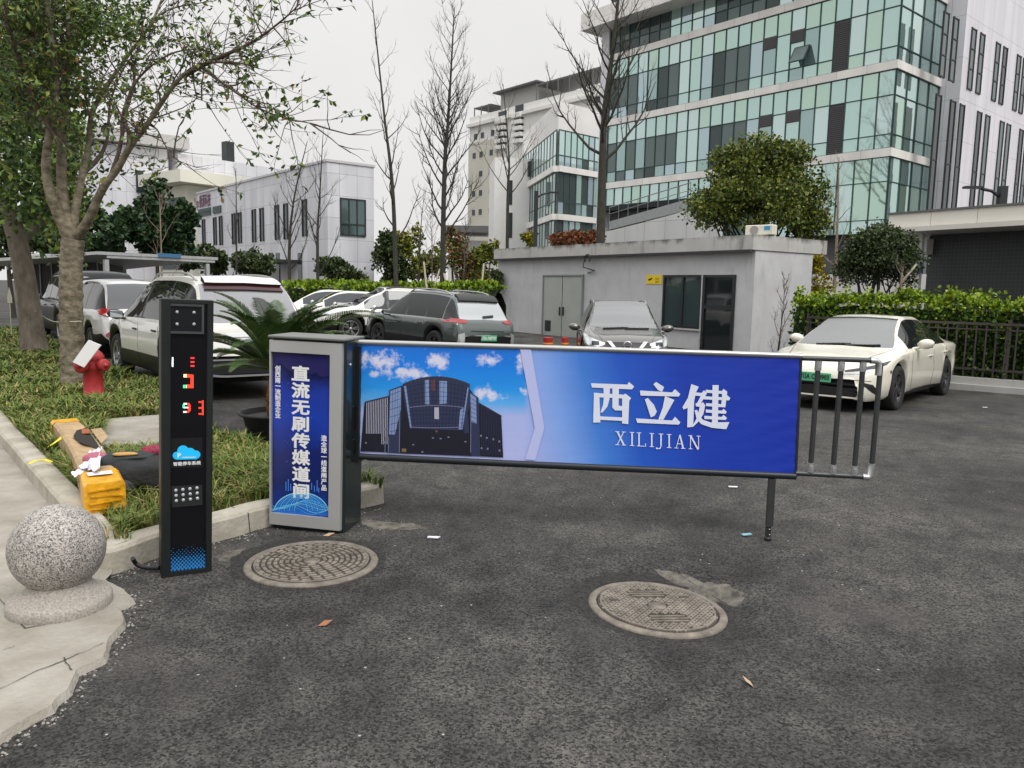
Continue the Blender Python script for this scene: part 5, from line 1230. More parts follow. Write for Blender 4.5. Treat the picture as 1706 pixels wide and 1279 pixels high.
m = MB(); c.strip(m, [(-.5, .78), (0, .775), (.5, .78)], 'rear', .012, .006, n=14); m.build('tailgate_gap', M_TRIM, t)
lamp_pair(t, c, 'headlight', [(.50, .72), (.86, .76)], [(.50, .80), (.86, .88)], 'front', M_LCLEAR)

# ---- dark crossover facing the viewer
QQ = suv(4.4, 1.60, 1.82, P_BROWN, clad=1, swm=G_DARKG, railm=M_SILV, rim=M_RIM, Rw=.35, mirmat=P_BROWN)
t, c = car_thing('parked_car', 'dark grey crossover facing the barrier in front of the gatehouse door', QQ, (2.55, 20.26, -.3), 182.5)
lamp_pair(t, c, 'headlight', [(.46, .70), (.60, .655), (.80, .68), (.88, .78)], [(.46, .74), (.60, .78), (.76, .84), (.86, .90)], 'front', M_LCLEAR, 14, 4, .008)
lamp_pair(t, c, 'headlight_lens', [(.58, .69), (.72, .69)], [(.58, .76), (.72, .77)], 'front', M_LDARK, 8, 3, .014)
m = MB(); c.patch(m, [(-.44, .56), (0, .50), (.44, .56)], [(-.52, .75), (0, .76), (.52, .75)], 'front', 18, 4, .006); m.build('grille', M_TRIM, t)
m = MB()
for sd in (1, -1): c.patch(m, [(sd * .10, .50), (sd * .34, .76)], [(sd * .17, .50), (sd * .42, .76)], 'front', 10, 2, .03)
m.build('grille_chevron', M_CHROME, t)
m = MB(); q, n_ = c.cast((4.4, 0, .70), 'front'); m.lathe([(.065, 0), (.065, .015), (.085, .02), (.09, .008), (.09, 0)], 24, q + Vector((.03, 0, 0)), M=Matrix.Rotation(pi / 2, 4, 'Y'), cap=False); m.box(q + Vector((.04, 0, 0)), (.02, .20, .034)); m.build('badge', M_CHROME, t)
m = MB(); c.patch(m, [(-.7, .36), (0, .34), (.7, .36)], [(-.62, .46), (0, .45), (.62, .46)], 'front', 18, 3, .006); m.build('lower_grille', M_TRIM, t)
m = MB(); c.strip(m, [(3.42, -.45), (3.36, .1)], 'top', .012, .025); c.strip(m, [(3.43, .02), (3.36, .55)], 'top', .012, .025); m.build('wiper', M_TRIM, t)
m = MB()
for sd in (1, -1): c.strip(m, [(4.28, sd * .50), (3.9, sd * .66), (3.42, sd * .72)], 'top', .004, .0025)
m.build('bonnet_gap', M_TRIM, t)

# ---- row of white cars parked behind, facing left
SAL = dict(SEDAN); SAL.update(paint=P_WHITE, panoroof=None, rim=M_RIM, swm=G_SIDE, clad=0)
gr_ = 'white cars parked in a row in front of the low hedge'
t, c = car_thing('parked_car', 'white sport utility car with black roof rails behind the grey green crossover', suv(4.5, 1.66, 1.86, P_WHITE, railm=M_TRIM, clad=1), (-1.9, 25.4, -.12), -112, gr_)
lamp_pair(t, c, 'headlight', [(.45, .74), (.84, .78)], [(.45, .82), (.86, .90)], 'front', M_LCLEAR)
t, c = car_thing('parked_car', 'low white saloon with clear windscreen, nearest of the row to the palm', SAL, (-3.4, 27.6, -.12), -110, gr_)
lamp_pair(t, c, 'headlight', [(.42, .62), (.86, .70)], [(.42, .68), (.88, .78)], 'front', M_LCLEAR)
t2_ = dup(t, (-4.6, 29.6, 0), label='white saloon behind the palm, next to the white estate with dark windows'); t2_.rotation_euler = (0, 0, pi / 2 + radians(108)); stand(t2_, SAL)
t, c = car_thing('parked_car', 'white estate with dark side windows farthest back in the parked row', suv(4.5, 1.60, 1.82, P_WHITE, swm=G_DARKG, railm=M_TRIM, clad=1), (-6.2, 33.0, -.12), -100, gr_)
# ------------------------------------------------------------ things in the foreground
def fpoly(mb, fac, pts, mi=0, lift=.002, thick=.0004):
    """a flat printed or cut shape on a wall plane, corners given where the photo shows them"""
    v = [fac.hit(x, y) for x, y in pts]; n = fac.n
    P = [fac.o + fac.u * s + Vector((0, 0, z)) + n * lift for s, z in v]
    mb.prism(P, n * thick, mi)
def fbox(mb, fac, s0, s1, z0, z1, d0, d1, mi=0, bev=0.0):
    M_ = Matrix.Translation(fac.o) @ Matrix.Rotation(fac.a, 4, 'Z')
    mb.box(((s0 + s1) / 2, -(d0 + d1) / 2, (z0 + z1) / 2), (s1 - s0, d1 - d0, z1 - z0), M=M_, mi=mi, bev=bev)

# ---- granite ball bollard
M_GRAN = bpy.data.materials.new('granite'); M_GRAN.use_nodes = True
n_, l_ = M_GRAN.node_tree.nodes, M_GRAN.node_tree.links; b_ = n_['Principled BSDF']
tc = n_.new('ShaderNodeTexCoord'); vo = n_.new('ShaderNodeTexVoronoi'); vo.inputs['Scale'].default_value = 190; l_.new(tc.outputs['Object'], vo.inputs['Vector'])
sc = n_.new('ShaderNodeSeparateColor'); l_.new(vo.outputs['Color'], sc.inputs[0]); rp = n_.new('ShaderNodeValToRGB'); l_.new(sc.outputs[0], rp.inputs[0])
cr_ = rp.color_ramp; cr_.elements[0].position = 0; cr_.elements[0].color = (.085, .078, .072, 1); cr_.elements[1].position = 1; cr_.elements[1].color = (.52, .48, .45, 1)
for p, c in ((.20, (.10, .09, .086)), (.30, (.25, .228, .208)), (.62, (.34, .312, .285)), (.80, (.42, .39, .36))):
    e_ = cr_.elements.new(p); e_.color = (*c, 1)
nz = n_.new('ShaderNodeTexNoise'); nz.inputs['Scale'].default_value = 7; nz.inputs['Detail'].default_value = 5; l_.new(tc.outputs['Object'], nz.inputs['Vector'])
mr = n_.new('ShaderNodeMapRange'); mr.inputs[1].default_value = .3; mr.inputs[2].default_value = .7; mr.inputs[3].default_value = .82; mr.inputs[4].default_value = 1.16; l_.new(nz.outputs[0], mr.inputs[0])
mx = n_.new('ShaderNodeMix'); mx.data_type = 'RGBA'; mx.blend_type = 'MULTIPLY'; mx.inputs[0].default_value = 1; l_.new(rp.outputs[0], mx.inputs[6]); l_.new(mr.outputs[0], mx.inputs[7]); l_.new(mx.outputs[2], b_.inputs['Base Color'])
b_.inputs['Roughness'].default_value = .72
bp = n_.new('ShaderNodeBump'); bp.inputs['Strength'].default_value = .2; bp.inputs['Distance'].default_value = .003; l_.new(vo.outputs['Distance'], bp.inputs['Height']); l_.new(bp.outputs[0], b_.inputs['Normal'])
q = gp(101, 1008, KZ); bo = thing('bollard', 'round speckled granite ball bollard on a flared stone base', 'bollard', (q.x, q.y, KZ - .01), 0)
m = MB(); k = 40
m.lathe([(.232, 0), (.236, .012), (.236, .050), (.228, .064), (.205, .074), (.172, .092), (.150, .115), (.14, .14)], 48); m.build('base', mat('granite_pale', (.33, .30, .265), .85, var=.3, vscale=90, bump=.2, bscale=120, detail=3), bo)
m = MB(); rs = .217; zc_ = .112 + .195
m.lathe([(rs * sin(pi * i / k) + 1e-5, zc_ - rs * cos(pi * i / k)) for i in range(k + 1)], 64, cap=False); m.build('ball', M_GRAN, bo)

# ---- recognition terminal
TL, TR = gp(268, 962), gp(352, 950); ft_ = Fac(TL, TR - TL, radians(1.9)); TW = (TR - TL).xy.length
ztop = (ft_.hit(263, 497)[1] + ft_.hit(353, 500)[1]) / 2
M_CHAR = mat('charcoal_metal', (.016, .019, .019), .42, .3, var=.12, vscale=5, rvar=.1); M_GLOSS = mat('black_acrylic', (.006, .006, .008), .09, spec=.35)
te = thing('parking_terminal', 'slim black parking display pillar with red digits, cloud logo and keypad', 'parking terminal', (TL.x, TL.y, 0), ft_.a, None, radians(1.9))
TD = .19
def loc(f): return [f]
m = MB(); f0_ = .050
m.box((TW / 2, TD / 2 - .0, ztop / 2), (TW, TD - .05, ztop - .004)); 
m.build('housing', M_CHAR, te)
m = MB()
m.box((f0_ / 2, .02, ztop / 2), (f0_, .085, ztop), bev=.006); m.box((TW - .017, .02, ztop / 2), (.034, .085, ztop), bev=.006)
m.box((TW / 2, .02, ztop - .012), (TW, .086, .026), bev=.004); m.box((TW / 2, .015, .016), (TW - .02, .08, .032)); m.build('frame', M_CHAR, te)
m = MB(); m.box((TW / 2, .004, ztop / 2), (TW - .04, .012, ztop - .04)); pn_ = m.build('front_panel', M_GLOSS, te)
class Loc:                                               # same plane expressed in the terminal's own frame
    def __init__(s, f): s.f = f; s.o = Vector((0, 0, 0)); s.u = Vector((1, 0, 0)); s.n = Vector((0, -1, 0)); s.a = 0
    def hit(s, x, y): return s.f.hit(x, y)
tl = Loc(ft_); PL = .0035
def tz(x, y): return 240 + x / 5.329, 480 + y / 5.329
# camera box with four lamps
s0, z0 = ft_.hit(*tz(212, 398)); s1, z1 = ft_.hit(*tz(530, 145))
m = MB()
for a in ((s0, s1, z1 - .012, z1), (s0, s1, z0, z0 + .012), (s0, s0 + .012, z0 + .0121, z1 - .0121), (s1 - .012, s1, z0 + .0121, z1 - .0121)): fbox(m, tl, *a, 0, .02)
fbox(m, tl, s0 + .001, s1 - .001, z0 + .001, z1 - .001, .002, .006, mi=1); cb_ = m.build('camera_window', [mat('window_rim', (.05, .055, .058), .4), mat('camera_glass', (.010, .011, .013), .1)], te)
for x, y in ((292, 210), (442, 214), (292, 317), (442, 318)):
    s, z = ft_.hit(*tz(x, y)); m = MB(); m.lathe([(.0085, 0), (.0085, .006), (.005, .009), (0, .009)], 14, (s, -.006, z), M=Matrix.Rotation(pi / 2, 4, 'X')); m.build('lamp', mat('led_lens', (.45, .46, .47), .2, .2), cb_)
# display: dot matrix characters that were caught half scanned
E_R = mat('led_red', (1.0, .035, .015), .5, emit=1.1); E_W = mat('led_white', (.75, .85, .80), .5, emit=.8); E_G = mat('led_green', (.05, .72, .32), .5, emit=.8); E_Y = mat('led_amber', (1, .62, .30), .5, emit=1.0); E_D = mat('led_red_dim', (.70, .03, .04), .5, emit=.9)
def led(px, mi):
    fpoly(LED, tl, [tz(*p) for p in px], mi, PL, .0008)
LED = MB()
led([(247, 612), (260, 612), (260, 655), (247, 655)], 1); led([(247, 655), (260, 655), (260, 697), (247, 697)], 1); led([(244, 640), (247, 640), (247, 690), (244, 690)], 2)
for y in (612, 647, 682): led([(412, y), (447, y), (447, y + 14), (412, y + 14)], 4)
led([(350, 762), (378, 762), (378, 790), (350, 790)], 3); led([(378, 762), (438, 768), (438, 795), (378, 790)], 0); led([(412, 790), (438, 790), (438, 885), (412, 885)], 0); led([(378, 855), (412, 855), (412, 885), (378, 885)], 0); led([(346, 857), (378, 857), (378, 885), (346, 885)], 2)
led([(350, 1018), (380, 1018), (380, 1032), (350, 1032)], 1); led([(380, 1018), (402, 1018), (402, 1032), (380, 1032)], 0); led([(342, 1030), (360, 1030), (360, 1062), (342, 1062)], 2); led([(390, 1030), (411, 1030), (411, 1090), (390, 1090)], 0); led([(350, 1052), (392, 1052), (392, 1064), (350, 1064)], 1); led([(380, 1088), (405, 1088), (398, 1104), (376, 1104)], 0); led([(348, 1090), (376, 1090), (376, 1104), (348, 1104)], 1)
led([(514, 995), (527, 995), (527, 1125), (514, 1125)], 0)
for y in (1003, 1055, 1108): led([(484, y), (514, y), (514, y + 13), (484, y + 13)], 0)
led([(221, 1012), (231, 1012), (231, 1022), (221, 1022)], 1)
LED.build('display', [E_R, E_W, E_G, E_Y, E_D], te)
# cloud badge
def cz(x, y): return x / 3.707, 650 + y / 3.707
def disc(c, r, ry=None, n=22): return [(c[0] + r * cos(2 * pi * i / n), c[1] + (ry or r) * sin(2 * pi * i / n)) for i in range(n)]
m = MB(); M_CY = mat('badge_cyan', (.012, .40, .75), .4, emit=.25)
fpoly(m, tl, [cz(*p) for p in [(1045, 298), (1250, 290), (1250, 475), (1047, 480)]], 1, PL, .0012)
for i, (c, r, ry) in enumerate((((1092, 402), 26, 24), ((1130, 375), 36, 36), ((1172, 384), 34, 30), ((1207, 396), 30, 26))): fpoly(m, tl, [cz(*p) for p in disc(c, r, ry)], 0, PL + .0014 + i * .0002, .0004)
fpoly(m, tl, [cz(*p) for p in [(1090, 395), (1210, 395), (1215, 424), (1088, 427)]], 0, PL + .0024, .0004)
s, z = ft_.hit(*cz(1105, 402)); glyphs(m, 'P', .034, (s, -.0, z), (1, 0, 0), (0, 0, 1), mi=2, bold=.04, lift=PL + .0034)
fpoly(m, tl, [cz(*p) for p in [(1125, 411), (1208, 409), (1208, 413), (1125, 415)]], 2, PL + .0034, .0004)
s, z = ft_.hit(*cz(1155, 452)); glyphs(m, '智能停车系统', .0235, (s, 0, z), (1, 0, 0), (0, 0, 1), mi=2, bold=.022, lift=PL + .0016, squash=1.02); m.build('badge', [M_CY, mat('badge_black', (.011, .011, .012), .25), M_PRINTW], te)
m = MB(); fpoly(m, tl, [cz(*p) for p in [(1058, 592), (1248, 582), (1250, 706), (1062, 722)]], 0, PL, .003); kp_ = m.build('keypad', mat('keypad_plate', (.014, .015, .016), .5), te)
for r in range(3):
    for c in range(4):
        s, z = ft_.hit(*cz(1085 + c * 43.5 + r * 1.5, 616 - c * 5 + r * 32)); m = MB(); m.lathe([(.0092, 0), (.0088, .006), (.006, .0075), (0, .0075)], 14, (s, -PL - .003, z), M=Matrix.Rotation(pi / 2, 4, 'X')); m.build('key', mat('key_steel', (.55, .57, .60), .35, .5), kp_)
# blue halftone at the foot
m = MB(); s0, z0 = ft_.hit(279, 955); s1, z1 = ft_.hit(344, 905)
for r in range(14):
    for c in range(11):
        f = r / 13; s = lerp(s0, s1, (c + .5 * (r % 2)) / 10.6); z = lerp(z0 + .018, z1 + .012, f) + .0
        rr = .0078 * (1 - f) ** .6 * (1 if f < .5 else .75); 
        if rr < .0008 or (f > .62 and R.random() < (f - .5)): continue
        m.poly([Vector((s + rr * cos(a), -PL - .0004, z + rr * sin(a))) for a in [2 * pi * i / 8 for i in range(8)]])
m.build('dot_pattern', mat('halftone_blue', (.018, .16, .42), .4, emit=.12), te)
m = MB(); cq = [gp(265, 946, .03), gp(250, 946, .025), gp(236, 944, .03), gp(226, 938, .05), gp(221, 930, .09)]
m.tube(smooth_path(cq, 5), .013, 8); m.build('cable', mat('cable_black', (.012, .012, .012), .5), label='short black cable stub coming out at the foot of the terminal', category='cable')

# ---- barrier cabinet with printed panel
BL, BR = gp(455, 879), gp(567, 888); fc_ = Fac(BL, BR - BL, radians(1.2)); BW = (BR - BL).xy.length; BD = .30
bt = fc_.hit(571, 573)[1]; bzl = fc_.hit(450, 563)[1]
cab = thing('barrier_cabinet', 'dark green barrier cabinet with silver framed blue advertising panel', 'barrier cabinet', (BL.x, BL.y, 0), fc_.a, None, radians(1.2))
M_CAB = mat('cabinet_dark', (.016, .024, .026), .25, .25, var=.1, vscale=3, coat=.3)
m = MB(); m.box((BW / 2 + .008, BD / 2, bt / 2 + .012), (BW + .04, BD, bt + .02), bev=.008); m.build('housing', M_CAB, cab)
m = MB(); m.box((BW / 2 + .008, BD / 2, .02), (BW - .02, BD - .03, .04)); m.build('plinth', mat('plinth_black', (.012, .013, .013), .7), cab)
m = MB(); m.box((BW / 2 + .008, BD / 2 - .02, bt + .028), (BW + .05, BD + .05, .018), bev=.005); m.build('top_cover', mat('top_cover_grey', (.16, .165, .155), .4, .2), cab)
cl_ = Loc(fc_)
def hitc(x, y): return fc_.hit(x, y)
M_SIL = mat('silver_frame', (.50, .50, .49), .38, .45)
o0, o1 = hitc(450, 872), hitc(571, 573); i0, i1 = hitc(455.5, 855), hitc(552, 589)
Z0, Z1 = (hitc(450, 872)[1] + hitc(562, 879)[1]) / 2, (hitc(449.5, 563.5)[1] + hitc(571, 573.5)[1]) / 2; Y0, Y1 = (hitc(455, 854)[1] + hitc(551, 859)[1]) / 2, (hitc(455, 586)[1] + hitc(552, 589)[1]) / 2
S0, S1 = -.010, BW + .010; I0, I1 = hitc(455.2, 720)[0], hitc(551.8, 720)[0]
m = MB()
for a in ((S0, S1, Y1, Z1), (S0, S1, Z0, Y0), (S0, I0, Y0 + .0003, Y1 - .0003), (I1, S1, Y0 + .0003, Y1 - .0003)): fbox(m, cl_, *a, -.004, .034)
m.build('panel_frame', M_SIL, cab)
# the printed poster: deep blue, brighter in the middle, with a lit globe drawn at its foot
def poster():
    mt = bpy.data.materials.new('poster_print'); mt.use_nodes = True; n, l = mt.node_tree.nodes, mt.node_tree.links; b = n['Principled BSDF']
    tc = n.new('ShaderNodeTexCoord'); sp = n.new('ShaderNodeSeparateXYZ'); l.new(tc.outputs['Object'], sp.inputs[0])
    nz = n.new('ShaderNodeTexNoise'); nz.inputs['Scale'].default_value = 6; l.new(tc.outputs['Object'], nz.inputs['Vector'])
    mr = n.new('ShaderNodeMapRange'); mr.inputs[1].default_value = Y0; mr.inputs[2].default_value = Y1; l.new(sp.outputs[2], mr.inputs[0])
    ad = n.new('ShaderNodeMath'); ad.operation = 'MULTIPLY_ADD'; ad.inputs[1].default_value = .22; l.new(nz.outputs[0], ad.inputs[0]); l.new(mr.outputs[0], ad.inputs[2])
    rp = n.new('ShaderNodeValToRGB'); l.new(ad.outputs[0], rp.inputs[0]); e = rp.color_ramp
    e.elements[0].position = .08; e.elements[0].color = (.012, .045, .30, 1); e.elements[1].position = 1.12; e.elements[1].color = (.010, .010, .045, 1)
    for p, c in ((.30, (.010, .020, .12)), (.48, (.010, .020, .14)), (.70, (.014, .050, .40)), (.88, (.018, .045, .34)), (1.02, (.024, .022, .11))):
        q = e.elements.new(min(1, p)); q.color = (*c, 1)
    l.new(rp.outputs[0], b.inputs['Base Color']); b.inputs['Roughness'].default_value = .18; return mt
m = MB(); fbox(m, cl_, I0 - .003, I1 + .003, Y0 - .003, Y1 + .003, .004, .012); po = m.build('poster', poster(), cab)
m = MB(); PZ = .0125
for i, ch in enumerate('直流无刷传媒道闸'):
    s, z = hitc(502 + i * .15, 624 + i * 27.85); glyphs(m, ch, .106, (s, 0, z), (1, 0, 0), (0, 0, 1), bold=.034, lift=PZ, squash=1.22)
for i, ch in enumerate('创西南一流制造企业'):
    s, z = hitc(464.3, 614 + i * 9.75); glyphs(m, ch, .041, (s, 0, z), (1, 0, 0), (0, 0, 1), bold=.03, lift=PZ)
for i, ch in enumerate('造全球一线道闸产品'):
    s, z = hitc(541, 730 + i * 10.3); glyphs(m, ch, .041, (s, 0, z), (1, 0, 0), (0, 0, 1), bold=.03, lift=PZ)
m.build('lettering', M_PRINTW, po)
def pz(x, y): return 420 + x / 6.09, 690 + y / 6.09
m = MB()
def ribbon(mb, fac, pts, w, mi, lift):
    q = [Vector((*fac.hit(*p), 0)) for p in pts]
    for a, b in zip(q, q[1:]):
        d = (b - a).normalized(); k = Vector((-d.y, d.x, 0)) * w
        P = [fac.o + fac.u * v.x + Vector((0, 0, v.y)) + fac.n * lift for v in (a - k, b - k, b + k, a + k)]; mb.quad(*P, mi)
globe = [pz(505 + 265 * cos(a), 985 + 190 * sin(a)) for a in [pi + pi * i / 24 for i in range(25)]]
# body of the globe, cut at the poster edge
fpoly(m, cl_, [pz(x, max(y, 790)) for x, y in [(225, 1000)] + [(505 + 275 * cos(a), 990 + 200 * sin(a)) for a in [pi * 1.06 + pi * .88 * i / 20 for i in range(21)]] + [(790, 1026)]], 3, PZ - .0004, .0002)
for k in range(9):
    ribbon(m, cl_, [pz(max(216, min(792, 505 + (275 - k * 26) * cos(a))), 995 + (205 - k * 7) * sin(a)) for a in [pi * 1.04 + pi * .92 * i / 20 for i in range(21)]], .0012 if k else .003, 0 if k % 2 else 1, PZ + .0001 * k)
for k in range(7):
    ribbon(m, cl_, [pz(218 + 572 * i / 24, 905 + 45 * sin(i / 24 * 7 + k * .55) + k * 9 + 16 * cos(i / 3 + k)) for i in range(25)], .0014 if k else .003, k % 2, PZ + .001 + .0001 * k)
for x, y0, h in ((352, 680, 90), (376, 655, 120), (400, 700, 70), (612, 690, 70), (640, 720, 60), (668, 665, 110), (684, 740, 50), (452, 720, 40), (560, 700, 60)):
    fpoly(m, cl_, [pz(x - 4, y0), pz(x + 4, y0), pz(x + 4, y0 + h), pz(x - 4, y0 + h)], 2, PZ - .0002, .0002)
for _ in range(34):
    x, y = R.uniform(225, 785), R.uniform(-600, 660); fpoly(m, cl_, disc(pz(x, y), R.choice((.25, .4, .7)), n=6), 2, PZ - .0003, .0001)
m.build('globe_print', [mat('print_cyan', (.05, .42, .80), .3), mat('print_pale_cyan', (.28, .68, .90), .3), mat('print_midblue', (.07, .24, .75), .3), mat('print_seablue', (.016, .13, .52), .3)], po)
# side: lock, wells and the boom socket
m = MB(); m.lathe([(.010, 0), (.010, .008), (0, .009)], 14, (BW + .029, .06, bt - .14), M=Matrix.Rotation(pi / 2, 4, 'Y')); m.build('lock', M_SILV, cab)
for z, r in ((bt - .50, .045), (bt - .70, .028)):
    m = MB(); m.box((BW + .030, .16, z), (.012, r * 2, r * 3.4), bev=.004); m.build('side_cover', mat('side_cover_black', (.006, .006, .007), .3), cab)
m = MB(); m.box((BW + .040, .21, .86), (.030, .10, .80)); m.build('boom_socket', mat('socket_dark', (.02, .022, .024), .4, .4), cab)

# ---- the advertising boom
A0 = at(592, 663, 5.22); A1 = at(1335, 690, 5.06); fm = Fac(A0, A1 - A0); ORG = Vector((A0.x, A0.y, 0))
boom = thing('barrier_boom', 'long barrier arm carrying a blue printed banner and a short bar fence at its end', 'barrier arm', ORG, fm.a)
bl_ = Loc(fm)
def hb2(x, y): s, z = fm.hit(x, y); return Vector((s, 0, z))
M_TUBE = mat('tube_dark_grey', (.060, .063, .065), .38, .5, var=.1, vscale=10, rvar=.1); M_JOINT = mat('joint_silver', (.46, .47, .47), .35, .7, var=.12, vscale=25); M_EDGE = mat('banner_edge', (.016, .02, .026), .4)
m = MB(); m.tube([hb2(584, 569.5), hb2(1000, 582), hb2(1337, 593)], .0185, 12); m.build('top_rail', mat('rail_bare', (.42, .42, .41), .3, .75), boom)
m = MB(); m.tube([hb2(584, 759), hb2(960, 776.5), hb2(1325, 793)], .0225, 12); m.tube([hb2(612, 764), hb2(960, 780), hb2(1326, 796)], .012, 8); m.build('bottom_rail', M_EDGE, boom)
m = MB(); m.tube([hb2(1334.5, 592), hb2(1325, 796)], .011, 8); m.build('end_stile', M_EDGE, boom)
m = MB(); m.tube([hb2(1337, 596.5), hb2(1462, 600.5)], .0170, 12); m.build('upper_tube', M_TUBE, boom)
m = MB(); m.tube([hb2(1325, 788), hb2(1447, 794.5)], .0170, 12); m.build('lower_tube', M_TUBE, boom)
for (a, b) in (((1363.5, 604), (1350, 783)), ((1402, 605), (1387.5, 786)), ((1438, 606), (1423, 788)), ((1467.5, 604), (1451, 791))):
    m = MB(); m.tube([hb2(*a), hb2(*b)], .0170, 12); o = m.build('bar', M_TUBE, boom)
    if a[0] < 1450:
        for p, q in ((a, .0), (b, 1.)):
            d = (hb2(*b) - hb2(*a)).normalized() * (1 if q == 0 else -1); P = hb2(*p)
            m = MB(); m.tube([P - d * .012, P + d * .05], .0215, 12); m.box(P + d * .02 + Vector((0, -.022, 0)), (.02, .012, .024)); m.build('tee_joint', M_JOINT, o)
for p, d1, d2 in (((1464.5, 601), (1450, 600.3), (1463.5, 625)), ((1450.5, 795), (1437, 794), (1452.5, 772))):
    m = MB(); m.tube([hb2(*d1), hb2(*p).lerp(hb2(*d1), .3), hb2(*p).lerp(hb2(*d2), .15), hb2(*d2)], .0215, 12); m.build('elbow_joint', M_JOINT, boom)
m = MB(); a, b = hb2(1287.5, 797), hb2(1280, 876); m.box((a + b) / 2, (.042, .04, (a - b).length)); c_ = hb2(1279, 897)
m2 = MB(); m2.box(((b.x + c_.x) / 2, 0, b.z / 2 + .01), (.030, .03, b.z - .03)); m2.lathe([(.022, 0), (.026, .006), (.026, .016), (.014, .022), (.014, .04)], 14, (c_.x, 0, .002))
lg = m.build('leg', M_TUBE, boom); m2.build('foot', M_BLACKP, lg)
m = MB()
for y in (880, 889): P = hb2(1280.5, y); m.lathe([(.005, 0), (.004, .004), (0, .005)], 8, P + Vector((0, -.021, 0)), M=Matrix.Rotation(pi / 2, 4, 'X'))
m.build('bolt', M_JOINT, lg)
# banner cloth
def banner_mat():
    mt = bpy.data.materials.new('banner_print'); mt.use_nodes = True; n, l = mt.node_tree.nodes, mt.node_tree.links; b = n['Principled BSDF']
    tc = n.new('ShaderNodeTexCoord'); sp = n.new('ShaderNodeSeparateXYZ'); l.new(tc.outputs['Object'], sp.inputs[0])
    def ss(px): return fm.hit(px, 680)[0]
    mr = n.new('ShaderNodeMapRange'); mr.inputs[1].default_value = ss(870); mr.inputs[2].default_value = ss(1330)
    zz = n.new('ShaderNodeMath'); zz.operation = 'MULTIPLY_ADD'; zz.inputs[1].default_value = .28; l.new(sp.outputs[2], zz.inputs[0]); l.new(sp.outputs[0], zz.inputs[2])
    of = n.new('ShaderNodeMath'); of.operation = 'SUBTRACT'; of.inputs[1].default_value = .24; l.new(zz.outputs[0], of.inputs[0]); l.new(of.outputs[0], mr.inputs[0])
    rp = n.new('ShaderNodeValToRGB'); l.new(mr.outputs[0], rp.inputs[0]); e = rp.color_ramp
    e.elements[0].position = 0; e.elements[0].color = (.36, .44, .82, 1); e.elements[1].position = 1; e.elements[1].color = (.004, .028, .37, 1)
    for p, c in ((.13, (.20, .36, .80)), (.26, (.050, .20, .66)), (.40, (.013, .092, .53)), (.62, (.006, .042, .41))):
        q = e.elements.new(p); q.color = (*c, 1)
    # the picture of sky on the left part
    mz = n.new('ShaderNodeMapRange'); mz.inputs[1].default_value = fm.hit(700, 757)[1]; mz.inputs[2].default_value = fm.hit(700, 578)[1]; l.new(sp.outputs[2], mz.inputs[0])
    r2 = n.new('ShaderNodeValToRGB'); l.new(mz.outputs[0], r2.inputs[0]); e2 = r2.color_ramp
    e2.elements[0].position = .05; e2.elements[0].color = (.42, .47, .80, 1); e2.elements[1].position = 1; e2.elements[1].color = (.004, .16, .68, 1)
    for p, c in ((.38, (.40, .47, .82)), (.50, (.10, .40, .84)), (.62, (.012, .29, .80)), (.82, (.004, .21, .76))):
        q = e2.elements.new(p); q.color = (*c, 1)
    nz = n.new('ShaderNodeTexNoise'); nz.inputs['Scale'].default_value = 16; nz.inputs['Detail'].default_value = 7; nz.inputs['Roughness'].default_value = .66; l.new(tc.outputs['Object'], nz.inputs['Vector'])
    cur = None
    for px, py, rx, rz in ((640, 603, 34, 24), (685, 622, 50, 16), (732, 600, 26, 20), (628, 622, 18, 8), (815, 599, 26, 15), (812, 655, 34, 15), (868, 600, 14, 22), (878, 652, 16, 9), (608, 596, 10, 18)):
        s, z = fm.hit(px, py); k = 262.0
        mp = n.new('ShaderNodeMapping'); mp.vector_type = 'POINT'; sx, sz = k / rx, k / rz
        mp.inputs['Location'].default_value = (-s * sx, 0, -z * sz); mp.inputs['Scale'].default_value = (sx, 0, sz); l.new(tc.outputs['Object'], mp.inputs[0])
        ln = n.new('ShaderNodeVectorMath'); ln.operation = 'LENGTH'; l.new(mp.outputs[0], ln.inputs[0])
        om = n.new('ShaderNodeMath'); om.operation = 'SUBTRACT'; om.inputs[0].default_value = 1.0; l.new(ln.outputs['Value'], om.inputs[1])
        if cur is None: cur = om.outputs[0]
        else:
            mxn = n.new('ShaderNodeMath'); mxn.operation = 'MAXIMUM'; l.new(cur, mxn.inputs[0]); l.new(om.outputs[0], mxn.inputs[1]); cur = mxn.outputs[0]
    na = n.new('ShaderNodeMath'); na.operation = 'MULTIPLY_ADD'; na.inputs[1].default_value = 3.6; na.inputs[2].default_value = -1.85; l.new(nz.outputs[0], na.inputs[0])
    sm_ = n.new('ShaderNodeMath'); sm_.operation = 'ADD'; l.new(cur, sm_.inputs[0]); l.new(na.outputs[0], sm_.inputs[1])
    rc = n.new('ShaderNodeMapRange'); rc.inputs[1].default_value = .05; rc.inputs[2].default_value = .75; l.new(sm_.outputs[0], rc.inputs[0])
    mc = n.new('ShaderNodeMix'); mc.data_type = 'RGBA'; l.new(rc.outputs[0], mc.inputs[0]); l.new(r2.outputs[0], mc.inputs[6]); mc.inputs[7].default_value = (.66, .67, .84, 1)
    # left of the chevron the picture shows, right of it the blue
    fc = n.new('ShaderNodeMapRange'); fc.inputs[1].default_value = ss(872); fc.inputs[2].default_value = ss(886); l.new(of.outputs[0] if False else sp.outputs[0], fc.inputs[0])
    mf = n.new('ShaderNodeMix'); mf.data_type = 'RGBA'; l.new(fc.outputs[0], mf.inputs[0]); l.new(mc.outputs[2], mf.inputs[6]); l.new(rp.outputs[0], mf.inputs[7])
    l.new(mf.outputs[2], b.inputs['Base Color']); b.inputs['Roughness'].default_value = .42
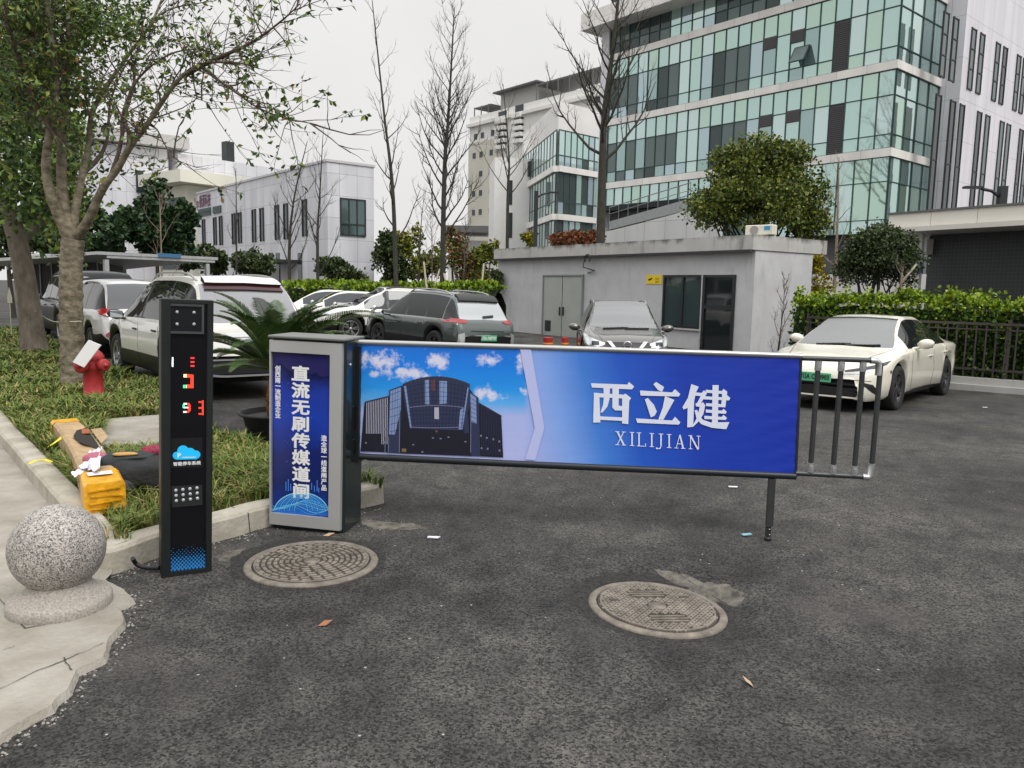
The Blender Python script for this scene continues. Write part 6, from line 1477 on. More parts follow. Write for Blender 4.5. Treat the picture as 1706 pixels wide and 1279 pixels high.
    bz = n.new('ShaderNodeTexNoise'); bz.inputs['Scale'].default_value = 3.5; bz.inputs['Detail'].default_value = 3; mpp = n.new('ShaderNodeMapping'); mpp.inputs['Rotation'].default_value = (0, .6, 0); mpp.inputs['Scale'].default_value = (1, 1, 5); l.new(tc.outputs['Object'], mpp.inputs[0]); l.new(mpp.outputs[0], bz.inputs['Vector'])
    bp = n.new('ShaderNodeBump'); bp.inputs['Strength'].default_value = .07; bp.inputs['Distance'].default_value = .02; l.new(bz.outputs[0], bp.inputs['Height']); l.new(bp.outputs[0], b.inputs['Normal'])
    return mt
TLb, TRb, BLb, BRb = hb2(594, 573), hb2(1333, 594.5), hb2(595, 757), hb2(1324, 791)
m = MB(); NX, NZ = 90, 24; rows = []
for j in range(NZ + 1):
    r = []
    for i in range(NX + 1):
        p = TLb.lerp(TRb, i / NX).lerp(BLb.lerp(BRb, i / NX), j / NZ)
        ed = min(i, NX - i) / 6; cr = math.exp(-ed) * .004 * sin(j * 1.9 + i * .7) + .0012 * sin(i * .35 + j * .5) + .004 * math.exp(-min(j, NZ - j) / 1.5) * noise.noise(Vector((i * .5, 0, 0)))
        r.append(p + Vector((0, -.005 + cr * .6, 0)))
    rows.append(r)
m.grid(rows); bk = [[p + Vector((0, .012, 0)) for p in r] for r in rows]; m.grid(bk); ban = m.build('banner', banner_mat(), boom)
K1 = .0105
def bz_(x, y): return 560 + x / 4.265, 540 + y / 4.265
pm = MB()
def pp(pts, mi, lift): fpoly(pm, bl_, [bz_(*p) for p in pts], mi, lift, .0002)
def arc(x0, x1, y0, yc, n=14): return [(lerp(x0, x1, i / n), y0 + (yc - y0) * (1 - (2 * i / n - 1) ** 2) + (0)) for i in range(n + 1)]
pp([(205, 548), (380, 508), (378, 908), (176, 900)], 0, K1)
pp([(1015, 560), (1174, 650), (1188, 944), (1022, 936)], 0, K1)
pp([(205, 548), (382, 505), (382, 515), (206, 558)], 3, K1 + .0012); pp([(1013, 552), (1176, 646), (1176, 655), (1013, 564)], 3, K1 + .0012)
for i in range(13):
    x = 218 + i * 12.2; yt = 556 - i * 3.2; pp([(x, yt), (x + 5, yt - 1.2), (x + 2, 775 if i < 9 else 850), (x - 3, 775 if i < 9 else 850)], 2, K1 + .0004)
for i in range(12):
    x = 1030 + i * 12; yt = 578 + i * 6.6; pp([(x, yt), (x + 3, yt + 2), (x + 9, 925), (x + 6, 925)], 1, K1 + .0004)
for x, y in ((1072, 805), (1118, 815), (1160, 830), (1035, 878), (1078, 882), (1162, 895), (1030, 790), (215, 840), (345, 835), (350, 745), (365, 578)): pp(disc((x, y), 7, 8, 8), 4, K1 + .001)
pp([(440, 470), (490, 425), (945, 450), (1000, 530), (1010, 934), (440, 912)], 0, K1 + .0002); pp([(380, 466), (472, 432), (458, 915), (366, 910)], 1, K1 + .0006); pp([(388, 472), (462, 446), (462, 600), (420, 782), (378, 780)], 5, K1 + .0008)
pp([(948, 474), (1012, 520), (1026, 936), (958, 934)], 1, K1 + .0006); pp([(955, 490), (996, 520), (1000, 705), (958, 690)], 5, K1 + .0008)
for k in range(6):
    pp([(388 - k, 500 + k * 52), (462, 470 + k * 55), (462, 473 + k * 55), (388 - k, 503 + k * 52)], 0, K1 + .001); pp([(955, 520 + k * 32), (998, 548 + k * 30), (998, 551 + k * 30), (955, 523 + k * 32)], 0, K1 + .001)
for k in range(3): pp([(405 + k * 18, 466 - k * 6), (407 + k * 18, 466 - k * 6), (398 + k * 18, 780), (396 + k * 18, 780)], 0, K1 + .001)
pp([(462, 720), (958, 730), (960, 934), (452, 915)], 0, K1 + .0009)
tp = arc(476, 950, 425, 372); pp(tp + [(955, 560), (900, 752), (528, 738), (486, 540)], 1, K1 + .0012)
pp(arc(476, 950, 422, 368) + list(reversed(arc(480, 946, 440, 388))), 3, K1 + .0016)
for k in range(11):
    f = k / 10; y0 = 455 + f * 270; xa, xb = lerp(486, 528, f), lerp(942, 900, f); yc = y0 - 42 * (1 - f) + f * 6
    a_ = arc(xa, xb, y0, yc); pp(a_ + [(x, y + (5 if k in (5, 10) else 2)) for x, y in reversed(a_)], 4 if k in (5, 10) else 0, K1 + .0018)
for k in range(17):
    f = (k + .5) / 17; xt, xb = lerp(486, 942, f), lerp(528, 900, f); yt = 430 - 50 * (1 - (2 * f - 1) ** 2)
    pp([(xt, yt), (xt + 2, yt), (xb + 2, 735), (xb, 735)], 0, K1 + .0020)
for pts in ([(632, 395), (664, 392), (666, 568), (634, 566)], [(735, 400), (790, 402), (790, 560), (735, 565)], [(880, 610), (908, 590), (902, 740), (872, 745)], [(484, 440), (500, 436), (540, 735), (528, 735)], [(935, 445), (944, 450), (900, 745), (890, 745)]): pp(pts, 5, K1 + .0015)
pp([(700, 588), (732, 588), (733, 672), (700, 670)], 2, K1 + .0024); pp([(908, 650), (940, 640), (946, 770), (912, 770)], 1, K1 + .0013); pp([(676, 395), (706, 395), (706, 470), (680, 470)], 6, K1 + .0015)
pp(disc((715, 758), 12, 10, 8), 6, K1 + .0026)
for x, y in ((550, 853), (690, 805), (745, 810), (920, 832), (800, 800), (615, 905)): pp(disc((x, y), 9, 5, 8), 4, K1 + .0014)
pp([(470, 880), (500, 882), (500, 905), (468, 903)], 7, K1 + .0014)
for x in (452, 958, 375, 350): pp([(x, 560 if x in (452, 958) else 800), (x + 4, 560 if x in (452, 958) else 800), (x + 2, 908), (x - 3, 908)], 4, K1 + .0022)
pm.build('building_print', [mat('print_night', (.010, .010, .022), .4), mat('print_navy', (.026, .034, .085), .4), mat('print_fin', (.40, .40, .52), .4), mat('print_roofline', (.035, .032, .06), .4), mat('print_steel', (.17, .18, .27), .4), mat('print_glass', (.20, .28, .50), .4), mat('print_brownred', (.13, .045, .06), .4), mat('print_amber', (.20, .14, .05), .4)], ban)
m = MB(); fpoly(m, bl_, [bz_(*p) for p in [(1305, 160), (1383, 162), (1480, 735), (1415, 962), (1343, 958), (1412, 735)]], 0, K1 + .0005, .0002); m.build('chevron_print', mat('print_lavender', (.47, .51, .82), .42), ban)
# the three big characters, brush serif style, stroke by stroke
def lz(x, y): return 960 + x / 4.487, 600 + y / 4.487
CH = [[(110, 170), (382, 180), (393, 160), (432, 194), (415, 216), (116, 202)], [(203, 190), (252, 194), (248, 290), (232, 345), (196, 388), (180, 388), (200, 330), (205, 280)], [(270, 192), (318, 196), (316, 336), (350, 342), (346, 374), (290, 372), (269, 352)], [(132, 240), (172, 254), (180, 462), (126, 464)], [(132, 240), (172, 244), (360, 256), (360, 284), (150, 274)], [(342, 262), (366, 247), (410, 281), (395, 300), (388, 475), (342, 470)], [(160, 416), (365, 426), (365, 452), (160, 442)],
      [(595, 160), (655, 198), (640, 234), (610, 222), (575, 178)], [(475, 224), (715, 238), (736, 214), (776, 250), (764, 269), (480, 262)], [(512, 290), (534, 280), (580, 332), (601, 382), (584, 412), (556, 425), (546, 396)], [(662, 266), (732, 294), (712, 330), (650, 442), (612, 440), (645, 350)], [(445, 432), (715, 448), (736, 420), (777, 462), (764, 479), (455, 465)],
      [(858, 176), (914, 196), (892, 240), (880, 300), (840, 350), (800, 366), (792, 348), (832, 280)], [(832, 305), (880, 285), (872, 495), (827, 499)], [(885, 238), (936, 242), (952, 222), (975, 244), (930, 318), (900, 320), (928, 266), (887, 262)], [(890, 318), (930, 318), (946, 312), (962, 334), (948, 400), (916, 452), (874, 492), (868, 484), (905, 420), (920, 346), (892, 342)], [(882, 372), (900, 368), (940, 440), (1000, 462), (1142, 460), (1118, 513), (1010, 502), (930, 474), (896, 430)],
      [(1016, 184), (1062, 184), (1056, 464), (1012, 462)], [(965, 218), (1085, 228), (1098, 212), (1126, 232), (1112, 348), (1080, 345), (1088, 250), (965, 240)], [(950, 266), (1114, 276), (1124, 258), (1149, 280), (1140, 298), (950, 290)], [(968, 318), (1112, 328), (1110, 350), (968, 340)], [(966, 366), (1086, 374), (1098, 360), (1122, 382), (1114, 398), (966, 388)], [(955, 412), (1084, 421), (1098, 406), (1124, 428), (1114, 444), (955, 436)]]
m = MB()
for k, pl in enumerate(CH): fpoly(m, bl_, [lz(*p) for p in pl], 0, K1 + .0006 + k * .00005, .0002)
def seg(a, b, w): 
    d = Vector((b[0] - a[0], b[1] - a[1])).normalized(); k = Vector((-d.y, d.x)) * w / 2
    return [(a[0] - k.x, a[1] - k.y), (b[0] - k.x, b[1] - k.y), (b[0] + k.x, b[1] + k.y), (a[0] + k.x, a[1] + k.y)]
LAT = []
def sl_(x): return (x - 290) * .055
def L_(a, b, w): LAT.append(seg((a[0], a[1] + sl_(a[0])), (b[0], b[1] + sl_(b[0])), w))
def ser(x, y, w): L_((x - w, y), (x + w, y), 5)
T_, B_ = 530, 628
L_((306, T_), (356, B_), 12); L_((354, T_), (306, B_), 6); [ser(x, y, 15) for x, y in ((306, T_), (354, T_), (306, B_), (356, B_))]
for x in (416, 563, 693): L_((x, T_), (x, B_), 11); ser(x, T_, 17); ser(x, B_, 17)
L_((468, T_), (468, B_), 11); ser(468, T_, 17); L_((452, B_), (516, B_), 5); L_((515, B_ - 22), (518, B_), 6)
L_((632, T_), (632, 615), 11); ser(632, T_, 17); L_((634, 612), (624, 640), 8); L_((626, 638), (600, 642), 7); LAT.append([(x, y + sl_(600)) for x, y in disc((601, 638), 7, 7, 8)])
L_((772, T_ - 2), (798, B_), 12); L_((772, T_ - 2), (746, B_), 5); L_((756, 595), (790, 595), 5); ser(746, B_, 14); ser(798, B_, 17)
L_((852, T_), (852, B_), 6); L_((852, T_), (908, B_ + 2), 12); L_((912, T_), (912, B_), 6); ser(850, T_, 15); ser(852, B_, 14); ser(912, T_, 15)
for k, pl in enumerate(LAT): fpoly(m, bl_, [lz(*p) for p in pl], 0, K1 + .0006 + k * .00003, .0002)
m.build('lettering', mat('print_white_blue', (.70, .74, .86), .42), ban)

# ---- manhole covers
M_MH = mat('manhole_resin', (.26, .225, .185), .85, var=.3, vscale=11, bump=.3, bscale=70, col2=(.105, .092, .075), detail=9); M_MHD = mat('manhole_dirt', (.055, .046, .037), .95, var=.3, vscale=12)
def manhole(px, py, r, label, style, tilt=0.0, dz=0.0, rz=0.0):
    p = gp(px, py); t = thing('manhole_cover', label, 'manhole cover', (p.x, p.y, dz), rz); t.rotation_euler = (0, tilt, rz)
    m = MB(); m.lathe([(r * .885, -.03), (r * .885, .006), (r * .90, .009), (r * .975, .007), (r, .001), (r, -.04)], 72, cap=False); m.build('ring', M_MH, t)
    m = MB(); ri = r * .87; m.lathe([(ri, -.03), (ri, .004), (ri * .975, .007), (0, .007)], 72, cap=False, mi=1); 
    if style == 'cross':
        g = .046; n = int(ri / g) + 1
        for i in range(-n, n + 1):
            for j in range(-n, n + 1):
                for ox in (0, .5):
                    x, y = (i + ox) * g * 1.0, (j + ox) * g
                    if x * x + y * y > (ri * .94) ** 2 or x * x + y * y < (ri * .17) ** 2: continue
                    if abs(x) < ri * .33 and abs(abs(y) - ri * .52) < .055: continue
                    m.box((x, y, .0085), (g * .80, g * .25, .010)); m.box((x, y, .0084), (g * .25, g * .80, .0099))
        for sy in (-1, 1):
            for k in (-1, 0, 1): m.box((0, sy * ri * .52 + k * .030, .009), (ri * .60, .012, .009))
        m.lathe([(ri * .15, .006), (ri * .15, .013), (0, .013)], 20, cap=False); m.lathe([(ri * .96, .006), (ri * .96, .013), (ri * .925, .013), (ri * .925, .006)], 72, cap=False)
    else:
        for k in range(1, 9):
            rr = ri * (.12 + .1 * k); nn = int(2 * pi * rr / .062)
            for q in range(nn):
                a = 2 * pi * (q + .5 * (k % 2)) / nn; m.box((0, 0, 0), (.046, ri * .062, .010), M=Matrix.Translation((rr * cos(a), rr * sin(a), .0085)) @ Matrix.Rotation(a + pi / 2, 4, 'Z'))
        m.lathe([(ri * .14, .006), (ri * .14, .013), (0, .013)], 20, cap=False); m.lathe([(ri * .985, .006), (ri * .985, .012), (ri * .955, .012), (ri * .955, .006)], 72, cap=False)
    m.build('lid', [M_MH, M_MHD], t)
    for a in (.5, 2.8): 
        m = MB(); m.box((r * .62 * cos(a), r * .62 * sin(a), .0145), (.05, .02, .004)); m.build('lifting_slot', M_CRACK, t)
    return t
manhole(520, 938, .390, 'round manhole cover with ringed pattern beside the barrier cabinet', 'ring', 0, .006)
manhole(1095, 1003, .368, 'tilted manhole cover with cross pattern sunk in the middle of the drive', 'cross', radians(3.2), -.030, .2)
def broken_edge(c, r, seed, name):  # broken asphalt edge; its dark colour, widest upper left, paints in the shadow
    rnd = random.Random(seed); m = MB(); n = 90; rows = []
    for f, h in ((1.005, .0), (1.035, .006), (None, .003), (9, -.004)):
        row = []
        for i in range(n):
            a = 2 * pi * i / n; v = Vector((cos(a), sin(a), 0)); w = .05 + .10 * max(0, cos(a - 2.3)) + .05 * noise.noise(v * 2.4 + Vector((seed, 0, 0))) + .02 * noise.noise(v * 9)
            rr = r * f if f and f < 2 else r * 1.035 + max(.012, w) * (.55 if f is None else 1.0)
            p = c + v * rr; p.z = gz(p.x, p.y) + h + .004 * noise.noise(p * 40) * (0 if f == 1.005 else 1); row.append(p)
        rows.append(row)
    m.grid(rows, closed=True, smooth=False); m.build(name, mat('crumbled_asphalt_shade', (.058, .054, .050), .95, vscale=45, bump=1.0, bscale=90, col2=(.012, .0115, .011), detail=9), kind='stuff', label='crumbled asphalt edge round a manhole cover, with its shadow painted in dark', category='asphalt')
broken_edge(gp(1095, 1003), .368, 3, 'crumbled_asphalt_shade'); broken_edge(gp(520, 938), .390, 8, 'crumbled_asphalt_shade')
# sandy mortar left beside the sunk cover and at the cabinet
def patch_dirt(px, name, m_, z=.006):
    q = jag([gp(x, y) for x, y in px], .03, 6); c = sum(q, Vector()) / len(q); mb = MB()
    rows = [[c.lerp(p, f) + Vector((0, 0, 0)) for p in q] for f in (0.02, .35, .7, 1)]
    for r, h in zip(rows, (z * 1.5, z * 1.4, z, -.002)):
        for p in r: p.z = gz(p.x, p.y) + h + .003 * noise.noise(p * 25)
    mb.grid(rows, closed=False); return mb.build(name, m_, kind='stuff', label='dry sandy mortar spilled on the asphalt', category='mortar')
M_SAND = mat('sand_mortar', (.20, .18, .145), .95, var=.3, vscale=13, bump=.6, bscale=90, col2=(.045, .042, .038), detail=12)
patch_dirt([(1084, 944), (1120, 947), (1165, 960), (1215, 970), (1246, 990), (1232, 1000), (1195, 992), (1160, 975), (1115, 962), (1084, 944)], 'mortar_spill', M_SAND, .007)
patch_dirt([(596, 862), (640, 868), (690, 872), (720, 880), (680, 884), (630, 882), (598, 874), (596, 862)], 'mortar_spill', M_SAND, .003)
patch_dirt([(356, 925), (392, 915), (420, 908), (410, 918), (385, 932), (362, 940), (356, 925)], 'mortar_spill', M_SAND, .003)

# ---- fire hydrant with a white card lying against it
hp_ = gp(157, 668, GZ_); M_HYD = mat('hydrant_red', (.40, .030, .035), .5, var=.25, vscale=7, bump=.1, bscale=40)
hy = thing('fire_hydrant', 'faded red fire hydrant standing in the grass beside the mossy tree', 'fire hydrant', hp_, radians(-15))
hh = at(160, 580, hp_.y).z - GZ_
m = MB(); m.lathe([(.145, 0), (.145, .03), (.118, .05), (.115, hh * .58), (.13, hh * .60), (.135, hh * .66), (.125, hh * .72), (.12, hh * .80)], 22); m.build('barrel', M_HYD, hy)
m = MB(); m.lathe([(.135, hh * .80), (.14, hh * .83), (.12, hh * .90), (.08, hh * .96), (.035, hh * .985), (.03, hh * 1.04), (0, hh * 1.045)], 22)
for k in range(8): m.lathe([(.014, hh * .785), (.014, hh * .86), (0, hh * .862)], 6, (.128 * cos(k * pi / 4 + .2), .128 * sin(k * pi / 4 + .2), 0), smooth=False)
m.build('bonnet', M_HYD, hy)
for a, rr, ln in ((-pi / 2, .085, .22), (-.15, .07, .24), (pi - .5, .06, .2)):
    m = MB(); M_ = Matrix.Translation((0, 0, hh * .70)) @ Matrix.Rotation(a, 4, 'Z') @ Matrix.Rotation(pi / 2, 4, 'Y'); m.lathe([(rr * .8, .05), (rr * .8, ln * .7), (rr * 1.1, ln * .72), (rr * 1.1, ln * .95), (rr * .8, ln), (rr * .3, ln), (rr * .3, ln + .03), (0, ln + .03)], 16, M=M_); m.build('outlet_cap', M_HYD, hy)
m = MB(); Yc = hp_.y - .26
pts = [at(*p, Yc) for p in ((147, 566.5), (168, 575), (140, 612), (121, 603))]; m.prism(pts, (0, .02, 0)); m.build('card', mat('card_white', (.78, .77, .78), .6), label='blank white card leaning against the fire hydrant', category='card')

# ---- long taped carton, paper and a black bag dumped on the verge
M_KRAFT = mat('carton_brown', (.40, .28, .155), .75, var=.22, vscale=9, bump=.6, bscale=9, detail=9); M_TAPE = mat('tape_yellow', (.72, .36, .012), .30, var=.22, vscale=14, bump=1.0, bscale=13); M_PAPER = mat('paper_white', (.72, .72, .80), .7)
e1 = gp(110, 728, GZ_ + .02); e2 = gp(176, 852, GZ_ + .02); dirc = (e2 - e1); LC_ = dirc.length; ac_ = math.atan2(dirc.y, dirc.x)
cb2 = thing('carton', 'long torn brown carton with bright yellow taped ends lying on the grass', 'carton', (e1.x, e1.y, GZ_ + .02), ac_)
def sect(x, w, h, sag=0, yo=0): 
    r = .02; ps = [(-w + r, 0), (w - r, 0), (w, r), (w, h - r), (w - r, h), (0, h - sag), (-w + r, h), (-w, h - r), (-w, r)]
    return [Vector((x + noise.noise(Vector((a * 9, b * 9, x * 3))) * .008, a + yo + noise.noise(Vector((x * 5, b * 6, 1))) * .008, b + noise.noise(Vector((x * 4, a * 7, 7))) * .006)) for a, b in ps]
LL_ = LC_
m = MB(); rows = [sect(LL_ * f, .115, lerp(.17, .20, f), .02 * sin(f * pi) , .03 * sin(f * pi)) for f in [i / 16 for i in range(17)]]
m.grid(rows, smooth=False, closed=True); m.poly(rows[0][::-1]); m.poly(rows[-1]); m.build('box', M_KRAFT, cb2)
m = MB(); 
def sleeve(f0, f1, g_=.006):
    rr = []
    for f in (f0, (f0 + f1) / 2, f1):
        s_ = sect(LL_ * f, .115 + g_, lerp(.17, .20, f) + g_, .02 * sin(f * pi), .03 * sin(f * pi)); rr.append([p - Vector((0, 0, g_ * .5)) for p in s_])
    m.grid(rr, smooth=False, closed=True); return rr
rr = sleeve(-.012, .05); m.poly(rr[0][::-1]); m.build('tape', M_TAPE, cb2); m = MB(); rr = sleeve(.86, 1.012)
for k in range(5):
    pass
c_ = sum(rr[-1], Vector()) / len(rr[-1]) + Vector((.012, 0, 0)); m.add(rr[-1] + [c_], [(i, (i + 1) % 9, 9) for i in range(9)]); m.build('tape', M_TAPE, cb2)
m = MB()
for k in range(4): z = .035 + k * .042; m.box((LL_ * 1.012 + .012, 0, z), (.012, .19, .010), M=Matrix.Rotation(.10 * (k % 2) - .05, 4, 'X'))
m.build('tape_fold', M_TAPE, cb2)
m = MB(); m.box((LL_ * .92, -.0, .2105), (.10, .15, .002)); m.build('label', M_PAPER, cb2)
m = MB(); hol = [(LL_ * .22, .09), (LL_ * .26, .0), (LL_ * .36, -.05), (LL_ * .46, -.03), (LL_ * .56, .05), (LL_ * .60, .085), (LL_ * .48, .088), (LL_ * .33, .088)]; m.prism([Vector((x, y + .03, .1865)) for x, y in hol], (0, 0, .0015)); m.build('tear', mat('tear_dark', (.018, .014, .012), .9), cb2)
m = MB(); fl = [Vector((LL_ * .27, .14, .19)), Vector((LL_ * .52, .14, .195)), Vector((LL_ * .46, .21, .215)), Vector((LL_ * .33, .20, .225))]; m.prism(fl, (0, .004, .004)); m.build('flap', M_KRAFT, cb2)
m = MB(); m.prism([Vector((LL_ * .26, .07, .189)), Vector((LL_ * .34, .05, .189)), Vector((LL_ * .36, .11, .20)), Vector((LL_ * .29, .12, .20))], (0, 0, .01)); m.build('rusty_part', mat('rust_orange', (.30, .085, .025), .6), cb2)
def crumple(name, pts, m_, label, cat, amp=.02, n=7, th=.003):
    a, b, c, d = pts; rows = []
    for j in range(n + 1):
        rows.append([a.lerp(b, i / n).lerp(d.lerp(c, i / n), j / n) + Vector((noise.noise(Vector((i * .8, j * .9, a.x * 9))), noise.noise(Vector((i * .9, j * .7, 5))), noise.noise(Vector((i * 1.1, j * 1.0, 9))) * 1.4)) * amp for i in range(n + 1)])
    m = MB(); m.grid(rows, smooth=False); o = m.build(name, m_, label=label, category=cat); return o
cz0 = GZ_ + .24
crumple('paper', [gp(148, 752, cz0), gp(170, 745, cz0 + .05), gp(166, 784, cz0 + .02), gp(134, 780, cz0 - .01)], M_PAPER, 'crumpled white paper lying on the torn brown carton', 'paper', .035)
crumple('paper', [gp(118, 787, cz0 - .03), gp(142, 776, cz0 - .02), gp(148, 782, cz0 - .02), gp(124, 795, cz0 - .035)], M_PAPER, 'flat white paper slip on the near end of the carton', 'paper', .012)
crumple('foam_piece', [gp(186, 768, .24), gp(207, 757, .30), gp(206, 775, .24), gp(187, 775, .2)], mat('foam_white', (.55, .53, .46), .8), 'pale torn foam piece standing in grass behind the black bag', 'foam', .012)
m = MB(); tp_ = [gp(*p) for p in ()]
def strap(pts, w, name, m_, label, cat):
    mb = MB(); l1, l2 = [], []
    for i, p in enumerate(pts):
        d = (pts[min(i + 1, len(pts) - 1)] - pts[max(0, i - 1)]).normalized(); s_ = d.cross(Vector((0, -.5, 1))).normalized() * w; l1.append(p - s_); l2.append(p + s_)
    mb.grid([l1, l2], smooth=False); mb.grid([[p + Vector((0, .001, .002)) for p in l2], [p + Vector((0, .001, .002)) for p in l1]], smooth=False); return mb.build(name, m_, label=label, category=cat)
M_YT = mat('strap_yellow', (.72, .60, .02), .5)
strap([gp(80, 744, .20), gp(90, 738, .24), gp(100, 731, .27), gp(108, 723, .30)], .014, 'tape_strip', M_YT, 'yellow tape strip across the far part of the carton', 'tape')
strap([gp(48, 773, .19), gp(60, 767, .20), gp(75, 766, .19), gp(87, 770, .18)], .012, 'tape_strip', M_YT, 'curled yellow tape strip on the kerb', 'tape')
M_BAG = mat('bag_black', (.014, .015, .016), .75, var=.2, vscale=20, bump=.4, bscale=35); M_BAGG = mat('bag_grey', (.045, .046, .048), .8, var=.2, vscale=20, bump=.3, bscale=30)
bc = gp(222, 822, GZ_); bag = thing('bag', 'limp black holdall with red mesh pocket beside the torn carton', 'bag', (bc.x, bc.y, GZ_ - .01), .2)
def blob(mb, c, r, n=18, mi=0, amp=.18, seed=0, sq=.8):
    rows = []
    for j in range(n + 1):
        th = pi * j / n; row = []
        for i in range(2 * n):
            ph = pi * i / n; d = Vector((sin(th) * cos(ph), sin(th) * sin(ph), cos(th)))
            k = 1 + amp * noise.noise(d * 1.8 + Vector((seed, 0, 0))) + amp * .4 * noise.noise(d * 5 + Vector((seed, 3, 0)))
            d2 = Vector([math.copysign(abs(t) ** sq, t) for t in d]); row.append(Vector(c) + Vector((d2.x * r[0], d2.y * r[1], max(-c[2] + .0, d2.z * r[2]))) * k)
        rows.append(row)
    mb.grid(rows, mi=mi, closed=True)
m = MB(); blob(m, (.10, .05, .12), (.30, .18, .15), seed=2); m.build('body', M_BAG, bag)
m = MB(); blob(m, (-.08, .12, .24), (.24, .12, .05), seed=6); m.build('flap', mat('bag_flap', (.020, .028, .027), .7, bump=.3, bscale=35), bag)
m = MB(); blob(m, (.16, .22, .27), (.16, .06, .05), seed=9); m.build('mesh_pocket', mat('mesh_red', (.22, .015, .045), .7, var=.6, vscale=60), bag)
m = MB(); blob(m, (-.27, .10, .26), (.08, .07, .035), seed=4); m.build('lining', mat('lining_pink', (.36, .10, .15), .7, var=.2, vscale=40), bag)
m = MB(); blob(m, (-.06, .06, .292), (.085, .035, .012), seed=8, amp=.1); m.build('tag', mat('tag_tan', (.46, .26, .08), .7), bag)
m = MB(); blob(m, (-.05, -.10, .075), (.105, .085, .075), seed=11, amp=.08, sq=1); m.build('end_pocket', M_BAGG, bag)
m = MB(); m.tube([Vector((.28, .18, .16)), Vector((.33, .10, .14)), Vector((.36, .0, .08)), Vector((.34, -.08, .03))], .012, 6); m.build('strap', M_BAGG, bag)

# ---- potted cycad behind the cabinet
pc = gp(462, 742); M_POT = mat('pot_black', (.018, .018, .018), .6, var=.2, vscale=8)
cy = thing('potted_cycad', 'sago cycad with long feathery fronds in a black plastic pot', 'potted plant', (pc.x, pc.y, gz(pc.x, pc.y)), 0)
zr_ = at(462, 684, pc.y).z
m = MB(); m.lathe([(.24, 0), (.27, .03), (.33, zr_ - .05), (.385, zr_ - .02), (.39, zr_), (.35, zr_ + .0), (.33, zr_ - .05)], 36); m.lathe([(.335, zr_ - .05), (0, zr_ - .03)], 30, cap=False); m.build('pot', M_POT, cy)
M_CAUD = mat('caudex_brown', (.16, .085, .035), .9, var=.4, vscale=30, bump=.6, bscale=40)
m = MB(); m.lathe([(.09, zr_ - .06), (.105, zr_ + .05), (.10, zr_ + .16), (.08, zr_ + .28), (.02, zr_ + .34)], 20)
rc = random.Random(8)
for _ in range(260):
    a = rc.uniform(0, 2 * pi); z = rc.uniform(zr_ - .04, zr_ + .34); p = Vector((.10 * cos(a), .10 * sin(a), z)); d = Vector((cos(a), sin(a), .9)); m.add([p, p + Vector((-sin(a), cos(a), 0)) * .012, p + d * .06], [(0, 1, 2)])
m.build('caudex', M_CAUD, cy)
LMC = [mat('cycad_leaf_a', (.042, .085, .022), .4, spec=.5), mat('cycad_leaf_b', (.085, .135, .032), .4, spec=.5), mat('cycad_stalk', (.10, .12, .035), .5)]
zc0 = at(462, 597, pc.y).z - gz(pc.x, pc.y)
FRN = []
for i in range(30): FRN.append((i * 2.399 + rc.uniform(-.3, .3), rc.choice((.15, .45, .75, 1.05, 1.3)) + rc.uniform(-.12, .12), rc.uniform(.78, 1.05)))
for (px, py) in ((350, 530), (348, 575), (352, 610), (360, 655), (392, 500), (430, 497), (455, 500), (540, 508), (585, 520), (632, 540), (600, 556), (575, 545), (640, 552), (560, 530), (500, 512)):
    q = at(px, py, pc.y - .05) - Vector((pc.x, pc.y, 0)) - Vector((0, 0, zc0 + gz(pc.x, pc.y))); FRN.append((math.atan2(-.15 + rc.uniform(-.25, .1), q.x), math.atan2(q.z + .18, abs(q.x) + .05) + .25, q.length * 1.12))
for a, el, ln in FRN:
    m = MB(); p = Vector((.05 * cos(a), .05 * sin(a), zc0 - .12)); th = min(1.35, el + .2); pts = [p]; N = 22
    for k in range(N):
        f = k / N; th2 = th - f * f * (1.05 if el > .3 else .75) - .12 * f; st = ln / N
        p = p + Vector((cos(a) * cos(th2), sin(a) * cos(th2), sin(th2))) * st; pts.append(p)
    m.tube(pts, [.008 * (1 - .8 * k / N) for k in range(N + 1)], 5, mi=2)
    sdv = Vector((-sin(a), cos(a), 0)); sh = rc.choice((0, 0, 1))
    for k in range(3, N * 3):
        f = k / (N * 3); i = min(int(f * N), N - 1); p = pts[i].lerp(pts[i + 1], f * N - i); d = (pts[i + 1] - pts[i]).normalized(); upv = sdv.cross(d); upv = upv if upv.z > 0 else -upv
        l_ = .17 * min(1, f * 5) * min(1, (1.04 - f) * 2.6) * rc.uniform(.88, 1.08)
        for s_ in (1, -1):
            dr = (sdv * s_ * .80 + d * .55 + upv * .34).normalized(); w = d * .0052; tip = p + dr * l_ - Vector((0, 0, l_ * .14)); mid = p + dr * l_ * .55 + upv * .006
            m.add([p - w, p + w, mid + w * 1.1, mid - w * 1.1, tip], [(0, 1, 2, 3), (3, 2, 4)], sh if rc.random() < .8 else 1 - sh)
    m.build('frond', LMC, cy)

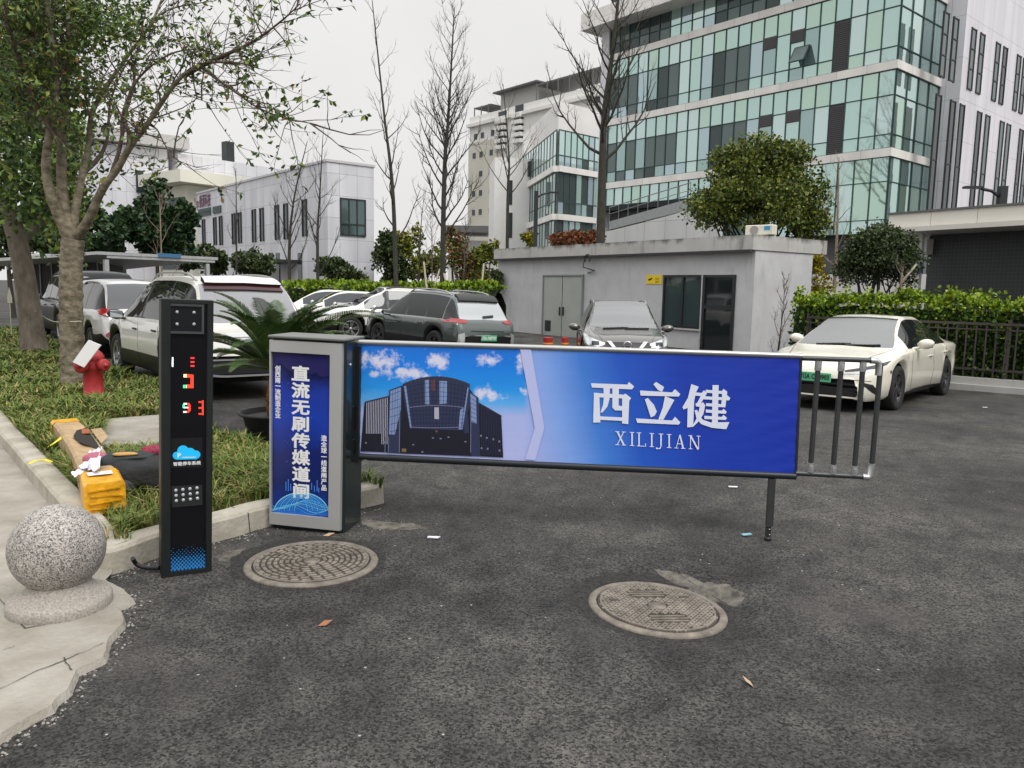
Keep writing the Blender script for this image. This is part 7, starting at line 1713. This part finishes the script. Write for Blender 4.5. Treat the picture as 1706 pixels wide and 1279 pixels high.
# ---- small things on the ground
def fleaf(px, py, s_, name, label, cat, m_, rot=0.0):
    p = gp(px, py); p.z = gz(p.x, p.y); m = MB(); d = Vector((cos(rot), sin(rot), 0)); k = Vector((-d.y, d.x, 0)); a, b = p - d * s_ * .5, p + d * s_ * .5
    m.add([a + Vector((0, 0, .004)), p + k * s_ * .22 + Vector((0, 0, .018)), b + Vector((0, 0, .022)), p - k * s_ * .22 + Vector((0, 0, .006)), p + Vector((0, 0, .004))], [(0, 1, 4), (1, 2, 4), (2, 3, 4), (3, 0, 4)]); m.build(name, m_, label=label, category=cat)
fleaf(542, 1041, .075, 'fallen_leaf', 'single curled orange brown leaf on the dark asphalt', 'leaf', mat('dry_leaf', (.30, .13, .06), .7), .5)
fleaf(1246, 1140, .07, 'fallen_leaf', 'small pale tan leaf scrap low on the right of the drive', 'leaf', mat('dry_leaf_pale', (.42, .30, .19), .7), 2.0)
fleaf(548, 893, .08, 'fallen_leaf', 'pale orange leaf at the foot of the barrier cabinet', 'leaf', MATS['dry_leaf_pale'], .1)
m = MB(); p = gp(1244, 892); m.box(p + Vector((0, 0, .008)), (.075, .03, .012), rz=.3, bev=.004); m.build('wrapper', mat('wrapper_blue', (.22, .42, .50), .4), label='small light blue wrapper beside the foot of the barrier leg', category='wrapper')
for i, (px, py) in enumerate(((1221, 812), (1642, 666), (722, 897))):
    p = gp(px, py); p.z = gz(p.x, p.y) + .006; m = MB(); m.prism([p + Vector((-.04, -.012, 0)), p + Vector((.03, -.02, 0)), p + Vector((.045, .01, 0)), p + Vector((-.035, .014, 0))], (0, 0, .006)); m.build('paper_scrap', M_PAPER, label=('long white paper scrap under the right end of the banner', 'white paper scrap near the fence kerb behind the cream saloon', 'tiny white paper scrap in front of the cabinet, left of the banner')[i], category='paper', group='paper scraps on the asphalt')
sp0 = gp(20, 566, GZ_); mk = thing('marker_stake', 'pale plastic marker with pointed top on a thin stake in the left grass', 'marker', (sp0.x, sp0.y, GZ_), 0)
hm = at(20, 478, sp0.y).z - GZ_; m = MB(); m.tube([(0, 0, 0), (0, 0, hm * .72)], .012, 6); m.build('stake', mat('stake_pale', (.45, .44, .34), .7), mk)
m = MB(); w = .06; m.prism([(-w, 0, hm * .70), (w, 0, hm * .70), (w * 1.0, 0, hm * .80), (0, 0, hm), (-w, 0, hm * .80)], (0, .012, 0)); m.build('plate', MATS['stake_pale'], mk)
# ------------------------------------------------------------ trees and shrubs
def bark(name, col, col2, mossy=None):
    return mat(name, col, .92, var=.3, vscale=7, bump=.7, bscale=26, col2=col2, stretch=(1, 1, .45))
M_BARK = bark('bark_grey', (.24, .20, .16), (.10, .08, .06)); M_BARKM = mat('bark_mossy', (.27, .23, .17), .92, vscale=8, bump=1.0, bscale=17, col2=(.060, .052, .028), stretch=(1, 1, 1.3), detail=10); M_BARKB = bark('bark_brown', (.15, .11, .09), (.06, .045, .035)); M_BARKD = bark('bark_dark', (.055, .050, .038), (.028, .027, .020)); M_BARKP = bark('bark_pale', (.30, .23, .18), (.16, .12, .09))
def tree_root(name, label, cat, p, group=None): return thing(name, label, cat, p, 0, group)
def rel(pts, o): return [Vector(p) - Vector(o) for p in pts]
def twig(mb, p, d, ln, r, rnd, lv=None, lmb=None, lsize=.1, nl=8, droop=.25, mats_n=4, sub=2, wts=None):
    pts = [p]; d = d.normalized(); n = 4
    for k in range(n):
        d = (d + Vector((rnd.gauss(0, .22), rnd.gauss(0, .22), rnd.gauss(.03, .16)))).normalized(); pts.append(pts[-1] + d * ln / n)
    mb.tube(pts, [r * (1 - .75 * k / n) for k in range(n + 1)], 4 if r > .01 else 3, caps=False)
    if lmb is not None:
        for _ in range(nl):
            k = rnd.uniform(.35, 1) * n; i = min(int(k), n - 1); q = pts[i].lerp(pts[i + 1], k - i)
            leaf(lmb, q, Vector((rnd.gauss(0, 1), rnd.gauss(0, 1), -droop)), lsize * rnd.uniform(.65, 1.25), rnd, rnd.choices(range(mats_n), wts)[0] if wts else rnd.randrange(mats_n), -droop, .24)
    if sub:
        for _ in range(sub):
            k = rnd.randrange(1, n); twig(mb, pts[k], (d + Vector((rnd.gauss(0, .8), rnd.gauss(0, .8), rnd.gauss(.1, .5)))), ln * rnd.uniform(.4, .7), r * .6, rnd, lv, lmb, lsize, nl, droop, mats_n, 0, wts)

# the mossy tree whose branches reach over the yard
rt = random.Random(17)
b0 = gp(124, 650, GZ_); TY = b0.y
t1 = tree_root('broadleaf_tree', 'mossy barked broadleaf tree with sparse branches reaching over the white cars', 'tree', b0)
def zp(pts, Y0, Y1): return [at(x / 3.045, y / 3.045, lerp(Y0, Y1, i / max(1, len(pts) - 1))) - b0 for i, (x, y) in enumerate(pts)]
trunk_px = [at(x, y, TY) - b0 for x, y in ((124, 652), (121, 600), (119, 540), (118, 480), (119, 430), (122, 398))]
m = MB(); tp_ = smooth_path(trunk_px, 9); m.tube(tp_, [.160 * (1 + .35 * math.exp(-i / 2.5)) * (1 - .12 * i / len(tp_)) * (1 + .05 * sin(i * 2.3) + .03 * sin(i * 5.1)) for i in range(len(tp_))], 18)
m.build('trunk', M_BARKM, t1)
LIMBS = [([(375, 1215), (430, 1150), (470, 1070), (520, 960), (600, 850), (660, 745), (740, 640), (840, 490), (930, 380), (1040, 320), (1160, 315), (1290, 330)], TY, TY - 1.2, .078, .010),
         ([(930, 385), (1090, 300), (1240, 235), (1330, 180), (1440, 95), (1520, 20)], TY - .8, TY - 1.6, .035, .006),
         ([(1030, 345), (1100, 400), (1200, 470), (1300, 540), (1420, 590), (1610, 632)], TY - .9, TY - 1.9, .025, .005),
         ([(655, 745), (655, 680), (630, 600), (650, 520), (680, 430), (682, 330), (720, 200), (790, 90), (900, 35), (1060, 8)], TY, TY + 1.0, .042, .006),
         ([(560, 900), (600, 780), (625, 650), (625, 570), (700, 400), (850, 280), (1000, 250), (1120, 290)], TY, TY - .6, .036, .006),
         ([(370, 1215), (385, 1050), (420, 880), (450, 740), (465, 580), (540, 440), (650, 280), (760, 130), (820, 0)], TY, TY + .8, .066, .014),
         ([(362, 1215), (325, 1040), (312, 860), (318, 620), (335, 420), (352, 200), (372, -40)], TY, TY + .3, .088, .035),
         ([(355, 1215), (265, 1010), (235, 830), (265, 600), (285, 420), (262, 200), (235, -40)], TY, TY - .5, .084, .032),
         ([(290, 700), (200, 560), (120, 380), (60, 180), (20, 0)], TY - .2, TY - 1.0, .05, .012),
         ([(420, 880), (500, 800), (545, 700), (560, 520), (620, 360), (700, 250)], TY + .2, TY + 1.2, .04, .008),
         ([(690, 640), (780, 640), (830, 720), (880, 800), (1000, 850)], TY - .2, TY - .8, .015, .004),
         ([(930, 470), (1000, 500), (1090, 530)], TY - .8, TY - 1.1, .010, .003)]
mb = MB(); lb_ = MB()
for k, (pl, y0, y1, r0, r1) in enumerate(LIMBS):
    pts = smooth_path(zp(pl, y0, y1), 4); n = len(pts)
    mb.tube(pts, [lerp(r0, r1, (i / (n - 1)) ** .7) * (1 + .05 * sin(i * 1.7 + k)) for i in range(n)], 9 if r0 > .05 else 6, caps=False, mi=1 if r0 > .05 else 0)
    start = int(n * (.42 if r0 > .05 else .15))
    dense = k in (6, 7, 8)
    for i in range(start, n - 1):
        for _ in range(3 if dense else (2 if k in (0, 1, 2) else 1)):
            d = (pts[i + 1] - pts[i]).normalized(); dd = d * .7 + Vector((rt.gauss(0, .6), rt.gauss(0, .6), rt.gauss(.15, .55)))
            big = rt.random(); bare_ = k in (0, 1, 2, 3, 4, 10) and rt.random() < .35
            twig(mb, pts[i], dd, rt.uniform(.35, 1.0), .007 if big < .8 else .012, rt, None, lb_, .088, 0 if bare_ else (7 if dense else 4), .35, 5, 2, (4, 4, 2, 3, .35 if k not in (5, 9) else 1.0))
mb.build('branch', [M_BARKB, M_BARKM], t1)
for c, r, n in (((60, 40), (85, 70), 3900), ((30, 120), (60, 80), 2300), ((150, 35), (70, 50), 2300), ((215, 40), (40, 45), 700), ((112, 110), (60, 60), 1100), ((20, 30), (60, 60), 1200)):
    for _ in range(n):
        px, py = rt.gauss(c[0], r[0] * .55), rt.gauss(c[1], r[1] * .55); q = at(px, py, TY + rt.uniform(-.6, 1.6)) - b0; dn = noise.noise(q * 1.6)
        if dn < -.1: continue
        leaf(lb_, q, Vector((rt.gauss(0, 1), rt.gauss(0, 1), -.2)), .095 * rt.uniform(.65, 1.2), rt, rt.choices(range(5), (4, 3.5, 1.5, 4, .25))[0], -.3, .21)
lb_.build('crown', LM_TREE, t1)

# second tree at the left, smooth grey trunk, dense crown
b2 = gp(58, 592, GZ_); t2 = tree_root('broadleaf_tree', 'grey smooth barked tree with dense dark crown at the left edge', 'tree', b2); Y2 = b2.y
m = MB(); tp_ = smooth_path([at(x, y, Y2) - b2 for x, y in ((60, 594), (54, 555), (47, 500), (40, 455), (31, 410), (20, 370), (8, 335))], 4); m.tube(tp_, [.225 * (1 + .3 * math.exp(-i / 2.5)) * (1 - .3 * i / len(tp_)) for i in range(len(tp_))], 16); m.build('trunk', M_BARK, t2)
m = MB()
for pl in (([(12, 345), (-20, 280), (-40, 180), (-30, 40)]), ([(20, 370), (60, 320), (80, 240), (70, 120), (90, 0)]), ([(30, 405), (75, 360), (110, 300), (130, 220)]), ([(14, 350), (20, 260), (10, 150), (20, 20)])):
    p_ = smooth_path([at(x, y, Y2 + .3 * i) - b2 for i, (x, y) in enumerate(pl)], 4); m.tube(p_, [lerp(.11, .02, i / len(p_)) for i in range(len(p_))], 8, caps=False)
m.build('branch', M_BARK, t2); m = MB()
for c, r, n in (((5, 190), (75, 110), 5600), ((70, 240), (50, 90), 2600), ((110, 330), (42, 75), 2600), ((20, 320), (60, 50), 1300), ((120, 230), (32, 60), 800)):
    for _ in range(n):
        px, py = rt.gauss(c[0], r[0] * .6), rt.gauss(c[1], r[1] * .6); q = at(px, py, Y2 + rt.uniform(-1.8, 2.2)) - b2
        if noise.noise(q * .9) < -.12 and rt.random() < .85: continue
        leaf(m, q, Vector((rt.gauss(0, 1), rt.gauss(0, 1), -.1)), .14 * rt.uniform(.6, 1.3), rt, rt.choices(range(4), (3, 3, 2 if px > 85 else .5, 4))[0], -.2, .3)
m.build('crown', LM_TREE[:4], t2)

def crown_tree(name, label, cat, base, blobs, mats, n, size, barkm, r=.08, stems=1, group=None, seed=1, up=.1, asp=.42, H=None, wts=None, clumps=9):
    """base point, leaf clumps given as (centre, radii) in the place; a trunk with limbs runs into each clump"""
    rnd = random.Random(seed); t = tree_root(name, label, cat, base, group); o = Vector(base); m = MB()
    for k in range(stems):
        c = Vector(blobs[k % len(blobs)][0]) - o; s_ = Vector((rnd.uniform(-.15, .15) * (stems > 1), rnd.uniform(-.1, .1), 0)); mid = s_.lerp(c, .5) + Vector((rnd.gauss(0, .05), rnd.gauss(0, .05), 0))
        m.tube([s_, mid, c], [r, r * .75, r * .3], 8, caps=False)
        for b_, rr in blobs: m.tube([mid, mid.lerp(Vector(b_) - o, .6) + Vector((0, 0, -.1)), Vector(b_) - o + Vector((0, 0, rr[2] * .3))], [r * .5, r * .3, r * .1], 5, caps=False)
    m.build('trunk', barkm, t); m = MB(); vol = sum(rr[0] * rr[1] * rr[2] for _, rr in blobs)
    for b_, rr in blobs:
        subs = []
        for _ in range(clumps):                          # each mass is made of smaller sprays with gaps between them
            d = Vector((rnd.gauss(0, 1), rnd.gauss(0, .9), rnd.gauss(.1, 1))).normalized(); k = rnd.uniform(.35, .95); q = rnd.uniform(.26, .48)
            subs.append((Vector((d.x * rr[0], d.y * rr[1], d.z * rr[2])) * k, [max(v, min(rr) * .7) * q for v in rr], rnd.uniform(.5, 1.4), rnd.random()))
        tot = sum(x[2] for x in subs); N_ = n * rr[0] * rr[1] * rr[2] / vol
        for c_, rs_, wt, tone in subs:
            o_ = Vector(b_) - o + c_
            for _ in range(int(N_ * wt / tot)):
                d = Vector((rnd.gauss(0, 1), rnd.gauss(0, 1), rnd.gauss(.15, 1))).normalized(); k = rnd.uniform(.5, 1.08) if rnd.random() < .8 else rnd.uniform(.1, 1.35)
                q = o_ + Vector((d.x * rs_[0], d.y * rs_[1], d.z * rs_[2])) * k
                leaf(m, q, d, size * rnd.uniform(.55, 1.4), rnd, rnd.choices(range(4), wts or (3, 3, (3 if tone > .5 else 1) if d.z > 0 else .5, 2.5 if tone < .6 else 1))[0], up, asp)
    m.build('crown', mats, t); return t
def B(px, py, Y, rx, rz, ry=None): # a clump centred where the photo shows it, radii in photo pixels at that distance
    k = Y / FOCAL; return (at(px, py, Y), (rx * k, (ry or rx) * k, rz * k))
def gb(px, Y): p = at(px, 474, Y); return Vector((p.x, Y, gz(p.x, Y)))
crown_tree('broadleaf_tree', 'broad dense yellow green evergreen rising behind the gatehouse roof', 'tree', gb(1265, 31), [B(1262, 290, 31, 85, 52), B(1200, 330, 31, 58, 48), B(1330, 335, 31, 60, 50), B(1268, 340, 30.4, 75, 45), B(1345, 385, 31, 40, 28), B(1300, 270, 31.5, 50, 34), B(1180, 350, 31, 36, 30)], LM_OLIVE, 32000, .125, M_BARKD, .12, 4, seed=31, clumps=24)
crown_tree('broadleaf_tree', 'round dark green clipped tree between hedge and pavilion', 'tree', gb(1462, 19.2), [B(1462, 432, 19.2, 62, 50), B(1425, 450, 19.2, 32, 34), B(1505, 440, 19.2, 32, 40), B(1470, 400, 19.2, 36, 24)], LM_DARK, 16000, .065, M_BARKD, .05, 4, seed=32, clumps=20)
crown_tree('shrub', 'yellow flowering shrub at the right corner of the gatehouse', 'shrub', gb(1362, 27.5), [B(1360, 455, 27.5, 14, 24), B(1372, 480, 27.5, 16, 22), B(1350, 425, 27.5, 18, 18)], LM_YEL, 1500, .10, M_BARKD, .03, 2, seed=33)
crown_tree('shrub', 'rust brown leafed bush beyond the gatehouse roof beside the dark trunk', 'shrub', gb(962, 36), [B(955, 398, 36, 34, 16), B(985, 402, 36, 22, 14), B(930, 404, 36, 16, 12)], LM_RUST, 2200, .16, M_BARKD, .04, 2, seed=34)
crown_tree('conifer', 'pointed dark evergreen in front of the white buildings at the left', 'tree', gb(262, 40), [B(262, 325, 40, 18, 26), B(262, 360, 40, 32, 30), B(245, 395, 40, 42, 30), B(288, 395, 40, 36, 32)], LM_CONIF, 6000, .26, M_BARKD, .12, 1, seed=35)
crown_tree('conifer', 'broad dark evergreen between the two left tree trunks and the carport', 'tree', gb(200, 38), [B(205, 380, 38, 36, 34), B(170, 400, 38, 34, 34), B(150, 370, 38, 26, 28)], LM_CONIF, 5500, .24, M_BARKD, .12, 1, seed=36)
crown_tree('conifer', 'dark evergreen closest to the corner of the slit window building', 'tree', gb(312, 41), [B(312, 372, 41, 18, 34), B(308, 415, 41, 24, 30)], LM_CONIF, 3200, .24, M_BARKD, .12, 1, seed=37)
crown_tree('broadleaf_tree', 'dark evergreen behind the slatted shed at the far left', 'tree', gb(20, 33), [B(10, 400, 33, 50, 50), B(60, 390, 33, 40, 40), B(95, 420, 33, 30, 36)], LM_DARK, 5500, .22, M_BARKD, .12, 1, seed=38)
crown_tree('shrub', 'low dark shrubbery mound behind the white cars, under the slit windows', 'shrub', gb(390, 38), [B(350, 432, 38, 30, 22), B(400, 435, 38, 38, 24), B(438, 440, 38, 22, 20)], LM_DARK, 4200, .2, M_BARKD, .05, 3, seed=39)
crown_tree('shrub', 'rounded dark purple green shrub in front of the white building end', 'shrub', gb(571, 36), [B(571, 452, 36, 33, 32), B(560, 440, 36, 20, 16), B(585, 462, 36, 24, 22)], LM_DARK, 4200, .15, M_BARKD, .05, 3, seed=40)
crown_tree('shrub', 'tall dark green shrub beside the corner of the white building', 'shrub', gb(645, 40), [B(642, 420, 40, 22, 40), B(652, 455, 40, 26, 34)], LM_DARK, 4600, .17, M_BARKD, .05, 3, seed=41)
crown_tree('shrub', 'yellow green thicket behind the bare trunk, above the hedge', 'shrub', gb(695, 41), [B(682, 432, 41, 30, 48), B(715, 450, 41, 26, 36)], [LM_OLIVE[0], LM_OLIVE[2], LM_YEL[3], LM_OLIVE[1]], 4200, .17, M_BARKD, .05, 3, seed=42)
crown_tree('shrub', 'sparse rusty brown thicket right of the tall bare tree', 'shrub', gb(765, 42), [B(752, 432, 42, 26, 46), B(782, 446, 42, 26, 36)], [LM_RUST[0], LM_OLIVE[1], LM_RUST[2], LM_OLIVE[0]], 3000, .15, M_BARKD, .05, 3, seed=43)
crown_tree('shrub', 'bright olive shrub against the pale annex, next to the gatehouse corner', 'shrub', gb(805, 43), [B(802, 446, 43, 28, 36), B(820, 420, 43, 14, 20)], [LM_OLIVE[2], LM_OLIVE[1], LM_YEL[3], LM_OLIVE[0]], 3000, .17, M_BARKD, .05, 3, seed=44)
crown_tree('shrub', 'small yellow green shrub at the foot of the slim tree behind the gatehouse', 'shrub', gb(882, 37), [B(882, 400, 37, 12, 14)], [LM_OLIVE[2], LM_OLIVE[1], LM_YEL[1], LM_OLIVE[2]], 500, .16, M_BARKD, .03, 2, seed=45)
crown_tree('shrub', 'leafy dark shrub pressed against the left end of the gatehouse', 'shrub', gb(828, 33), [B(828, 460, 33.6, 10, 20), B(822, 480, 33.6, 12, 14)], LM_DARK, 700, .13, M_BARKD, .03, 2, seed=46)

# ---- leafless trees
def bare(label, pts_px, Y, r, nb, ln, barkm=M_BARKD, seed=1, f0=.2, ang=.9, sub=6, group='leafless trees in winter', name='bare_tree', wig=.10, upc=.16):
    rnd = random.Random(seed); base = gb(pts_px[0][0], Y); t = tree_root(name, label, 'tree' if name == 'bare_tree' else 'shrub', base, group)
    pts = smooth_path([base * 1.0] + [at(x, y, Y + .1 * i) for i, (x, y) in enumerate(pts_px[1:])], 8); pts = [p - base for p in pts]; n = len(pts)
    m = MB(); m.tube(pts, [lerp(r, r * .12, (i / (n - 1)) ** .85) * (1 + (.3 if i == 0 else 0)) for i in range(n)], 10, caps=False); m.build('trunk', barkm, t)
    m = MB()
    def br(p, d, L_, r_, depth):
        q = [p]; d = d.normalized(); k = 6
        for i in range(k):
            d = (d + Vector((rnd.gauss(0, wig), rnd.gauss(0, wig), upc + rnd.gauss(0, wig)))).normalized(); q.append(q[-1] + d * L_ / k)
        m.tube(q, [r_ * (1 - .8 * i / k) for i in range(k + 1)], 5 if depth == 0 else 3, caps=False)
        if depth < 2:
            for i in range(sub if depth == 0 else 3):
                f = rnd.uniform(.2, .97) * k; j = min(int(f), k - 1); s_ = q[j].lerp(q[j + 1], f - j); v = (q[j + 1] - q[j]).normalized(); side = v.cross(Vector((rnd.gauss(0, 1), rnd.gauss(0, 1), rnd.gauss(0, 1)))).normalized()
                br(s_, v * .75 + side * rnd.uniform(.5, 1.0), L_ * rnd.uniform(.22, .42), r_ * .42, depth + 1)
    H_ = (pts[-1] - pts[0]).length
    for i in range(nb):
        f = f0 + (1 - f0) * (i + rnd.random()) / nb * .97; k = f * (n - 1); j = min(int(k), n - 2); p = pts[j].lerp(pts[j + 1], k - j); a = i * 2.4 + rnd.uniform(-.5, .5)
        e_ = ang * rnd.uniform(.8, 1.15); L_ = ln * (1 - .72 * (f - f0) / (1 - f0)) * rnd.uniform(.7, 1.15)
        br(p, Vector((cos(a) * sin(e_), sin(a) * sin(e_), cos(e_))), L_, max(.012, lerp(r, r * .12, f) * .42), 0)
    m.build('crown', barkm, t); return t
bare('tall leaning bare tree with few short side branches, left of its twiggy neighbour', [(662, 480), (655, 330), (640, 190), (620, 0)], 26, .095, 18, 1.9, seed=51, f0=.22, sub=4)
bare('tall straight bare tree with a dense cone of fine twigs', [(737, 485), (740, 300), (748, 180), (757, 12)], 27, .115, 50, 2.5, seed=52, f0=.2, ang=.85, sub=8)
bare('thick dark bare tree in front of the glass office block, behind the gatehouse', [(1000, 415), (1003, 300), (1008, 180), (1024, 60), (1036, -90)], 33, .235, 26, 4.6, seed=53, f0=.28, ang=.95, sub=7)
bare('slim bare tree forking in front of the white stair block', [(845, 420), (846, 330), (848, 260), (838, 140)], 36, .10, 16, 3.4, seed=54, f0=.3, ang=.75, sub=5)
bare('thin bare sapling in front of the slit windows', [(392, 470), (394, 400), (393, 280)], 34, .07, 8, 1.5, seed=55, f0=.35, sub=3)
bare('bare tree with forked stem in front of the white building, left of the dark window', [(484, 490), (482, 420), (490, 330), (512, 235)], 33, .10, 15, 2.6, seed=56, f0=.2, sub=5)
bare('bare slender tree nearest to the corner edge of the white building', [(530, 490), (529, 400), (533, 320), (538, 225)], 32, .085, 15, 2.5, seed=57, f0=.2, sub=5)
bare('pale bare tree with wide forks in front of the pointed evergreen', [(269, 450), (268, 400), (266, 320)], 30, .06, 9, 1.6, M_BARKP, seed=58, f0=.2, ang=.8, sub=4)
bare('thin brown bare sapling between the yellow green evergreen and the pavilion', [(1392, 500), (1394, 400), (1398, 262)], 24.5, .075, 12, 1.3, M_BARKP, seed=59, f0=.3, sub=4)
bare('fine bare sapling rising from the thicket between the twiggy tree and the white building', [(697, 480), (700, 400), (706, 330)], 36, .05, 12, 1.9, seed=60, f0=.15, sub=5)
bare('bare shrub with upright twigs against the side wall of the gatehouse', [(1300, 590), (1303, 530), (1308, 462)], 18.6, .022, 15, .75, M_BARKB, seed=61, f0=.03, ang=.6, sub=6, name='bare_shrub', group='bare shrubs by the gatehouse')
bare('smaller bare shrub beside the right mirror of the cream saloon', [(1338, 590), (1339, 545), (1342, 490)], 18.2, .018, 11, .5, M_BARKB, seed=62, f0=.03, ang=.6, sub=5, name='bare_shrub', group='bare shrubs by the gatehouse')
bare('pale pruned sapling stump held by the slanting timber pole', [(1500, 510), (1501, 475), (1503, 452)], 18.4, .06, 5, .45, M_BARKP, seed=63, f0=.5, sub=3)
bare('brushy bare sapling over the rusty thicket, right of the twiggy tree', [(772, 480), (774, 420), (778, 372)], 38, .04, 22, 1.6, M_BARKB, seed=64, f0=.1, sub=7)
bare('brushy bare sapling over the yellow green thicket, left of the twiggy tree', [(718, 480), (720, 420), (716, 360)], 38, .04, 22, 1.7, M_BARKB, seed=65, f0=.1, sub=7)
# timber stakes that prop the twiggy tree
for i, (a, b, lab) in enumerate((((706, 436), (713, 500), 'upright pale stake left of the twiggy bare tree'), ((733, 448), (716, 500), 'leaning prop against the left of the twiggy bare trunk'), ((737, 448), (752, 500), 'leaning prop against the right of the twiggy bare trunk'), ((806, 440), (800, 500), 'pale stake near the olive shrub by the gatehouse'))):
    m = MB(); m.tube([at(*a, 27), at(*b, 26.6)], .035, 6); m.build('timber_stake', M_POLE, label=lab, category='stake', group='timber stakes among the bare trees')
# cord tied between the two left trunks
m = MB(); m.tube(smooth_path([at(57, 517, Y2 - .3), at(72, 527, 16), at(88, 535, 14.5), at(106, 536, TY + .25), at(135, 535, TY - .21)], 5), .008, 5); m.build('cord', mat('cord_pale', (.50, .47, .40), .8), label='pale cord strung between the two left tree trunks', category='cord')
